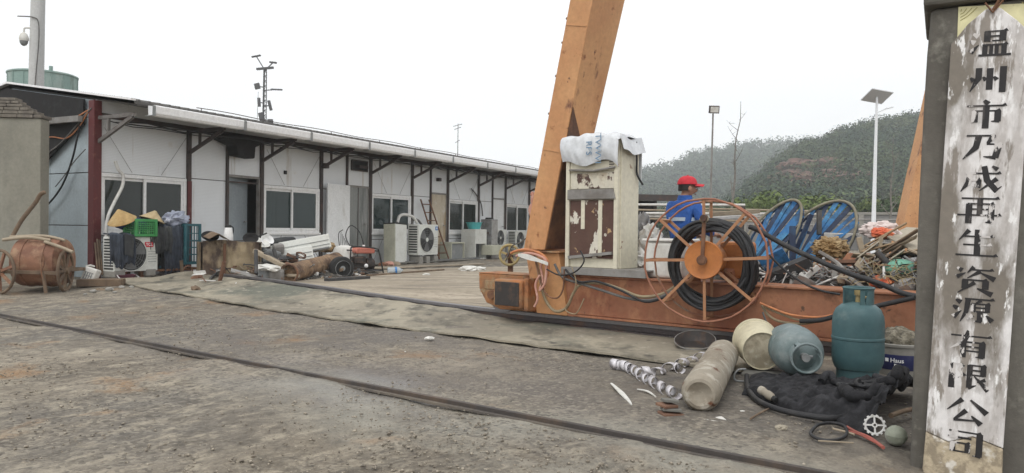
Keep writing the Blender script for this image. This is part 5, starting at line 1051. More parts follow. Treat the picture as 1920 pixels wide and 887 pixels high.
# beige cylinder
a = Vector((1.095, 4.30, .112)); b = Vector((1.665, 5.80, .118)); d = (b - a).normalized(); L_ = (b - a).length
t = T('gas_cylinder', 'long beige steel cylinder lying on the ground next to the curly metal strips', 'cylinder', a, rot=d.to_track_quat('Z', 'Y').to_euler())
MB().lathe([(.0, .035), (.045, .022), (.07, .0), (.088, .004), (.106, .03), (.115, .075), (.115, L_ - .16), (.108, L_ - .1), (.08, L_ - .05), (.04, L_ - .03), (0, L_ - .03)], 44).build('body', mt['beige_cyl'], t, 40); MB().lathe([(.036, L_ - .035), (.034, L_ + .02), (.02, L_ + .03), (0.0, L_ + .03)], 20).build('neck', mt['rusty'], t, 40)
# cream bucket lying down
d = Vector((-.16, -1, -.10)).normalized(); p = G(1428, 698, .02)
t = T('plastic_bucket', 'cream plastic bucket lying on its side with a crusted bottom towards the yard', 'bucket', Vector((p.x + .01, p.y + .02, .172)), rot=(-d).to_track_quat('Z', 'Y').to_euler())
MB().lathe([(.0, .012), (.135, .012), (.138, .0), (.142, .0), (.145, .012), (.150, .06), (.163, .30), (.174, .305), (.174, .33), (.168, .335), (.166, .37), (.158, .37), (.156, .32), (.143, .03), (0, .03)], 44).build('bucket_shell', mt['bucket'], t, 35)
MB().lathe([(0, .004), (.08, .006), (.135, .010), (.135, .013), (0, .013)], 40).build('crusted_base', mt['bucketend'], t, 60)
for z in (.2, .235, .268): MB().tube([((.155 + (z - .2) * .05) * math.cos(a), (.155 + (z - .2) * .05) * math.sin(a), z) for a in [k * math.pi / 20 for k in range(40)]], .003, 5, True).build('rib', mt['bucket'], t, 60)
# label bucket with soil
p = Vector((2.93, 5.62, .0)); t = T('paint_bucket', 'grey bucket of soil with a dark blue label squeezed behind the teal gas bottle', 'bucket', p)
MB().lathe([(.0, .0), (.148, .0), (.152, .01), (.175, .215), (.185, .218), (.187, .235), (.180, .24), (.172, .235), (.165, .21), (0, .2)], 44).build('bucket_shell', mt['concrete'], t, 35)
MB().lathe([(.158, .045), (.1605, .05), (.171, .155), (.1695, .16)], 60, caps=False).build('label', mt['haier'], t, 60)
b = MB()
for s, z, sz, xo in (('Haus', .118, .045, -.03), ('Pro', .078, .042, -.02)):
    q = text_mb(s, sz, .001, .0006).moved(Matrix.Translation((xo, -.0006, z)) @ UP); q = wrapz(q, .1705); b.add(q.v, q.f)
q = MB().box((-.10, -.0006, .12), (.025, .001, .025)); b.add(wrapz(q, .171).v, q.f); b.moved(Matrix.Rotation(rad(-22), 4, 'Z')).build('label_print', mt['textwhite'], t)
MB().lump((0, 0, .22), (.165, .165, .13), 4, .32, 3.2, 3).build('soil', mt['dirt'], t, 60)
# planks under the bottles
def plank(u0, v0, u1, v1, w, h, label, z=0, mat='palewood', g=None):
    a, b = G(u0, v0, z), G(u1, v1, z); a.z = b.z = z; c = (a + b) / 2; d = b - a
    o = MB().box((0, 0, h / 2), (d.length, w, h)).build('plank', mt[mat], loc=c, rot=(0, 0, math.atan2(d.y, d.x)), bevel=.004); tag(o, label, 'plank', g)
plank(1395, 700, 1560, 716, .22, .022, 'weathered board lying under the cream bucket and the tilted gas bottle', 0, 'slab'); plank(1520, 722, 1650, 735, .20, .02, 'short weathered board under the upright gas bottle', 0, 'palewood')
# dark shallow pan
p = GG(1303, 655); t = T('shallow_pan', 'dark shallow pan tilted on the belt mat behind the beige cylinder', 'pan', p + Vector((0, 0, .06)), rot=(rad(14), rad(-14), .4)); MB().lathe([(0, -.045), (.10, -.045), (.17, .02), (.178, .022), (.178, .028), (.165, .026), (.10, -.035), (0, -.035)], 36).build('pan_bowl', mt['grease'], t, 40); MB().lathe([(.176, .022), (.183, .02), (.183, .03), (.176, .03)], 36, caps=False).build('rim', mt['greysteel'], t)
# curled aluminium strips
def curl(name, label, pts, r, turns, w):
    P_ = cr_pts(pts, 10); n = turns * 18; Q = []; mb = MB(); L0, L1 = [], []
    for i in range(n + 1):
        f = i / n * (len(P_) - 1); k = min(int(f), len(P_) - 2); c = P_[k].lerp(P_[k + 1], f - k); d = (P_[k + 1] - P_[k]).normalized(); x, y, _ = frame(d); a = i / 18 * 2 * math.pi
        rr = r * (1 + .12 * math.sin(i * .21)); q = c + (x * math.cos(a) + y * math.sin(a)) * rr + Vector((0, 0, r)); L0.append(q - d * w / 2); L1.append(q + d * w / 2)
    b0 = L0[0].copy(); m = len(L0); mb.add([p - b0 for p in L0 + L1], [(i, i + 1, m + i + 1, m + i) for i in range(m - 1)])
    o = mb.build(name, mt['foil'], loc=b0, smooth=60); s = o.modifiers.new('solid', 'SOLIDIFY'); s.thickness = .0022; tag(o, label, 'metal strip')
curl('curled_strip', 'long tightly curled strip of bright metal beside the beige cylinder', [GG(1152, 692), GG(1180, 699), GG(1215, 722), GG(1266, 750)], .037, 10, .060)
curl('curled_strip', 'short loose curl of bright metal crossing behind the long curled strip', [GG(1206, 704), GG(1235, 704), GG(1262, 694), GG(1275, 700)], .032, 4, .055)
curl('curled_strip', 'bright metal curl farthest back beside the dark shallow pan', [GG(1275, 690), GG(1300, 682), GG(1325, 672)], .034, 3, .06)
def strip_flat(label, pts, w, mat='white', name='scrap_strip', cat='strip'):
    P_ = cr_pts([GG(u, v) + Vector((0, 0, .012 + .01 * (i % 2))) for i, (u, v) in enumerate(pts)], 5); b0 = P_[0].copy(); R = []
    for i, p in enumerate(P_):
        d = (P_[min(i + 1, len(P_) - 1)] - P_[max(i - 1, 0)]).normalized(); n = Vector((-d.y, d.x, 0)); ww = w * (1 - abs(2 * i / (len(P_) - 1) - .9) * .7)
        R.append([p - b0 + n * a * ww / 2 + Vector((0, 0, z)) for a, z in ((-1, -.003), (1, -.003), (1, .003), (-1, .003))])
    o = MB().rings(R, 4).build(name, mt[mat], smooth=40, loc=b0); tag(o, label, cat)
strip_flat('longer torn white strip lying left of the curled metal', [(1146, 722), (1160, 738), (1176, 752), (1184, 766)], .035)
strip_flat('short white strip between the curled metal and the torn white strip', [(1195, 733), (1214, 740), (1230, 748)], .018)
p = GG(1340, 789); o = MB().sheet(lambda u, v: ((u - .5) * .13, (v - .5) * .085, .006 + .006 * math.sin(u * 5 + v * 3)), 8, 6, .002).build('paper_scrap', mt['paper'], loc=p, rot=(0, 0, .25), smooth=60); tag(o, 'flat scrap of pale paper on the dirt in front of the beige cylinder', 'paper')
for i, (u, v, s, lab) in enumerate(((805, 637, .045, 'crumpled white scrap on the dirt just below the belt mat'), (760, 660, .008, 'tiny white chip on the dirt left of the crumpled scrap'), (1478, 778, .02, 'white chip on the soil in front of the black netting'), (1465, 805, .035, 'pale stone chip lying below the black netting'), (1392, 773, .016, 'small shiny crumple of foil beside the netting'))):
    p = GG(u, v); o = MB().lump((0, 0, s * .3), (s, s * .7, s * .4), 3, .6, 2.2, i).build('litter_scrap', mt['white'] if i != 3 else mt['beigeboard'], loc=p, smooth=30); tag(o, lab, 'litter')
# metal blocks
p = GG(1258, 780); t = T('metal_offcut', 'stack of rusty steel plate offcuts at the near end of the curled strip', 'offcut', p, .2)
for i, (x, y, r_, w) in enumerate(((0, 0, .1, .13), (.008, .018, -.2, .11), (-.012, .03, .35, .10), (.015, .05, -.1, .085))): MB().box((x, y, .011 + .022 * i), (w, .085, .016), (.08 * (-1) ** i, .06, r_)).build('plate', mt['slab'] if i % 2 else mt['scrap_b'], t, bevel=.003)
# black netting heap
def netting():
    A, B, Cc, Dd = G(1392, 742), G(1636, 818), G(1406, 708), G(1735, 742)
    t = T('netting_heap', 'heap of black netting bunched on the ground below the gas bottles', 'netting', (A.x, A.y, 0))
    def fn(u, v):
        q = A.lerp(B, u).lerp(Cc.lerp(Dd, u), v); e = min(1, 6 * min(u, 1 - u * .85, v * 1.2, 1.05 - v)); e = max(0, e) ** .6
        rd = lambda f, a, b_, k: (1 - abs(2 * mnoise.noise(Vector((q.x * a * f + q.y * b_ * f, q.y * a * f - q.x * b_ * f, k)))) ) ; h = .012 + e * (.02 + .42 * max(0, u - .62) ** 1.3 * math.sin(math.pi * min(1, v * .9 + .12)) + .030 * rd(3.2, .6, .9, 1) + .030 * rd(6.5, 1.1, .25, 4) * (.6 + u) + .022 * rd(13, .5, 1.1, 7) * (.5 + u))
        w = .02 * math.sin(u * 26) + .02 * math.sin(u * 11 + 1)
        return (q.x - A.x, q.y - A.y + w * (1 - v), h * (1 if e > 0 else .2) - .004)
    MB().sheet(fn, 150, 80, .006).build('net_sheet', mt['netting'], t, smooth=60)
    r = random.Random(3)
    for k in range(5):
        u, v = r.uniform(.45, 1.0), r.uniform(.15, .95); pts = []
        for i in range(7):
            uu, vv = u + (i - 3) * .03 * r.uniform(.6, 1.3), v + .09 * math.sin(i * .9 + k) ; p = Vector(fn(min(max(uu, .05), .98), min(max(vv, .08), .95))); pts.append(p + Vector((0, 0, .012 + .03 * abs(math.sin(i + k)))))
        MB().tube(cr_pts(pts, 4), .020 + .014 * r.random(), 8).build('net_fold', mt['netting'], t, 60)
    for k in range(4):
        u = .72 + .05 * k; p0 = Vector(fn(u, .4)); P_ = [p0 + Vector((.05 * math.cos(a * 1.7 + k), .05 * math.sin(a * 1.3 + k), .03 + .035 * abs(math.sin(a + k)))) for a in [j * .6 for j in range(7)]]; MB().tube(cr_pts(P_, 4), .012, 6).build('net_fold', mt['rubber'], t, 60)
netting()
# tyre-like rubber trim curving round the front of the net
cable('rubber_trim', 'flat grey rubber trim curving along the front edge of the black netting', [GG(u, v) + Vector((0, 0, .03)) for u, v in ((1400, 712), (1402, 735), (1418, 758), (1455, 776), (1510, 789), (1570, 794), (1620, 780))], .017, mt['rubber'], 'trim', n=10)
cable('wire_hoop', 'thin grey hoop standing at the left end of the black netting', [GG(1382, 716) + Vector((0, 0, z)) + Vector((x, 0, 0)) for x, z in ((0.06, .09), (.01, .085), (-.02, .05), (-.01, .01), (.05, .005), (.1, .01))], .007, mt['greydull'], 'hoop')
for lab, pts, r, m_, nm, cat in (('black wire ring lying on the dirt below the netting', [(1524, 812), (1520, 822), (1540, 832), (1570, 832), (1587, 822), (1583, 806), (1560, 800), (1535, 803), (1524, 812)], .009, 'cable_black', 'wire_ring', 'wire'),
    ('reddish cable end lying on the dirt beside the white gear', [(1588, 808), (1606, 818), (1630, 828), (1656, 847)], .009, 'redtwig', 'red_cable', 'cable'), ('thin reddish twig beside the reddish cable end', [(1590, 815), (1615, 824), (1642, 838)], .005, 'redtwig', 'red_twig', 'twig'),
    ('thin dark stick lying in front of the netting', [(1407, 792), (1425, 781), (1447, 770)], .006, 'wood', 'stick', 'stick'), ('pale short stick inside the black wire ring', [(1562, 811), (1585, 817), (1602, 822)], .006, 'palewood', 'stick', 'stick'), ('long pale straw below the black wire ring', [(1534, 834), (1566, 836), (1600, 838)], .004, 'palewood', 'stick', 'stick'), ('brown root curling over the round plastic float', [(1670, 800), (1690, 792), (1715, 786)], .014, 'wood', 'root', 'root')):
    cable(nm, lab, [GG(u, v) + Vector((0, 0, .02 if nm != 'root' else .06)) for u, v in pts], r, mt[m_], cat)
p = G(1684, 836, .0); t = T('plastic_float', 'round grey green plastic float lying at the foot of the gate pillar', 'float', p + Vector((0, .02, .045))); MB().lump((0, 0, 0), (.05, .05, .05), 4, .1, 1.6, 2).build('float_body', mt['greenball'], t, 60); MB().tube([(.048 * math.cos(a), .048 * math.sin(a), .004) for a in [k * .3142 for k in range(20)]], .004, 6, True).build('seam', mt['greenball'], t)
# white toothed wheel leaning on the net
p = G(1640, 797, .07); t = T('toothed_wheel', 'small white plastic toothed wheel with four spokes leaning on black netting', 'wheel', p, rot=(rad(-8), 0, rad(-18))); r_ = .044
MB().tube([(r_ * math.cos(a), 0, r_ * math.sin(a)) for a in [k * math.pi / 16 for k in range(32)]], .0052, 6, True).build('rim', mt['gearwhite'], t, 60)
for k in range(4): a = k * math.pi / 2 + .05; MB().bar((.012 * math.cos(a), 0, .012 * math.sin(a)), (r_ * math.cos(a), 0, r_ * math.sin(a)), .008, .008, (0, 1, 0)).build('spoke', mt['gearwhite'], t)
MB().lathe([(.007, -.006), (.013, -.006), (.013, .006), (.007, .006)], 16, (0, 0, 0), (0, 1, 0), caps=False).build('hub', mt['gearwhite'], t)
b = MB(); [b.box((.049 * math.cos(a), 0, .049 * math.sin(a)), (.009, .009, .010), (0, -a, 0)) for a in [k * 2 * math.pi / 14 for k in range(14)]]; b.build('tooth_ring', mt['gearwhite'], t)
# shaker bottle on the net
p = G(1440, 740, .06); d = Vector((.045, -.10, -.03)).normalized(); t = T('dirty_bottle', 'small dirty brown bottle lying on the grey edge of the netting', 'bottle', p, rot=d.to_track_quat('Z', 'Y').to_euler()); MB().lathe([(0, -.07), (.024, -.07), (.027, -.05), (.022, -.02), (.027, 0), (.025, .03), (.016, .045), (0, .046)], 20).build('bottle_body', mt['beige_cyl'], t, 40); MB().lathe([(.017, .045), (.018, .07), (0, .072)], 16).build('bottle_cap', mt['dark'], t, 40)
# ------------------------------------------------------------------ things along the building front (x along the wall, y < 0 towards the yard)
def BP(u, v, yo):                                     # photo pixel on the plane y = yo -> building x, z
    q = BL(u, v, yo); return q.x, q.z
def BT(name, label, cat, x, y, z=0, rz=0, group=None): return T(name, label, cat, BW(x, y, z), BZ + rz, group)
def ac_unit(name, label, x, y, z, w, h, d, rz=0, mat='ac', fanx=.36, badge=None, fan=True, group=None, louv=True):
    t = BT(name, label, 'air conditioner', x, y, z, rz, group)
    MB().bb(-w / 2, w / 2, -d / 2, d / 2, .03, h).build('casing', mt[mat], t, bevel=.012)
    b = MB(); b.bb(-w * .42, -w * .3, -d * .5, d * .5, 0, .029); b.bb(w * .3, w * .42, -d * .5, d * .5, 0, .029); b.build('foot', mt['grille'], t)
    if fan:
        fx = -w / 2 + w * fanx; fr = min(h * .43, w * .34); y_ = -d / 2
        g = MB().lathe([(0, -.003), (fr, -.003), (fr + .012, .004), (fr + .012, -.001), (fr, -.008), (0, -.008)], 40, (fx, y_, h * .52), (0, 1, 0)).build('fan_grille', mt['dark'], t, 40)
        b = MB()
        for k in range(1, 7): b.tube([(fx + fr * k / 6.3 * math.cos(a), y_ - .012, h * .52 + fr * k / 6.3 * math.sin(a)) for a in [j * math.pi / 16 for j in range(32)]], .0035, 4, True)
        for k in range(12): a = k * math.pi / 6; b.bar((fx + fr * .15 * math.cos(a), y_ - .012, h * .52 + fr * .15 * math.sin(a)), (fx + fr * math.cos(a), y_ - .012, h * .52 + fr * math.sin(a)), .004, .005, (0, 1, 0))
        b.build('grille_wire', mt['grille'], g); MB().cyl((fx, y_ - .02, h * .52), (fx, y_ - .005, h * .52), fr * .16, fr * .2, 20).build('fan_boss', mt['ac'], g, 40)
        for k in range(3):
            a0 = k * 2.094; MB().sheet(lambda u, v: (fx + fr * (.15 + .8 * u) * math.cos(a0 + v * .9), y_ - .0095 + .0015 * v, h * .52 + fr * (.15 + .8 * u) * math.sin(a0 + v * .9)), 5, 5).build('fan_blade', mt['grille'], g)
        MB().tube([(fx + (fr + .015) * math.cos(a), y_ - .006, h * .52 + (fr + .015) * math.sin(a)) for a in [j * math.pi / 20 for j in range(40)]], .009, 6, True).build('fan_ring', mt[mat], t, 60)
    if louv:
        b = MB(); n = 11; [b.bb(-w / 2 - .006, -w / 2 + .001, -d * .38, d * .38, h * .12 + i * h * .078, h * .12 + i * h * .078 + h * .04) for i in range(n)]; b.build('side_louvre', mt['dark'], t)
        b = MB(); [b.bb(w * .26, w * .46, -d / 2 - .004, -d / 2 + .001, h * .3 + i * h * .07, h * .3 + i * h * .07 + .008) for i in range(5)]; b.build('front_louvre', mt['greydull'], t)
    if badge:
        col, txt, bw, bh, bx, bz = badge; bg_ = MB().bb(bx - bw / 2, bx + bw / 2, -d / 2 - .008, -d / 2 - .001, bz - bh / 2, bz + bh / 2).build('badge', mt[col], t)
        q = text_mb(txt, bh * .78, .002, .0012).moved(Matrix.Translation((bx, -d / 2 - .0095, bz)) @ UP); q.build('badge_lettering', mt['textwhite'], bg_)
    return t
# --- group under the first window
x, z = BP(238, 512, -.75); x += .07; AX, AZ = x, z
ac_unit('outdoor_unit', 'white outdoor air conditioner unit with a red badge, half covered by a dark jacket', x, -.75, z, .78, .60, .30, fanx=.38, badge=('red', 'TCL', .15, .085, .22, .47))
for dx in (-.3, .26):
    o = MB().box((0, 0, (z + .14) / 2 - .07), (.18, .32, max(z, .06) - .004)).build('support_block', mt['concrete'], loc=BW(x + dx, -.75, .0), rot=(0, 0, BZ), bevel=.008); o.location.z = BO.z + .06; tag(o, ['rough concrete block under the left foot of the red badged unit', 'rough concrete block under the right foot of the red badged unit'][dx > 0], 'block')
def drape(name, label, x0, x1, ztop, zbot, y, mat, seed, back=.18, cat='jacket', ragged=.06):
    t = BT(name, label, cat, (x0 + x1) / 2, y, zbot); r = random.Random(seed); ph = [r.uniform(0, 6) for _ in range(6)]; w = x1 - x0; h = ztop - zbot
    def fn(u, v):
        s = v * (h + back); rg_ = ragged * (math.sin(u * 9 + ph[0]) + .6 * math.sin(u * 23 + ph[1])); f = .018 * math.sin(u * 17 + ph[2] + 1.2 * math.sin(v * 4 + ph[3])) + .012 * math.sin(u * 39 + ph[4])
        if s < h: z = s + rg_ * (1 - s / h); yy = -.02 + f * (1.3 - .7 * s / h) - .02 * math.sin(s / h * 3.1)
        else: z = h + .012 * math.sin(u * 14 + ph[5]) + .02 * math.sin((s - h) / back * 1.6); yy = -.02 + (s - h) + f * .2
        return ((u - .5) * w * (1 + .05 * math.sin(v * 6 + ph[1])) + f * .3, yy, z)
    MB().sheet(fn, 56, 34, .012).build('cloth', mt[mat], t, smooth=60); return t
yF = -.75 - .16
x0, zt = BP(203, 420, yF); x1, _ = BP(248, 420, yF); _, zb = BP(230, 500, yF)
d1 = drape('dark_jacket', 'dark grey jacket thrown over the left side of the red badged unit', x0, x1 + .02, AZ + .64, zb + .02, yF - .01, 'denim', 1, ragged=.05)
MB().sheet(lambda u, v: (.02 + .16 * u, -.055 - .02 * math.sin(u * 3.1), .18 + .34 * v - .06 * u), 8, 10, .01).build('sleeve', mt['denim2'], d1, smooth=60)
x0, _ = BP(286, 430, -.72); x1, _ = BP(318, 430, -.72)
drape('dark_coat', 'long charcoal coat hanging between the green crate and the teal crate', x0 - .02, x1 + .1, AZ + .75, .12, -.70, 'denim2', 2, ragged=.03)
x0, _ = BP(303, 430, -.78); x1, _ = BP(344, 430, -.78)
drape('blue_grey_jacket', 'blue grey work jacket hanging against the teal crate', x0, x1, AZ + .78, .10, -.82, 'denim', 5, ragged=.04)
x0, _ = BP(283, 430, -.9); x1, _ = BP(322, 430, -.9)
drape('folded_trousers', 'olive dark trousers hung short over the charcoal coat', x0, x1, AZ + .76, AZ + .34, -.88, 'denim2', 8, ragged=.03)
t = BT('cloth_bundle', 'navy cloth bundle under the two straw hats', 'cloth', *[(BP(262, 412, -.62)[0]), -.58, AZ + .80]); MB().lump((0, 0, 0), (.42, .17, .11), 4, .4, 2.6, 4).build('cloth', mt['navy'], t, 60)
def crate(name, label, x, y, z, w, d, h, mat, nx, nz_, rz=0, group=None):
    t = BT(name, label, 'crate', x, y, z, rz); b = MB()
    for sx in (-1, 1):
        for sy in (-1, 1): MB().bb(sx * w / 2 - .022, sx * w / 2 + .022, sy * d / 2 - .022, sy * d / 2 + .022, 0, h).build('corner_post', mt[mat], t, bevel=.006)
    for sy, L_, ax in ((-1, w, 'x'), (1, w, 'x'), (-1, d, 'y'), (1, d, 'y')):
        b = MB(); o_ = sy * (d if ax == 'x' else w) / 2; n = nx if ax == 'x' else max(3, int(nx * d / w))
        def bb(a0, a1, z0, z1, th=.006):
            if ax == 'x': b.bb(a0, a1, o_ - th, o_ + th, z0, z1)
            else: b.bb(o_ - th, o_ + th, a0, a1, z0, z1)
        bb(-L_ / 2 + .023, L_ / 2 - .023, h - .045, h, .012); bb(-L_ / 2 + .023, L_ / 2 - .023, 0, .045, .012)
        for i in range(1, nz_): zz = .045 + (h - .09) * i / nz_; bb(-L_ / 2 + .023, L_ / 2 - .023, zz - .007, zz + .007)
        for i in range(1, n): a = -L_ / 2 + L_ * i / n; bb(a - .006, a + .006, .046, h - .046, .005)
        b.build('lattice_side', mt[mat], t)
    MB().bb(-w / 2 + .03, w / 2 - .03, -d / 2 + .03, d / 2 - .03, .005, .015).build('crate_floor', mt[mat], t); return t
x, z = BP(258, 449, -.80); crate('plastic_crate', 'bright green lattice plastic crate sitting on the red badged unit', x + .05, -.80, AZ + .605, .37, .28, .29, 'green', 9, 6)
x, z = BP(356, 490, -.75); crate('plastic_crate', 'teal lattice crate standing right of the hanging jackets', x - .06, -.72, .22, .30, .34, .72, 'tealcrate', 5, 5)
crate('plastic_crate', 'dark teal crate hidden behind the hanging jackets', x - .62, -.52, .16, .6, .36, .72, 'tealcrate', 6, 5)
t = BT('crate_stand', 'low rusty stand carrying the teal crates', 'stand', x - .3, -.60, 0); b = MB(); b.bb(-.75, .5, -.25, .2, .12, .155); [b.bb(a - .03, a + .03, c - .03, c + .03, -.12, .12) for a in (-.7, .45) for c in (-.2, .15)]; b.build('frame', mt['rusty'], t)
def hat(name, label, x, y, z, r, h, tilt, mat, rz=0):
    t = T(name, label, 'hat', BW(x, y, z), rot=(tilt[0], tilt[1], BZ + rz))
    MB().lathe([(r, 0), (r * .985, .012), (r * .52, h * .56), (r * .2, h * .88), (.02, h), (0, h)], 40, caps=False).build('hat_cone', mt[mat], t, 60); MB().tube([(r * math.cos(a), r * math.sin(a), .004) for a in [k * math.pi / 20 for k in range(40)]], .006, 6, True).build('hat_rim', mt[mat], t, 60)
    b = MB()
    for k in range(1, 9): q = k / 9; b.tube([(r * (1 - q) * math.cos(a), r * (1 - q) * math.sin(a), h * q * 1.02 + .004) for a in [j * math.pi / 16 for j in range(32)]], .0022, 4, True)
    b.build('weave_ring', mt[mat], t, 60)
x, z = BP(229, 414, -.75); hat('straw_hat', 'golden conical straw hat tilted on the left of the clothes pile', x, -.75, z, .215, .20, (rad(8), rad(-26)), 'straw')
x, z = BP(287, 413, -.75); hat('straw_hat', 'paler conical straw hat in front of the window mullion', x, -.72, z, .20, .17, (rad(6), rad(18)), 'straw2')
x, z = BP(330, 410, -.7); t = BT('plastic_bag', 'crumpled bluish clear plastic bag on top of the hanging jackets', 'bag', x, -.70, z - .01); MB().lump((0, 0, 0), (.24, .16, .14), 4, .6, 2.4, 6).build('bag_film', mt['plasticbag'], t, 60); MB().tube(cr_pts([(-.22, -.1, -.05), (-.16, -.12, .08), (-.02, -.13, .13)]), .012, 6).build('bag_handle', mt['plasticbag'], t, 60)
# under and around the unit
x, z = BP(232, 519, -.9); t = BT('basin', 'small maroon basin with a pale handle under the red badged unit', 'basin', x, -.95, .0); MB().lathe([(0, .01), (.11, .01), (.15, .10), (.158, .105), (.145, .10), (.105, .02), (0, .02)], 28).build('basin_bowl', mt['purple'], t, 40); MB().tube(cr_pts([(-.15, 0, .1), (-.16, -.12, .04), (0, -.17, .02), (.16, -.12, .04), (.15, 0, .1)]), .009, 6).build('basin_handle', mt['cable_white'], t, 60)
x, z = BP(166, 512, -1.15); t = T('crumpled_tin', 'crumpled white tin with dark print leaning at the foot of the red corner post', 'tin', BW(x, -1.1, -.02), rot=(rad(-14), rad(16), rad(-4))); q = MB(); q.box((0, 0, .14), (.20, .14, .27)); o = q.build('tin_body', mt['white'], t, bevel=.02); b = MB()
for i in range(4): b.bb(-.06 + .035 * i, -.045 + .035 * i, -.0725, -.0708, .07, .20)
for i in range(3): b.bb(-.07, .075, -.0728, -.071, .09 + .05 * i, .098 + .05 * i)
b.build('tin_print', mt['greydull'], t); MB().bar((-.1, 0, .27), (-.03, .0, .31), .12, .02).build('bent_lid', mt['white'], t)
p = GG(190, 537); o = MB().box((0, 0, .06), (.62, .24, .11)).build('timber_block', mt['wood'], loc=p, rot=(0, 0, rad(14)), bevel=.01); tag(o, 'squared brown timber lying at the left end of the belt mat', 'timber')
for i, (u, v, s) in enumerate(((175, 548, .05), (205, 545, .06), (228, 541, .05), (246, 540, .04), (215, 549, .03), (160, 553, .03))):
    p = GG(u, v); o = MB().lump((0, 0, s * .3), (s, s * .8, s * .6), 2, .5, 1.8, i).build('rubble_chunk', mt['concrete'], loc=p, smooth=30); tag(o, 'small grey rubble chunk beside the brown timber block', 'rubble', 'rubble chunks by the timber block')
for i, (u, v0, v1) in enumerate(((186, 448, 515), (190, 450, 515), (182, 455, 518))):
    a, b_ = BP(u, v0, -.55), BP(u - 3, v1, -.55); o = MB().tube([(0, 0, 0), BW(a[0], -.5, a[1]) - BW(b_[0], -.62, max(b_[1], -.1))], .016, 8).build('upright_stick', mt['wood'], loc=BW(b_[0], -.62, max(b_[1], -.1)), smooth=50); tag(o, 'dull wooden stick leaning beside the red corner post', 'stick', 'sticks leaning by the red corner post')
t = BT('hand_trolley', 'rusty little trolley wheel and bar on the ground under the teal crate', 'trolley', *[BP(352, 525, -1.0)[0], -1.0, 0]); MB().tube([(.10 * math.cos(a), 0, .10 + .10 * math.sin(a)) for a in [k * .3927 for k in range(16)]], .014, 6, True).build('wheel', mt['rusty'], t, 60); MB().bar((-.2, 0, .08), (.05, 0, .10), .03, .03).build('axle_bar', mt['rusty'], t); MB().bar((-.12, .02, .3), (-.1, 0, -.06), .04, .04).build('leg', mt['wood'], t)
# --- brown sheet metal box, bowl, jug
x0, _ = BP(387, 500, -2.0); x1, _ = BP(484, 500, -2.0); zt = BP(425, 452, -2.0)[1]; w = (x1 - x0); xm = (x0 + x1) / 2
t = T('metal_casing', 'stained brown sheet metal casing with a dark central seam below the white jug', 'casing', BW(xm, -1.95, -.06), rot=(0, 0, BZ - rad(30)))
W2 = .92; Hx = zt + .06
def casing(u, v):
    a = (u - .5) * W2; return (a, -.13 + .22 * abs(u - .5) ** 2 * 2 + .012 * math.sin(u * 40) * (1 if .38 < u < .55 else .2) + .02 * mnoise.noise(Vector((u * 4, v * 4, 0))), v * (Hx - .02 + .03 * math.sin(u * 5)) + .01)
MB().sheet(casing, 60, 24, .01).build('front_sheet', mt['brownbox'], t, smooth=50); b = MB(); b.bb(-.5, .5, .28, .30, 0, Hx - .03); b.bb(-.5, -.485, .0, .279, 0, Hx - .04); b.bb(.485, .5, .0, .279, 0, Hx - .04); b.bb(-.5, .5, -.05, .275, Hx - .039, Hx - .02); b.build('casing_shell', mt['brownbox'], t)
b = MB(); b.bb(-.16, -.12, -.165, -.14, .05, Hx - .04); b.bb(.0, .06, -.162, -.145, .28, .30); b.build('seam_strip', mt['rusty'], t)
CT = zt
x, z = BP(395, 440, -1.9); t = T('brown_wok', 'dark bowl and folded brown card lying on the left end of the brown casing', 'bowl', BW(x, -1.88, CT + .04), rot=(rad(30), rad(-20), BZ)); MB().lathe([(0, -.015), (.07, -.01), (.13, .05), (.14, .055), (.125, .05), (.065, .005), (0, -.003)], 28).build('bowl_shell', mt['soot'], t, 40)
o = MB().sheet(lambda u, v: ((u - .5) * .34, (v - .5) * .26, .10 * (1 - abs(2 * u - .9)) + .02), 10, 4, .008).build('folded_card', mt['wood'], loc=BW(x + .04, -1.98, CT + .03), rot=(rad(8), 0, BZ - .3), smooth=30); tag(o, 'folded brown card resting beside the dark bowl on the casing', 'card')
x, z = BP(428, 450, -1.9); t = BT('vacuum_jug', 'white vacuum jug with a black top in front of the open door', 'jug', x, -1.9, CT - .01); MB().lathe([(0, 0), (.075, 0), (.08, .01), (.078, .1), (.06, .22), (.056, .235), (0, .235)], 28).build('jug_body', mt['whiteframe'], t, 40); MB().lathe([(.056, .236), (.058, .255), (.05, .275), (.03, .285), (0, .287)], 28).build('jug_top', mt['dark'], t, 40); MB().tube(cr_pts([(.055, 0, .255), (.10, 0, .24), (.105, 0, .17), (.075, 0, .09)]), .009, 6).build('jug_handle', mt['dark'], t, 60)
# --- heap between door and window: big pipe, AC head units, cases
a3 = Vector((-4.35, 13.05, .24)); b3 = BW(*(lambda q: (q[0], -2.2, q[1]))(BP(640, 480, -2.2))); b3.z = b3.z - .06
px0 = GG(541, 530); px0 = Vector((px0.x, px0.y, px0.z + .15)); d = b3 - px0
t = T('scaly_pipe', 'thick scaly rusted pipe lying aslant with its open end towards the yard', 'pipe', px0, rot=d.to_track_quat('Z', 'Y').to_euler()); LL = min(d.length, 2.6)
pm = MB(); R = []
for i in range(26):
    for_r = .150 * (1 + .03 * mnoise.noise(Vector((i * .5, 0, 0)))); R.append([((for_r + .012 * mnoise.noise(Vector((math.cos(a) * 3, math.sin(a) * 3, i * .5)))) * math.cos(a), (for_r + .012 * mnoise.noise(Vector((math.cos(a) * 3, math.sin(a) * 3, i * .5)))) * math.sin(a), LL * i / 25) for a in [k * math.pi / 18 for k in range(36)]])
R = [[(x * .86, y * .86, .12) for x, y, _ in R[0]], [(x * .88, y * .88, 0) for x, y, _ in R[0]]] + R
pm.rings(R, 36).build('pipe_wall', mt['logpipe'], t, 50); MB().lathe([(.14, -.006), (.158, -.006), (.158, .03), (.14, .03)], 36, caps=False).build('pipe_collar', mt['rusty'], t, 40)
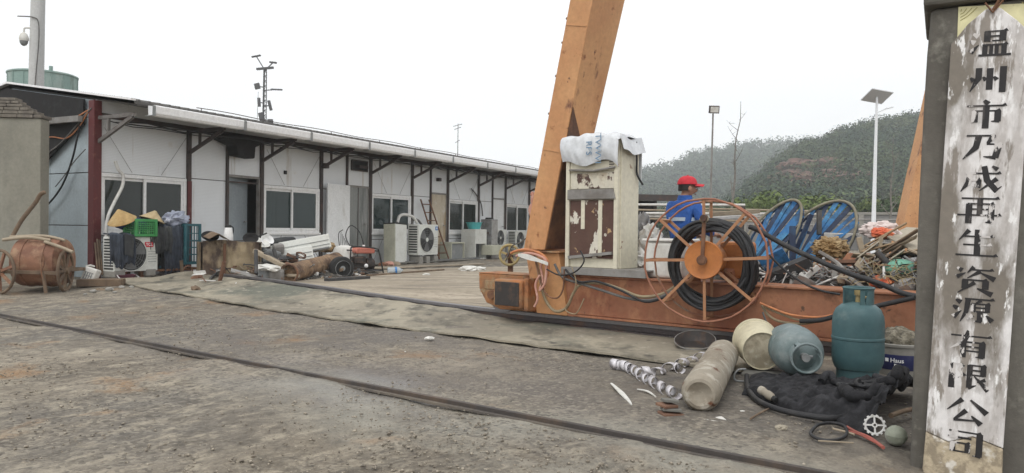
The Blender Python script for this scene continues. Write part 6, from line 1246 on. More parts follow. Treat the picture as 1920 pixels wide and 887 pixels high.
def bx(name, label, cat, u, v, yo, dims, mat, rot=(0, 0, 0), bevel=.01, z=None, g=None):
    x, zz = BP(u, v, yo); o = MB().box((0, 0, 0), dims).build(name, mt[mat], loc=BW(x, yo, zz if z is None else z), rot=(rot[0], rot[1], BZ + rot[2]), bevel=bevel); return tag(o, label, cat, g)
def headunit(label, u, v, yo, w, rot):
    x, zz = BP(u, v, yo); t = T('indoor_unit', label, 'air conditioner', BW(x, yo, zz), rot=(rot[0], rot[1], BZ + rot[2]))
    MB().prism([(-.10, -.13), (.08, -.15), (.10, -.06), (.10, .12), (-.10, .14)], w, Matrix.Rotation(rad(90), 4, 'Z')).build('casing', mt['ac'], t, bevel=.02, seg=3); b = MB(); b.bb(-w / 2 + .03, w / 2 - .03, -.112, -.101, .02, .028); b.bb(-w / 2 + .03, w / 2 - .03, -.110, -.098, -.06, -.05); b.build('front_line', mt['greydull'], t); MB().bb(-w / 2 + .05, w / 2 - .05, -.115, -.07, -.135, -.105).build('air_flap', mt['grille'], t)
headunit('white split air conditioner head lying tilted on top of the junk heap', 562, 463, -2.1, 1.12, (rad(-10), rad(-11), rad(-38)))
headunit('second smaller pale air conditioner head wedged beneath the tilted white one', 552, 481, -2.2, .66, (rad(-16), rad(-8), rad(-35)))
for args in (('plastic_case', 'dark grey motor case jammed under the white air conditioner heads', 'case', 507, 482, -2.2, (.3, .26, .26), 'grille', (.1, .2, -.4)), ('plastic_case', 'small grey case end showing left of the tilted white head', 'case', 522, 467, -2.1, (.2, .16, .2), 'greysteel', (.2, -.1, -.5)), ('motor_block', 'grey squared motor lying at the open end of the scaly pipe', 'motor', 516, 517, -3.0, (.26, .24, .24), 'greysteel', (.05, 0, -.5)), ('motor_block', 'darker grey motor lying left of the squared motor', 'motor', 495, 516, -2.9, (.16, .2, .24), 'greydull', (0, .1, -.3)), ('folded_sack', 'charcoal cloth hump on the back of the junk heap', 'cloth', 528, 452, -1.7, (.5, .3, .12), 'denim2', (0, -.1, 0))):
    nm, lb, ct, u, v, yo, dm, m_, rt = args; o = bx(nm, lb, ct, u, v, yo, dm, m_, rt, .05)
o = MB().lump((0, 0, 0), (.25, .2, .06), 3, .7, 2.2, 9).build('white_sheet', mt['white'], loc=BW(BP(507, 503, -2.95)[0], -2.95, BP(507, 503, -2.95)[1]), rot=(.1, .1, BZ), smooth=50); tag(o, 'crumpled white sheet over the two grey motors', 'sheet')
# black and white bowls and pans in the heap
for i, (u, v, r_, m_, rt, lb) in enumerate(((470, 449, .13, 'soot', (42, -14), 'black pan lying on edge at the right end of the brown casing'), (484, 457, .2, 'white', (24, 10), 'white enamel dish resting across the heap by the open door'), (500, 452, .12, 'whiteframe', (60, 20), 'small white bowl propped on the enamel dish'), (492, 468, .14, 'greysteel', (40, -20), 'grey pan tucked under the white enamel dish'))):
    x, z = BP(u, v, -1.9); t = T('old_pan', lb, 'pan', BW(x, -1.9, z), rot=(rad(rt[0]), rad(rt[1]), BZ - .5)); MB().lathe([(0, -.03), (r_ * .6, -.03), (r_, .03), (r_ * 1.03, .035), (r_ * .97, .035), (r_ * .56, -.018), (0, -.018)], 30).build('pan_bowl', mt[m_], t, 40); MB().bar((r_, 0, .03), (r_ + .16, 0, .06), .025, .012).build('pan_handle', mt['dark'], t)
a, b = BW(BP(477, 470, -2.3)[0], -2.3, BP(477, 470, -2.3)[1]), BW(BP(533, 499, -2.9)[0], -2.9, BP(533, 499, -2.9)[1]); o = MB().bar((0, 0, 0), b - a, .09, .07).build('timber_beam', mt['palewood'], loc=a, bevel=.008); tag(o, 'pale timber beam slanting down the front of the junk heap', 'timber')
a, b = BW(BP(608, 525, -2.9)[0], -2.9, -.05), BW(BP(606, 497, -2.9)[0], -2.9, BP(606, 497, -2.9)[1]); o = MB().bar((0, 0, 0), b - a, .06, .05).build('short_post', mt['wood'], loc=a, bevel=.006); tag(o, 'short wooden stub standing under the scaly pipe', 'post')
o = MB().lump((0, 0, 0), (.16, .14, .10), 3, .6, 2, 3).build('yellow_wrapper', mt['wrap'], loc=BW(BP(614, 464, -2.0)[0], -2.0, BP(614, 464, -2.0)[1]), smooth=40); tag(o, 'crumpled yellow brown wrapper at the raised end of the scaly pipe', 'wrapper')
# random small scrap in the heap, each its own thing
rj = random.Random(21)
def heap_piece(pfx, label, cat, pos, kind_, s, mat, rot, g):
    mb = MB()
    if kind_ == 'rod': mb.tube(cr_pts([(-s, 0, 0), (-s * .3, s * .1 * rj.uniform(-1, 1), s * .05), (s * .4, 0, .0), (s, s * .12 * rj.uniform(-1, 1), 0)], 3), s * rj.uniform(.025, .05) + .004, 6)
    elif kind_ == 'angle': mb.prism([(0, 0), (.05, 0), (.05, .006), (.006, .006), (.006, .05), (0, .05)], s * 2)
    elif kind_ == 'sheet': mb.sheet(lambda u, v: ((u - .5) * s * 1.6, (v - .5) * s * 1.1, s * .18 * math.sin(u * 4 + s * 30) * math.cos(v * 3 + s * 9)), 8, 6, .006)
    elif kind_ == 'tray': mb.lathe([(0, 0), (s * .5, 0), (s * .62, s * .3), (s * .58, s * .3), (s * .47, .02), (0, .02)], 16)
    elif kind_ == 'pipe': mb.lathe([(s * .12, -s), (s * .15, -s), (s * .15, s), (s * .12, s), (s * .12, -s)], 14, caps=False)
    elif kind_ == 'board': mb.box((0, 0, 0), (s * 2, s * .6, .02))
    elif kind_ == 'chunk': mb.lump((0, 0, 0), (s * .5, s * .4, s * .35), 2, .7, 2, rj.randint(0, 99))
    elif kind_ == 'coil':
        mb.tube([(s * .5 * math.cos(a) * (1 + .1 * math.sin(a * .37)), s * .5 * math.sin(a), .02 * math.sin(a * .8)) for a in [k * .4 for k in range(48)]], .008, 5)
    o = mb.build(pfx, mt[mat], loc=pos, rot=rot, smooth=35 if kind_ != 'board' else None, bevel=.003 if kind_ == 'board' else 0); return tag(o, label, cat, g)
KL = {'rod': ('metal_rod', 'rod'), 'angle': ('angle_iron', 'angle iron'), 'sheet': ('bent_sheet', 'sheet metal'), 'tray': ('old_tray', 'tray'), 'pipe': ('short_pipe', 'pipe'), 'board': ('broken_board', 'board'), 'chunk': ('scrap_chunk', 'scrap'), 'coil': ('wire_coil', 'wire')}
MD = {'scrap_a': 'grey', 'scrap_b': 'rusty', 'scrap_c': 'black', 'scrap_w': 'white', 'wood': 'brown', 'palewood': 'pale', 'greysteel': 'dull grey', 'cardboard': 'tan', 'bluepaint': 'blue'}
for i in range(150):
    u = rj.uniform(472, 660) if i < 120 else rj.uniform(366, 480); yo = rj.uniform(-3.1, -1.5); x = BP(u, 510, yo)[0]
    k = rj.choice(['rod', 'rod', 'angle', 'sheet', 'tray', 'pipe', 'board', 'chunk', 'chunk', 'coil']); m_ = rj.choice(['scrap_a', 'scrap_b', 'scrap_c', 'scrap_c', 'scrap_b', 'scrap_w', 'wood', 'greysteel']); s = rj.uniform(.07, .22)
    z = rj.uniform(-.05, .22) if u > 580 or i >= 120 else rj.uniform(-.02, .42)
    nm, ct = KL[k]; heap_piece(nm, f'{MD[m_]} {ct} jumbled in the junk heap below the second window', ct, BW(x, yo, z), k, s, m_, (rj.uniform(-.5, .5), rj.uniform(-.6, .6), rj.uniform(0, 6.28)), 'junk pieces below the second window')
o = MB().sheet(lambda u, v: (BW(.7 + u * 3.0, -3.1 + v * 2.3) - BW(.7, -3.1)) + Vector((0, 0, .01 + .30 * math.sin(math.pi * v) * math.sin(math.pi * u) + .05 * mnoise.noise(Vector((u * 9, v * 6, 2))))), 50, 20, .02).build('heap_soil', mt['junkdirt'], loc=BW(.7, -3.1), smooth=60); kind(o, 'stuff')
# long bar at the foot of the heap
a, b = GG(352, 517), GG(700, 533); 
cable('long_pipe', 'long dusty pipe lying along the foot of the junk heap', [GG(352, 519) + Vector((0, 0, .08)), GG(450, 524) + Vector((0, 0, .10)), GG(560, 530) + Vector((0, 0, .11))], .03, mt['palewood'], 'pipe')
# --- fan wheel, generator, wheel
x, z = BP(640, 510, -3.0); t = BT('blower_wheel', 'dark round blower casing standing in front of the generator frame', 'blower', x, -3.0, -.06, -.5); MB().lathe([(0, -.08), (.20, -.08), (.22, -.05), (.22, .05), (.20, .08), (.14, .085), (.13, .06), (.0, .055)], 36, (0, 0, .22), (0, -1, 0)).build('casing', mt['dark'], t, 40); MB().lathe([(.14, .0), (.145, .0), (.145, .1), (.14, .1)], 30, (0, 0, .22), (0, -1, 0), caps=False).build('inlet_ring', mt['greydull'], t, 40); MB().cyl((0, -.07, .22), (0, -.10, .22), .05, .04, 16).build('hub', mt['greydull'], t, 40)
x, z = BP(645, 480, -2.3); t = BT('gas_drum', 'dirty white round drum behind the blower casing', 'drum', x, -2.3, -.06); MB().lathe([(0, 0), (.2, 0), (.22, .05), (.22, .5), (.18, .58), (.06, .62), (0, .62)], 30).build('drum_shell', mt['white'], t, 40); MB().tube([(.21 * math.cos(a), .21 * math.sin(a), .3) for a in [k * .314 for k in range(20)]], .01, 6, True).build('drum_band', mt['greydull'], t, 60)
x, z = BP(676, 512, -2.6); t = BT('generator', 'small generator in a black tube frame with an orange red fuel tank', 'generator', x, -2.6, -.02, -.45)
for y in (-.24, .24): MB().tube(cr_pts([(-.36, y, 0), (-.36, y, .55), (-.28, y, .66), (.26, y, .62), (.36, y, .5), (.48, y, 0)]), .018, 8).build('frame_tube', mt['dark'], t, 60)
[MB().tube([(x_, -.24, z_), (x_, .24, z_)], .015, 8).build('cross_tube', mt['dark'], t) for x_, z_ in ((-.36, .1), (.45, .1), (-.34, .58), (.32, .56))]; MB().prism([(-.20, .50), (.28, .50), (.30, .58), (.24, .63), (-.16, .64), (-.22, .58)], .34).build('fuel_tank', mt['orangetank'], t, bevel=.03, seg=3); MB().cyl((.05, -.05, .63), (.05, -.05, .70), .035, .03, 14).build('fuel_cap', mt['whiteframe'], t, 40)
b = MB(); b.box((-.1, 0, .28), (.34, .3, .3)); b.cyl((.1, 0, .25), (.32, 0, .25), .14, .13, 18); b.box((-.15, -.2, .35), (.2, .1, .16)); b.build('engine_block', mt['grease'], t, bevel=.02); MB().lump((.02, -.26, .22), (.05, .03, .05), 2, .2).build('air_filter', mt['whiteframe'], t, 60); b = MB(); b.bb(-.34, .44, -.24, .24, .08, .10); b.build('base_tray', mt['scrap_c'], t); t.scale = (.84, .84, .84)
b = MB(); b.tube(cr_pts([(-.05, .1, .6), (-.15, .2, .9), (-.02, .22, 1.15), (.2, .2, 1.0), (.28, .1, .64)]), .012, 6); b.tube(cr_pts([(-.3, .2, .64), (-.32, .22, .95), (-.22, .2, 1.05)]), .01, 6); [b.tube([(-.28 + .05 * k, .18, .64), (-.26 + .03 * k, .22, 1.0 - .05 * k)], .006, 5) for k in range(5)]; o = b.build('wire_tangle', mt['cable_black'], loc=BW(x - .05, -2.5, -.02), rot=(0, 0, BZ - .45), smooth=60); tag(o, 'black tangle of rods and wire sticking up behind the generator', 'wire'); o.scale = (.84, .84, .84)
# --- appliances along the wall
def yoff_box(u0, u1, vb, yo): return BP(u0, vb, yo), BP(u1, vb, yo)
x, z = BP(738, 490, -.5); t = T('tall_cabinet', 'yellowed tall air conditioner cabinet leaning beside the big fan unit', 'cabinet', BW(x + .0, -.55, -.02), rot=(rad(-3), rad(3), BZ)); MB().bb(-.25, .25, -.18, .18, 0, 1.02).build('casing', mt['acyellow'], t, bevel=.012); MB().bb(-.24, .24, -.19, -.181, .01, 1.01).build('front_panel', mt['ac'], t); MB().bb(-.25, .25, -.18, .18, 1.021, 1.05).build('top_cover', mt['dark'], t)
x, z = BP(793, 486, -.72); ac_unit('outdoor_unit', 'big white fan unit with a blue badge raised on concrete blocks', x, -.72, .17, .92, .84, .34, fanx=.42, badge=('blue', 'M', .11, .10, .38, .74))
for dx, lb in ((-.34, 'concrete block under the left end of the big fan unit'), (-.02, 'concrete block under the middle of the big fan unit'), (.36, 'concrete block under the right end of the big fan unit')):
    o = MB().box((0, 0, 0), (.17, .34, .27)).build('support_block', mt['concrete'], loc=BW(x + dx, -.74, .03), rot=(0, 0, BZ), bevel=.008); tag(o, lb, 'block')
hz = BP(760, 428, -.6); cable('white_hose', 'grey white hose looping over the tall cabinet and the big fan unit', [BW(*q) for q in ((x - .85, -.5, 1.05), (x - .75, -.5, 1.22), (x - .55, -.55, 1.26), (x - .3, -.6, 1.2), (x - .15, -.62, 1.05))], .04, mt['cable_white'], 'hose')
cable('pipe_elbow', 'dark bent pipe on top of the big fan unit', [BW(*q) for q in ((x - .3, -.55, 1.0), (x - .2, -.55, 1.14), (x + .0, -.55, 1.12), (x + .1, -.6, 1.0))], .03, mt['cable_grey'], 'pipe')
# ladder
la, lb_ = BP(793, 377, -.18), BP(818, 492, -1.0); le, lf = BP(800, 377, -.18), BP(835, 488, -1.05)
pa, pb_, pc_, pd = BW(la[0], -.10, 1.72), BW(la[0] + .12, -.75, -.14), BW(la[0] + .42, -.10, 1.72), BW(la[0] + .6, -.75, -.14)
t = T('ladder', 'rusty steel ladder leaning against the wall beside the rusty door', 'ladder', pb_); b = MB(); q0 = pb_.copy()
for a_, c_ in ((pa, pb_), (pc_, pd)): MB().bar(a_ - q0, c_ - q0, .045, .03).build('stile', mt['rusty'], t)
for i in range(8): k = (i + .6) / 8.2; MB().tube([pa.lerp(pb_, k) - q0, pc_.lerp(pd, k) - q0], .014, 8).build('rung', mt['rusty'], t)
x, z = BP(848, 480, -.45); t = BT('small_cabinet', 'small yellow grey cabinet with an open front below the curtained window', 'cabinet', x, -.45, -.02); b = MB(); b.bb(-.36, .36, -.2, .2, 0, .04); b.bb(-.36, .36, -.2, .2, .5, .54); b.bb(-.36, -.33, -.2, .2, .041, .499); b.bb(.33, .36, -.2, .2, .041, .499); b.bb(-.33, .33, .17, .2, .041, .499); b.build('shell', mt['acyellow'], t, bevel=.006); MB().bb(-.33, .33, -.15, -.14, .05, .49).build('inner_panel', mt['greydull'], t)
x, z = BP(891, 480, -.55); t = BT('grey_cabinet', 'grey cabinet with an open lower half carrying the turquoise basin', 'cabinet', x, -.5, -.02); b = MB(); b.bb(-.34, .34, -.25, .25, .86, .92); b.bb(-.34, -.30, -.25, .25, .0, .859); b.bb(.30, .34, -.25, .25, .0, .859); b.bb(-.30, .30, .21, .25, 0, .859); b.bb(-.30, .30, -.25, -.22, .48, .859); b.bb(-.30, .30, -.25, .2, 0, .04); b.build('shell', mt['ac'], t, bevel=.008); MB().bb(-.29, .29, .0, .02, .05, .47).build('inner_back', mt['grille'], t)
t = BT('basin', 'turquoise plastic basin on top of the grey cabinet', 'basin', x, -.5, .902); MB().lathe([(0, 0), (.17, 0), (.185, .02), (.235, .19), (.245, .195), (.245, .205), (.225, .2), (.17, .03), (0, .03)], 36).build('basin_bowl', mt['tealbasin'], t, 40); MB().lathe([(.243, .193), (.258, .193), (.258, .207), (.243, .207)], 36, caps=False).build('basin_rim', mt['tealbasin'], t, 40)
x, z = BP(917, 480, -.5); t = BT('water_dispenser', 'tall grey dispenser wrapped in clear plastic with a dark cap', 'dispenser', x, -.5, -.02); MB().bb(-.2, .2, -.2, .2, .42, 1.24).build('upper_body', mt['scrap_a'], t, bevel=.02); MB().bb(-.2, .2, -.2, .2, 0, .36).build('lower_body', mt['greysteel'], t, bevel=.012); MB().bb(-.195, .195, -.195, .195, .361, .419).build('band', mt['mint'], t); MB().cyl((0, 0, 1.241), (0, 0, 1.29), .14, .12, 20).build('cap', mt['dark'], t, 40); b = MB(); [b.tube(cr_pts([(-.2 + .06 * k, -.206, .45), (-.17 + .06 * k, -.212, .8), (-.2 + .07 * k, -.206, 1.2)]), .006, 5) for k in range(6)]; b.build('film_crease', mt['scrap_w'], t, 60)
x, z = BP(922, 475, -.8); bx('storage_box', 'dull green storage box under the small white units', 'box', 922, 468, -.85, (.62, .4, .3), 'acyellow', (0, 0, 0), .012, .13 + .14)
x, z = BP(938, 460, -.6); ac_unit('outdoor_unit', 'small white unit standing left of the yellow pulley wheel', x, -.5, .34, .7, .56, .28, group=None, fanx=.4)
x, z = BP(975, 455, -.6); ac_unit('outdoor_unit', 'small white unit farthest right beside the crane leg', x, -.5, .2, .8, .66, .3, fanx=.4, badge=None)
for i, (u, lb) in enumerate(((938, 'grey block under the small white unit left of the pulley wheel'), (975, 'grey block under the farthest white unit'))):
    xx = BP(u, 460, -.6)[0]; o = MB().box((0, 0, 0), (.6, .28, .46 if i == 0 else .32)).build('support_block', mt['concrete'], loc=BW(xx, -.5, .10 if i == 0 else .03), rot=(0, 0, BZ), bevel=.008); tag(o, lb, 'block')
# red rag and bricks at the cabinet foot
for i, (u, v, m_, s) in enumerate(((722, 487, 'drum', .10), (732, 490, 'cable_pink', .12), (745, 492, 'palewood', .10))):
    x = BP(u, v, -.95)[0]; o = MB().lump((0, 0, .04), (s * 1.3, s, s * .6), 2, .5, 1.8, i + 5).build('rag', mt[m_], loc=BW(x, -.9, -.02), smooth=30); tag(o, ['rust red rag at the foot of the yellowed cabinet', 'pinkish rag between the red rag and the pale one', 'pale lump of rag in front of the yellowed cabinet'][i], 'rag')
# --- boards, pipes and strips lying on the yard
ys = [((640, 492), (905, 479), .16, .03, 'grey board lying farthest back along the appliances', 'slab'), ((655, 499), (880, 488), .26, .03, 'wide green grey board lying behind the clear water jug', 'slab'), ((690, 506), (905, 497), .2, .03, 'pale dusty board lying behind the white litter', 'planks'), ((612, 529), (690, 524), .12, .05, 'black timber lying at the foot of the blower casing', 'scrap_c'), ((690, 519), (830, 508), .10, .03, 'thin dark lath beside the clear water jug', 'wood'), ((760, 494), (900, 486), .05, .05, 'dark pipe lying between the grey boards', 'grille')]
for (u0, v0), (u1, v1), w, h, lb, m_ in ys:
    a, b = GG(u0, v0), GG(u1, v1); d = b - a; o = MB().box((0, 0, h / 2 + .012), (d.length, w, h)).build('lying_board', mt[m_], loc=(a + b) / 2, rot=(0, 0, math.atan2(d.y, d.x)), bevel=.004); tag(o, lb, 'board')
p = GG(740, 515); t = T('water_jug', 'clear plastic water bottle with a blue label lying on the yard', 'bottle', p + Vector((0, 0, .08)), rot=(0, rad(88), rad(20))); MB().lathe([(0, -.14), (.06, -.14), (.07, -.125), (.064, -.06), (.07, -.01), (.07, .07), (.045, .12), (.02, .14), (.02, .16), (0, .16)], 26).build('bottle_shell', mt['waterbottle'], t, 40); MB().lathe([(.071, .0), (.072, .0), (.072, .035), (.071, .035)], 26, caps=False).build('label', mt['blue'], t)
for i, (u, v, s, lb) in enumerate(((878, 509, .2, 'white foam litter heap beside the crane bogie'), (898, 507, .14, 'smaller white foam litter touching the crane bogie'), (800, 517, .08, 'white scrap lying on the yard right of the clear bottle'))):
    p = GG(u, v); o = MB().lump((0, 0, s * .25), (s, s * .7, s * .35), 3, .7, 2, i + 3).build('foam_litter', mt['white'], loc=p, smooth=30); tag(o, lb, 'litter')
# --- drum cart on wooden wheels
p = GG(60, 549); t = T('drum_cart', 'rusty orange drum on a handcart with wooden spoked wheels in front of the plaster wall', 'cart', (p.x - .06, p.y + .35, gz(p.x, p.y)), rad(4))
MB().lathe([(0, -.32), (.24, -.32), (.335, -.29), (.35, -.25), (.35, .25), (.335, .29), (.24, .32), (0, .32)], 36, (-.0, 0, .42), (1, 0, 0)).build('drum', mt['drum'], t, 35); b = MB(); [b.lathe([(.349, -.012), (.36, -.012), (.36, .012), (.349, .012)], 36, (x_, 0, .42), (1, 0, 0), caps=False) for x_ in (-.15, .15)]; b.build('drum_hoop', mt['drum'], t, 40)
for x_, y_, r_, nm in ((-.37, -.42, .30, 'wheel'), (.36, -.10, .29, 'wheel')):
    ang = rad(-24) if x_ < 0 else rad(-82); R_ = Matrix.Translation((x_, y_, .30)) @ Matrix.Rotation(ang, 4, 'Z')
    w_ = MB().tube([(r_ * math.cos(a), 0, r_ * math.sin(a)) for a in [k * math.pi / 18 for k in range(36)]], .022, 8, True).moved(R_).build(nm, mt['wood'], t, 60)
    for k in range(7): a = k * .8976 + .3; MB().bar((.03 * math.cos(a), 0, .03 * math.sin(a)), ((r_ - .01) * math.cos(a), 0, (r_ - .01) * math.sin(a)), .038, .028, (0, 1, 0)).moved(R_).build('spoke', mt['drum'] if x_ < 0 else mt['wood'], w_)
    MB().cyl((0, -.05, 0), (0, .05, 0), .05, .05, 14).moved(R_).build('hub', mt['wood'], w_, 40)
b = MB(); b.bar((-.4, -.39, .30), (.42, -.37, .28), .04, .05); b.bar((-.4, .38, .3), (.4, .38, .3), .04, .05); b.bar((.37, -.36, .3), (.37, .36, .3), .04, .04); b.bar((.2, -.39, .3), (.26, -.42, 0.0), .035, .035); b.build('axle_frame', mt['wood'], t, bevel=.004)
b = MB(); b.tube(cr_pts([(-.45, -.2, .74), (-.1, -.22, .78), (.2, -.2, .74)]), .025, 7); b.tube(cr_pts([(-.4, -.12, .78), (.05, -.1, .80), (.35, -.1, .74)]), .022, 7); b.tube(cr_pts([(.15, -.25, .72), (.36, -.3, .66), (.58, -.34, .58)]), .024, 7); b.build('pole_bundle', mt['palewood'], t, 60)
MB().tube(cr_pts([(-.42, -.05, .76), (-.30, -.02, 1.02), (-.12, 0, 1.28), (-.05, 0, 1.40), (.02, 0, 1.44)]), [.03] * 24 + [.022], 8).build('crooked_stick', mt['wood'], t, 60)
q = MB(); q.tube(cr_pts([(.20, -.39, .55), (.22, -.40, .42), (.19, -.41, .30), (.23, -.40, .15)]), .012, 6).build('chain', mt['rusty'], t, 60)
o = MB().tube(cr_pts([(0, 0, 0), (.08, .05, .55), (.12, .1, 1.0), (.2, .12, 1.2)]), [.03] * 18 + [.02], 8).build('grey_pole', mt['greydull'], loc=BW(-.55, .9, .0), smooth=60); tag(o, 'grey wooden pole leaning on the end wall behind the drum cart', 'pole')
# ------------------------------------------------------------------ scrap heap behind the crane beam
def heap_h(s, t):
    e = sst(1.7, 2.6, s) * sst(.05, .35, t) * sst(5.2, 2.8, t)
    return float(e * (.68 + .12 * math.sin(s * 1.1 + .6) + .20 * sst(3.2, 5.0, s) + .10 * mnoise.noise(Vector((s * 1.7, t * 1.7, 0)))))
def hs(u, v):
    s, t = 1.6 + 6.2 * u, .2 + 5.2 * v; p = RW(s, t, 0); return (p.x, p.y, gz(p.x, p.y) + heap_h(s, t) - .02)
o = MB().sheet(hs, 90, 60, .02).build('scrap_heap', M('heap_debris', (.13, .12, .105), ((.27, .26, .24), 14, .5, .62, 8), ((.045, .042, .04), 11, .48, .6, 8), ((.18, .11, .07), 6, .56, .68, 7), rough=.9, bump=((16, .9, .06), (40, .6, .02))), smooth=60); kind(o, 'stuff')
rh = random.Random(33)
def hpos(s, t, dz=0): p = RW(s, t, 0); return Vector((p.x, p.y, gz(p.x, p.y) + heap_h(s, t) + dz))
for i in range(290):
    s = rh.uniform(2.0, 7.0); t = .24 + 2.4 * rh.random() ** 1.7
    if abs(s - 2.35) < .25 and .7 < t < 1.4: t += 1.2
    k = rh.choice(['rod', 'rod', 'rod', 'angle', 'angle', 'sheet', 'sheet', 'pipe', 'board', 'chunk', 'coil', 'tray']); m_ = rh.choice(['scrap_a', 'scrap_a', 'scrap_w', 'scrap_w', 'scrap_b', 'scrap_c', 'greysteel', 'palewood'] if s < 5.2 else ['palewood', 'scrap_b', 'cardboard', 'wood', 'scrap_a', 'greysteel', 'palewood'])
    sz = rh.uniform(.08, .24) * (1.35 if k == 'rod' else 1); nm, ct = KL[k]
    heap_piece(nm, f'{MD[m_]} {ct} lying loose in the scrap heap behind the crane beam', ct, hpos(s, t, rh.uniform(-.01, .07)), k, sz, m_, (rh.uniform(-.7, .7), rh.uniform(-.7, .7), rh.uniform(0, 6.28)), 'scrap pieces in the heap behind the crane beam')
# blue oval frames with slats, standing in the heap
def bluefan(label, u0, v0, u1, v1, wpx, off, seed):
    a, b = RL(u0, v0, off), RL(u1, v1, off + .25); ax_ = b - a; L_ = ax_.length; z_ = ax_.normalized(); x_ = Vector((ER.x, ER.y, 0)); x_ = (x_ - z_ * x_.dot(z_)).normalized(); y_ = z_.cross(x_)
    Mx = Matrix((x_, y_, z_)).transposed().to_4x4(); Mx.translation = a; t = T('blue_oval_frame', label, 'frame'); t.matrix_world = Mx
    w = wpx / FPX * a.y / 2; r = random.Random(seed)
    loop = [(w * math.sin(q) * (1 + .08 * math.cos(q)), .02 * math.sin(2 * q), L_ / 2 - L_ / 2 * math.cos(q)) for q in [k * math.pi / 20 for k in range(40)]]
    MB().tube(loop, .014, 8, True).build('rim', mt['oliverim'], t, 60); MB().tube([(x * .93, .06, z * .97 + .02) for x, _, z in loop], .013, 8, True).build('inner_rim', mt['bluedark'], t, 60)
    for k in range(8):
        q = -1 + (k + .5) * 2 / 8; x1 = w * q * .95; zz1 = L_ / 2 + L_ / 2 * math.sqrt(max(.02, 1 - q * q)) * .97
        b_ = MB().bar((x1 * .25 + w * .1 * r.uniform(-1, 1), .03, L_ * .12), (x1, .03 + .02 * (k % 2), zz1), .034 + .03 * r.random(), .008, (0, 1, 0)); b_.build('slat', [mt['bluepaint'], mt['bluedark'], mt['bluepaint']][k % 3], t)
    b_ = MB().bar((-w * .85, .05, L_ * .45), (w * .9, .05, L_ * .6), .03, .01, (0, 1, 0)); b_.build('cross_slat', mt['bluedark'], t); 
bluefan('left blue oval steel frame with slats sticking up out of the heap behind the reel', 1405, 500, 1494, 376, 80, .75, 3)
bluefan('right blue oval frame with black slats leaning in the middle of the heap', 1486, 508, 1590, 380, 112, .85, 7)
for i, (u0, v0, u1, v1, of, w, m_, lb) in enumerate(((1486, 500, 1486, 424, .55, .06, 'bluedark', 'dark steel upright standing in the heap between the two blue frames'), (1492, 470, 1522, 402, .6, .045, 'bluedark', 'dark steel bar leaning against the right blue frame'), (1536, 440, 1536, 395, .85, .04, 'scrap_c', 'short black upright inside the right blue frame'), (1440, 520, 1520, 488, .35, .10, 'scrap_c', 'thick black pipe lying low in the heap beside the reel'), (1505, 525, 1535, 500, .28, .05, 'scrap_w', 'white angle bar at the front of the heap'), (1500, 512, 1530, 540, .26, .035, 'scrap_w', 'white narrow bar crossing the front of the heap'), (1563, 525, 1568, 497, .28, .05, 'greysteel', 'pale grey upright stub at the front of the heap'), (1610, 445, 1625, 500, .5, .05, 'palewood', 'pale bent pipe standing left of the tan boards'), (1648, 478, 1652, 445, .55, .04, 'palewood', 'pale stub standing among the tan boards'), (1545, 441, 1612, 443, 1.0, .05, 'scrap_w', 'white tube lying along the top of the heap beside the brown wrapping'), (1430, 500, 1475, 478, .4, .18, 'bluepaint', 'torn blue steel plate low in the heap beside the reel'), (1425, 420, 1470, 398, 1.1, .03, 'scrap_a', 'thin grey bar lying on the top of the heap by the reel'), (1330, 402, 1425, 396, 1.6, .05, 'palewood', 'long pale bar seen behind the upper rim of the reel'), (1310, 412, 1420, 404, 1.5, .035, 'scrap_w', 'slim white bar seen behind the upper rim of the reel'))):
    a, b = RL(u0, v0, of), RL(u1, v1, of + .05); o = MB().bar((0, 0, 0), b - a, w, w * .3 if m_ != 'scrap_c' else w, (0, 1, .2)).build('steel_bar', mt[m_], loc=a, bevel=.003); tag(o, lb, 'bar')
def lumpy(name, label, cat, u, v, off, r, mat, seed, amp=.5, sub=4, sc=2.4):
    p = RL(u, v, off); o = MB().lump((0, 0, 0), r, sub, amp, sc, seed).build(name, mt[mat], loc=p, rot=(0, 0, CZ), smooth=50); return tag(o, label, cat)
lumpy('brown_wrapping', 'crumpled brown packing bundle on the heap below the right blue frame', 'bundle', 1556, 466, .55, (.15, .13, .105), 'wrap', 2, .6, 5, 3.0)
lumpy('net_sack', 'pale sack lying open on the heap with orange red netting inside', 'sack', 1650, 432, .9, (.17, .13, .085), 'pinkwhite', 5, .6)
lumpy('orange_net', 'orange red netting bulging out of the pale sack', 'netting', 1652, 437, .78, (.095, .08, .05), 'orangenet', 8, .6)
lumpy('mint_bowl', 'mint green plastic dome half buried in dry straw near the gate pillar', 'bowl', 1686, 503, .42, (.15, .12, .08), 'mint', 1, .12)
lumpy('crumpled_foil', 'heap of crumpled white plastic left of the worker', 'plastic', 1222, 455, .9, (.13, .12, .2), 'white', 4, .9)
lumpy('grey_bundle', 'grey crumpled scrap bundle beside the cabinet corner', 'bundle', 1203, 440, 1.0, (.16, .14, .22), 'scrap_a', 6, .9); lumpy('grey_bundle', 'low pale scrap bundle at the foot of the cabinet corner', 'bundle', 1206, 492, .45, (.15, .12, .12), 'scrap_w', 9, .9)
lumpy('red_bag', 'small red plastic bag at the right front of the heap', 'bag', 1652, 532, .3, (.10, .08, .06), 'orangenet', 12, .6)
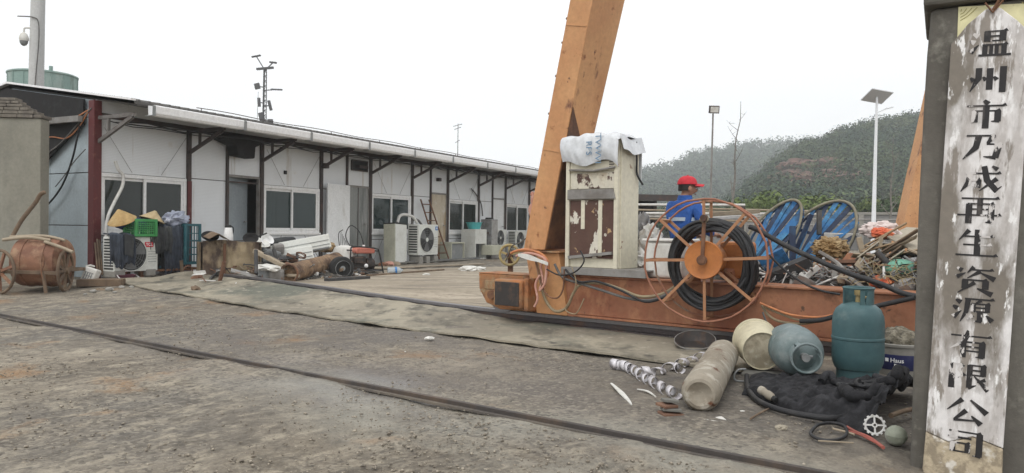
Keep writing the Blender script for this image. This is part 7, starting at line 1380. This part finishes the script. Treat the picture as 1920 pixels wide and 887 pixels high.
# tan sheets leaning at the right end
def tanboard(label, pts, off, mat='beigeboard'):
    P_ = [RL(u, v, o_) for (u, v), o_ in zip(pts, off)]; b = P_[0].copy(); n = (P_[1] - P_[0]).cross(P_[2] - P_[0]).normalized() * .012; k = len(P_); V = [p - b for p in P_] + [p - b - n for p in P_]
    o = MB().add(V, [list(range(k)), [2 * k - 1 - i for i in range(k)]] + [[(i + 1) % k, i, k + i, k + (i + 1) % k] for i in range(k)]).build('tan_board', mt[mat], loc=b); tag(o, label, 'board')
tanboard('large tan board sloping down at the right end of the heap', [(1663, 446), (1700, 428), (1760, 432), (1760, 480), (1712, 472)], [.7, 1.2, 1.2, .6, .55])
rt_ = random.Random(5)
for i in range(16):
    u0, v0 = rt_.uniform(1596, 1660), rt_.uniform(455, 505); a_ = rt_.uniform(-.75, .15); l_ = rt_.uniform(50, 110); of = .62 - (v0 - 455) * .006; a, b = RL(u0, v0, of), RL(u0 + l_ * math.cos(a_), v0 + l_ * math.sin(a_), of + .15)
    o = MB().bar((0, 0, 0), b - a, rt_.uniform(.03, .11), .012, (0, .4, 1)).build('broken_lath', mt[rt_.choice(['palewood', 'beigeboard', 'cardboard', 'wood', 'greysteel'])], loc=a, bevel=.002); tag(o, 'thin broken lath fanned out at the right end of the heap', 'lath', 'broken laths at the right end of the heap')
tanboard('pale torn board low on the right side of the heap', [(1598, 490), (1650, 472), (1690, 492), (1665, 512), (1615, 510)], [.5, .6, .45, .34, .34])
# dry straw tuft: many thin blades
b = MB(); rs = random.Random(9); c = RL(1690, 520, .36)
for i in range(240):
    a = rs.uniform(0, 6.28); r = abs(rs.gauss(0, .16)); p = Vector((r * math.cos(a) * 1.3, r * math.sin(a), rs.uniform(-.06, .08))); d = Vector((rs.gauss(0, 1), rs.gauss(0, .6), rs.gauss(0, .5))).normalized() * rs.uniform(.05, .14); b.tube([p, p + d * .5 + Vector((0, 0, .02)), p + d], .0028, 4)
o = b.build('dry_straw', mt['drystraw'], loc=c); kind(o, 'stuff')
# cables lying between the reel and the bottles
for i, (pts, r, m_, lb) in enumerate(((((1428, 572), (1440, 590), (1460, 602), (1500, 607), (1545, 600), (1570, 594)), .012, 'cable_tan', 'tan cable dropping from the reel along the lower beam'), (((1432, 575), (1455, 585), (1490, 598), (1520, 604)), .010, 'cable_tan', 'second tan cable just above the first along the lower beam'), (((1425, 568), (1448, 578), (1482, 590), (1530, 595), (1565, 590)), .010, 'cable_orange', 'thin orange tan cable along the lower beam'), (((1430, 585), (1440, 610), (1455, 622), (1480, 628)), .009, 'cable_grey', 'grey lead dropping behind the cream bucket'), (((1500, 602), (1540, 600), (1575, 590), (1640, 575), (1715, 558)), .02, 'rubber', 'thick black hose along the beam behind the upright gas bottle'))):
    cable('beam_cable', lb, [RL(u, v, -.24 - .02 * i) for u, v in pts], r, mt[m_], 'cable', 'cables hung along the crane beam')

# the uncountable small stuff of the heap: wire ends, swarf, chips
def tangle():
    r = random.Random(77); mb = MB()
    for i in range(2600):
        s, t = r.uniform(1.75, 7.2), .17 + 1.9 * r.random() ** 1.9; p = hpos(s, t, r.uniform(-.01, .05)); mb.c = r.choice((0, 0, 0, 1, 1, 2, 3, 3)) if s < 5 else r.choice((0, 1, 3, 4, 4, 4)); k = r.random()
        d = Vector((r.gauss(0, 1), r.gauss(0, 1), r.gauss(0, .55))).normalized(); L_ = r.uniform(.05, .2)
        if k < .6: mb.bar(p - d * L_, p + d * L_, r.uniform(.007, .022), r.uniform(.004, .012))
        elif k < .85: mb.box(p, (r.uniform(.03, .12), r.uniform(.02, .09), r.uniform(.003, .012)), (r.uniform(-1, 1), r.uniform(-1, 1), r.uniform(0, 6)))
        else: q = Vector((r.gauss(0, 1), r.gauss(0, 1), r.gauss(0, 1))).normalized() * L_ * .6; mb.tube([p - d * L_, p - d * L_ * .3 + q, p + d * L_ * .4 - q * .5, p + d * L_], .004, 4)
    kind(mb.build('scrap_tangle', [mt['scrap_a'], mt['scrap_c'], mt['scrap_b'], mt['scrap_w'], mt['palewood']]), 'stuff')
    mb = MB(); r = random.Random(78)
    for i in range(700):
        x, y = r.uniform(.8, 3.6), r.uniform(-3.15, -1.5); p = BW(x, y, .02 + r.random() ** 2 * .3 * math.sin(math.pi * min(1, max(0, (y + 3.1) / 2.3)))); mb.c = r.choice((0, 1, 1, 2, 2, 3)); d = Vector((r.gauss(0, 1), r.gauss(0, 1), r.gauss(0, .4))).normalized(); L_ = r.uniform(.03, .14)
        if r.random() < .6: mb.bar(p - d * L_, p + d * L_, r.uniform(.005, .016), r.uniform(.004, .012))
        else: mb.box(p, (r.uniform(.03, .12), r.uniform(.03, .1), r.uniform(.004, .03)), (r.uniform(-1, 1), r.uniform(-1, 1), r.uniform(0, 6)))
    kind(mb.build('junk_litter', [mt['scrap_a'], mt['scrap_c'], mt['scrap_b'], mt['palewood']]), 'stuff')
tangle()
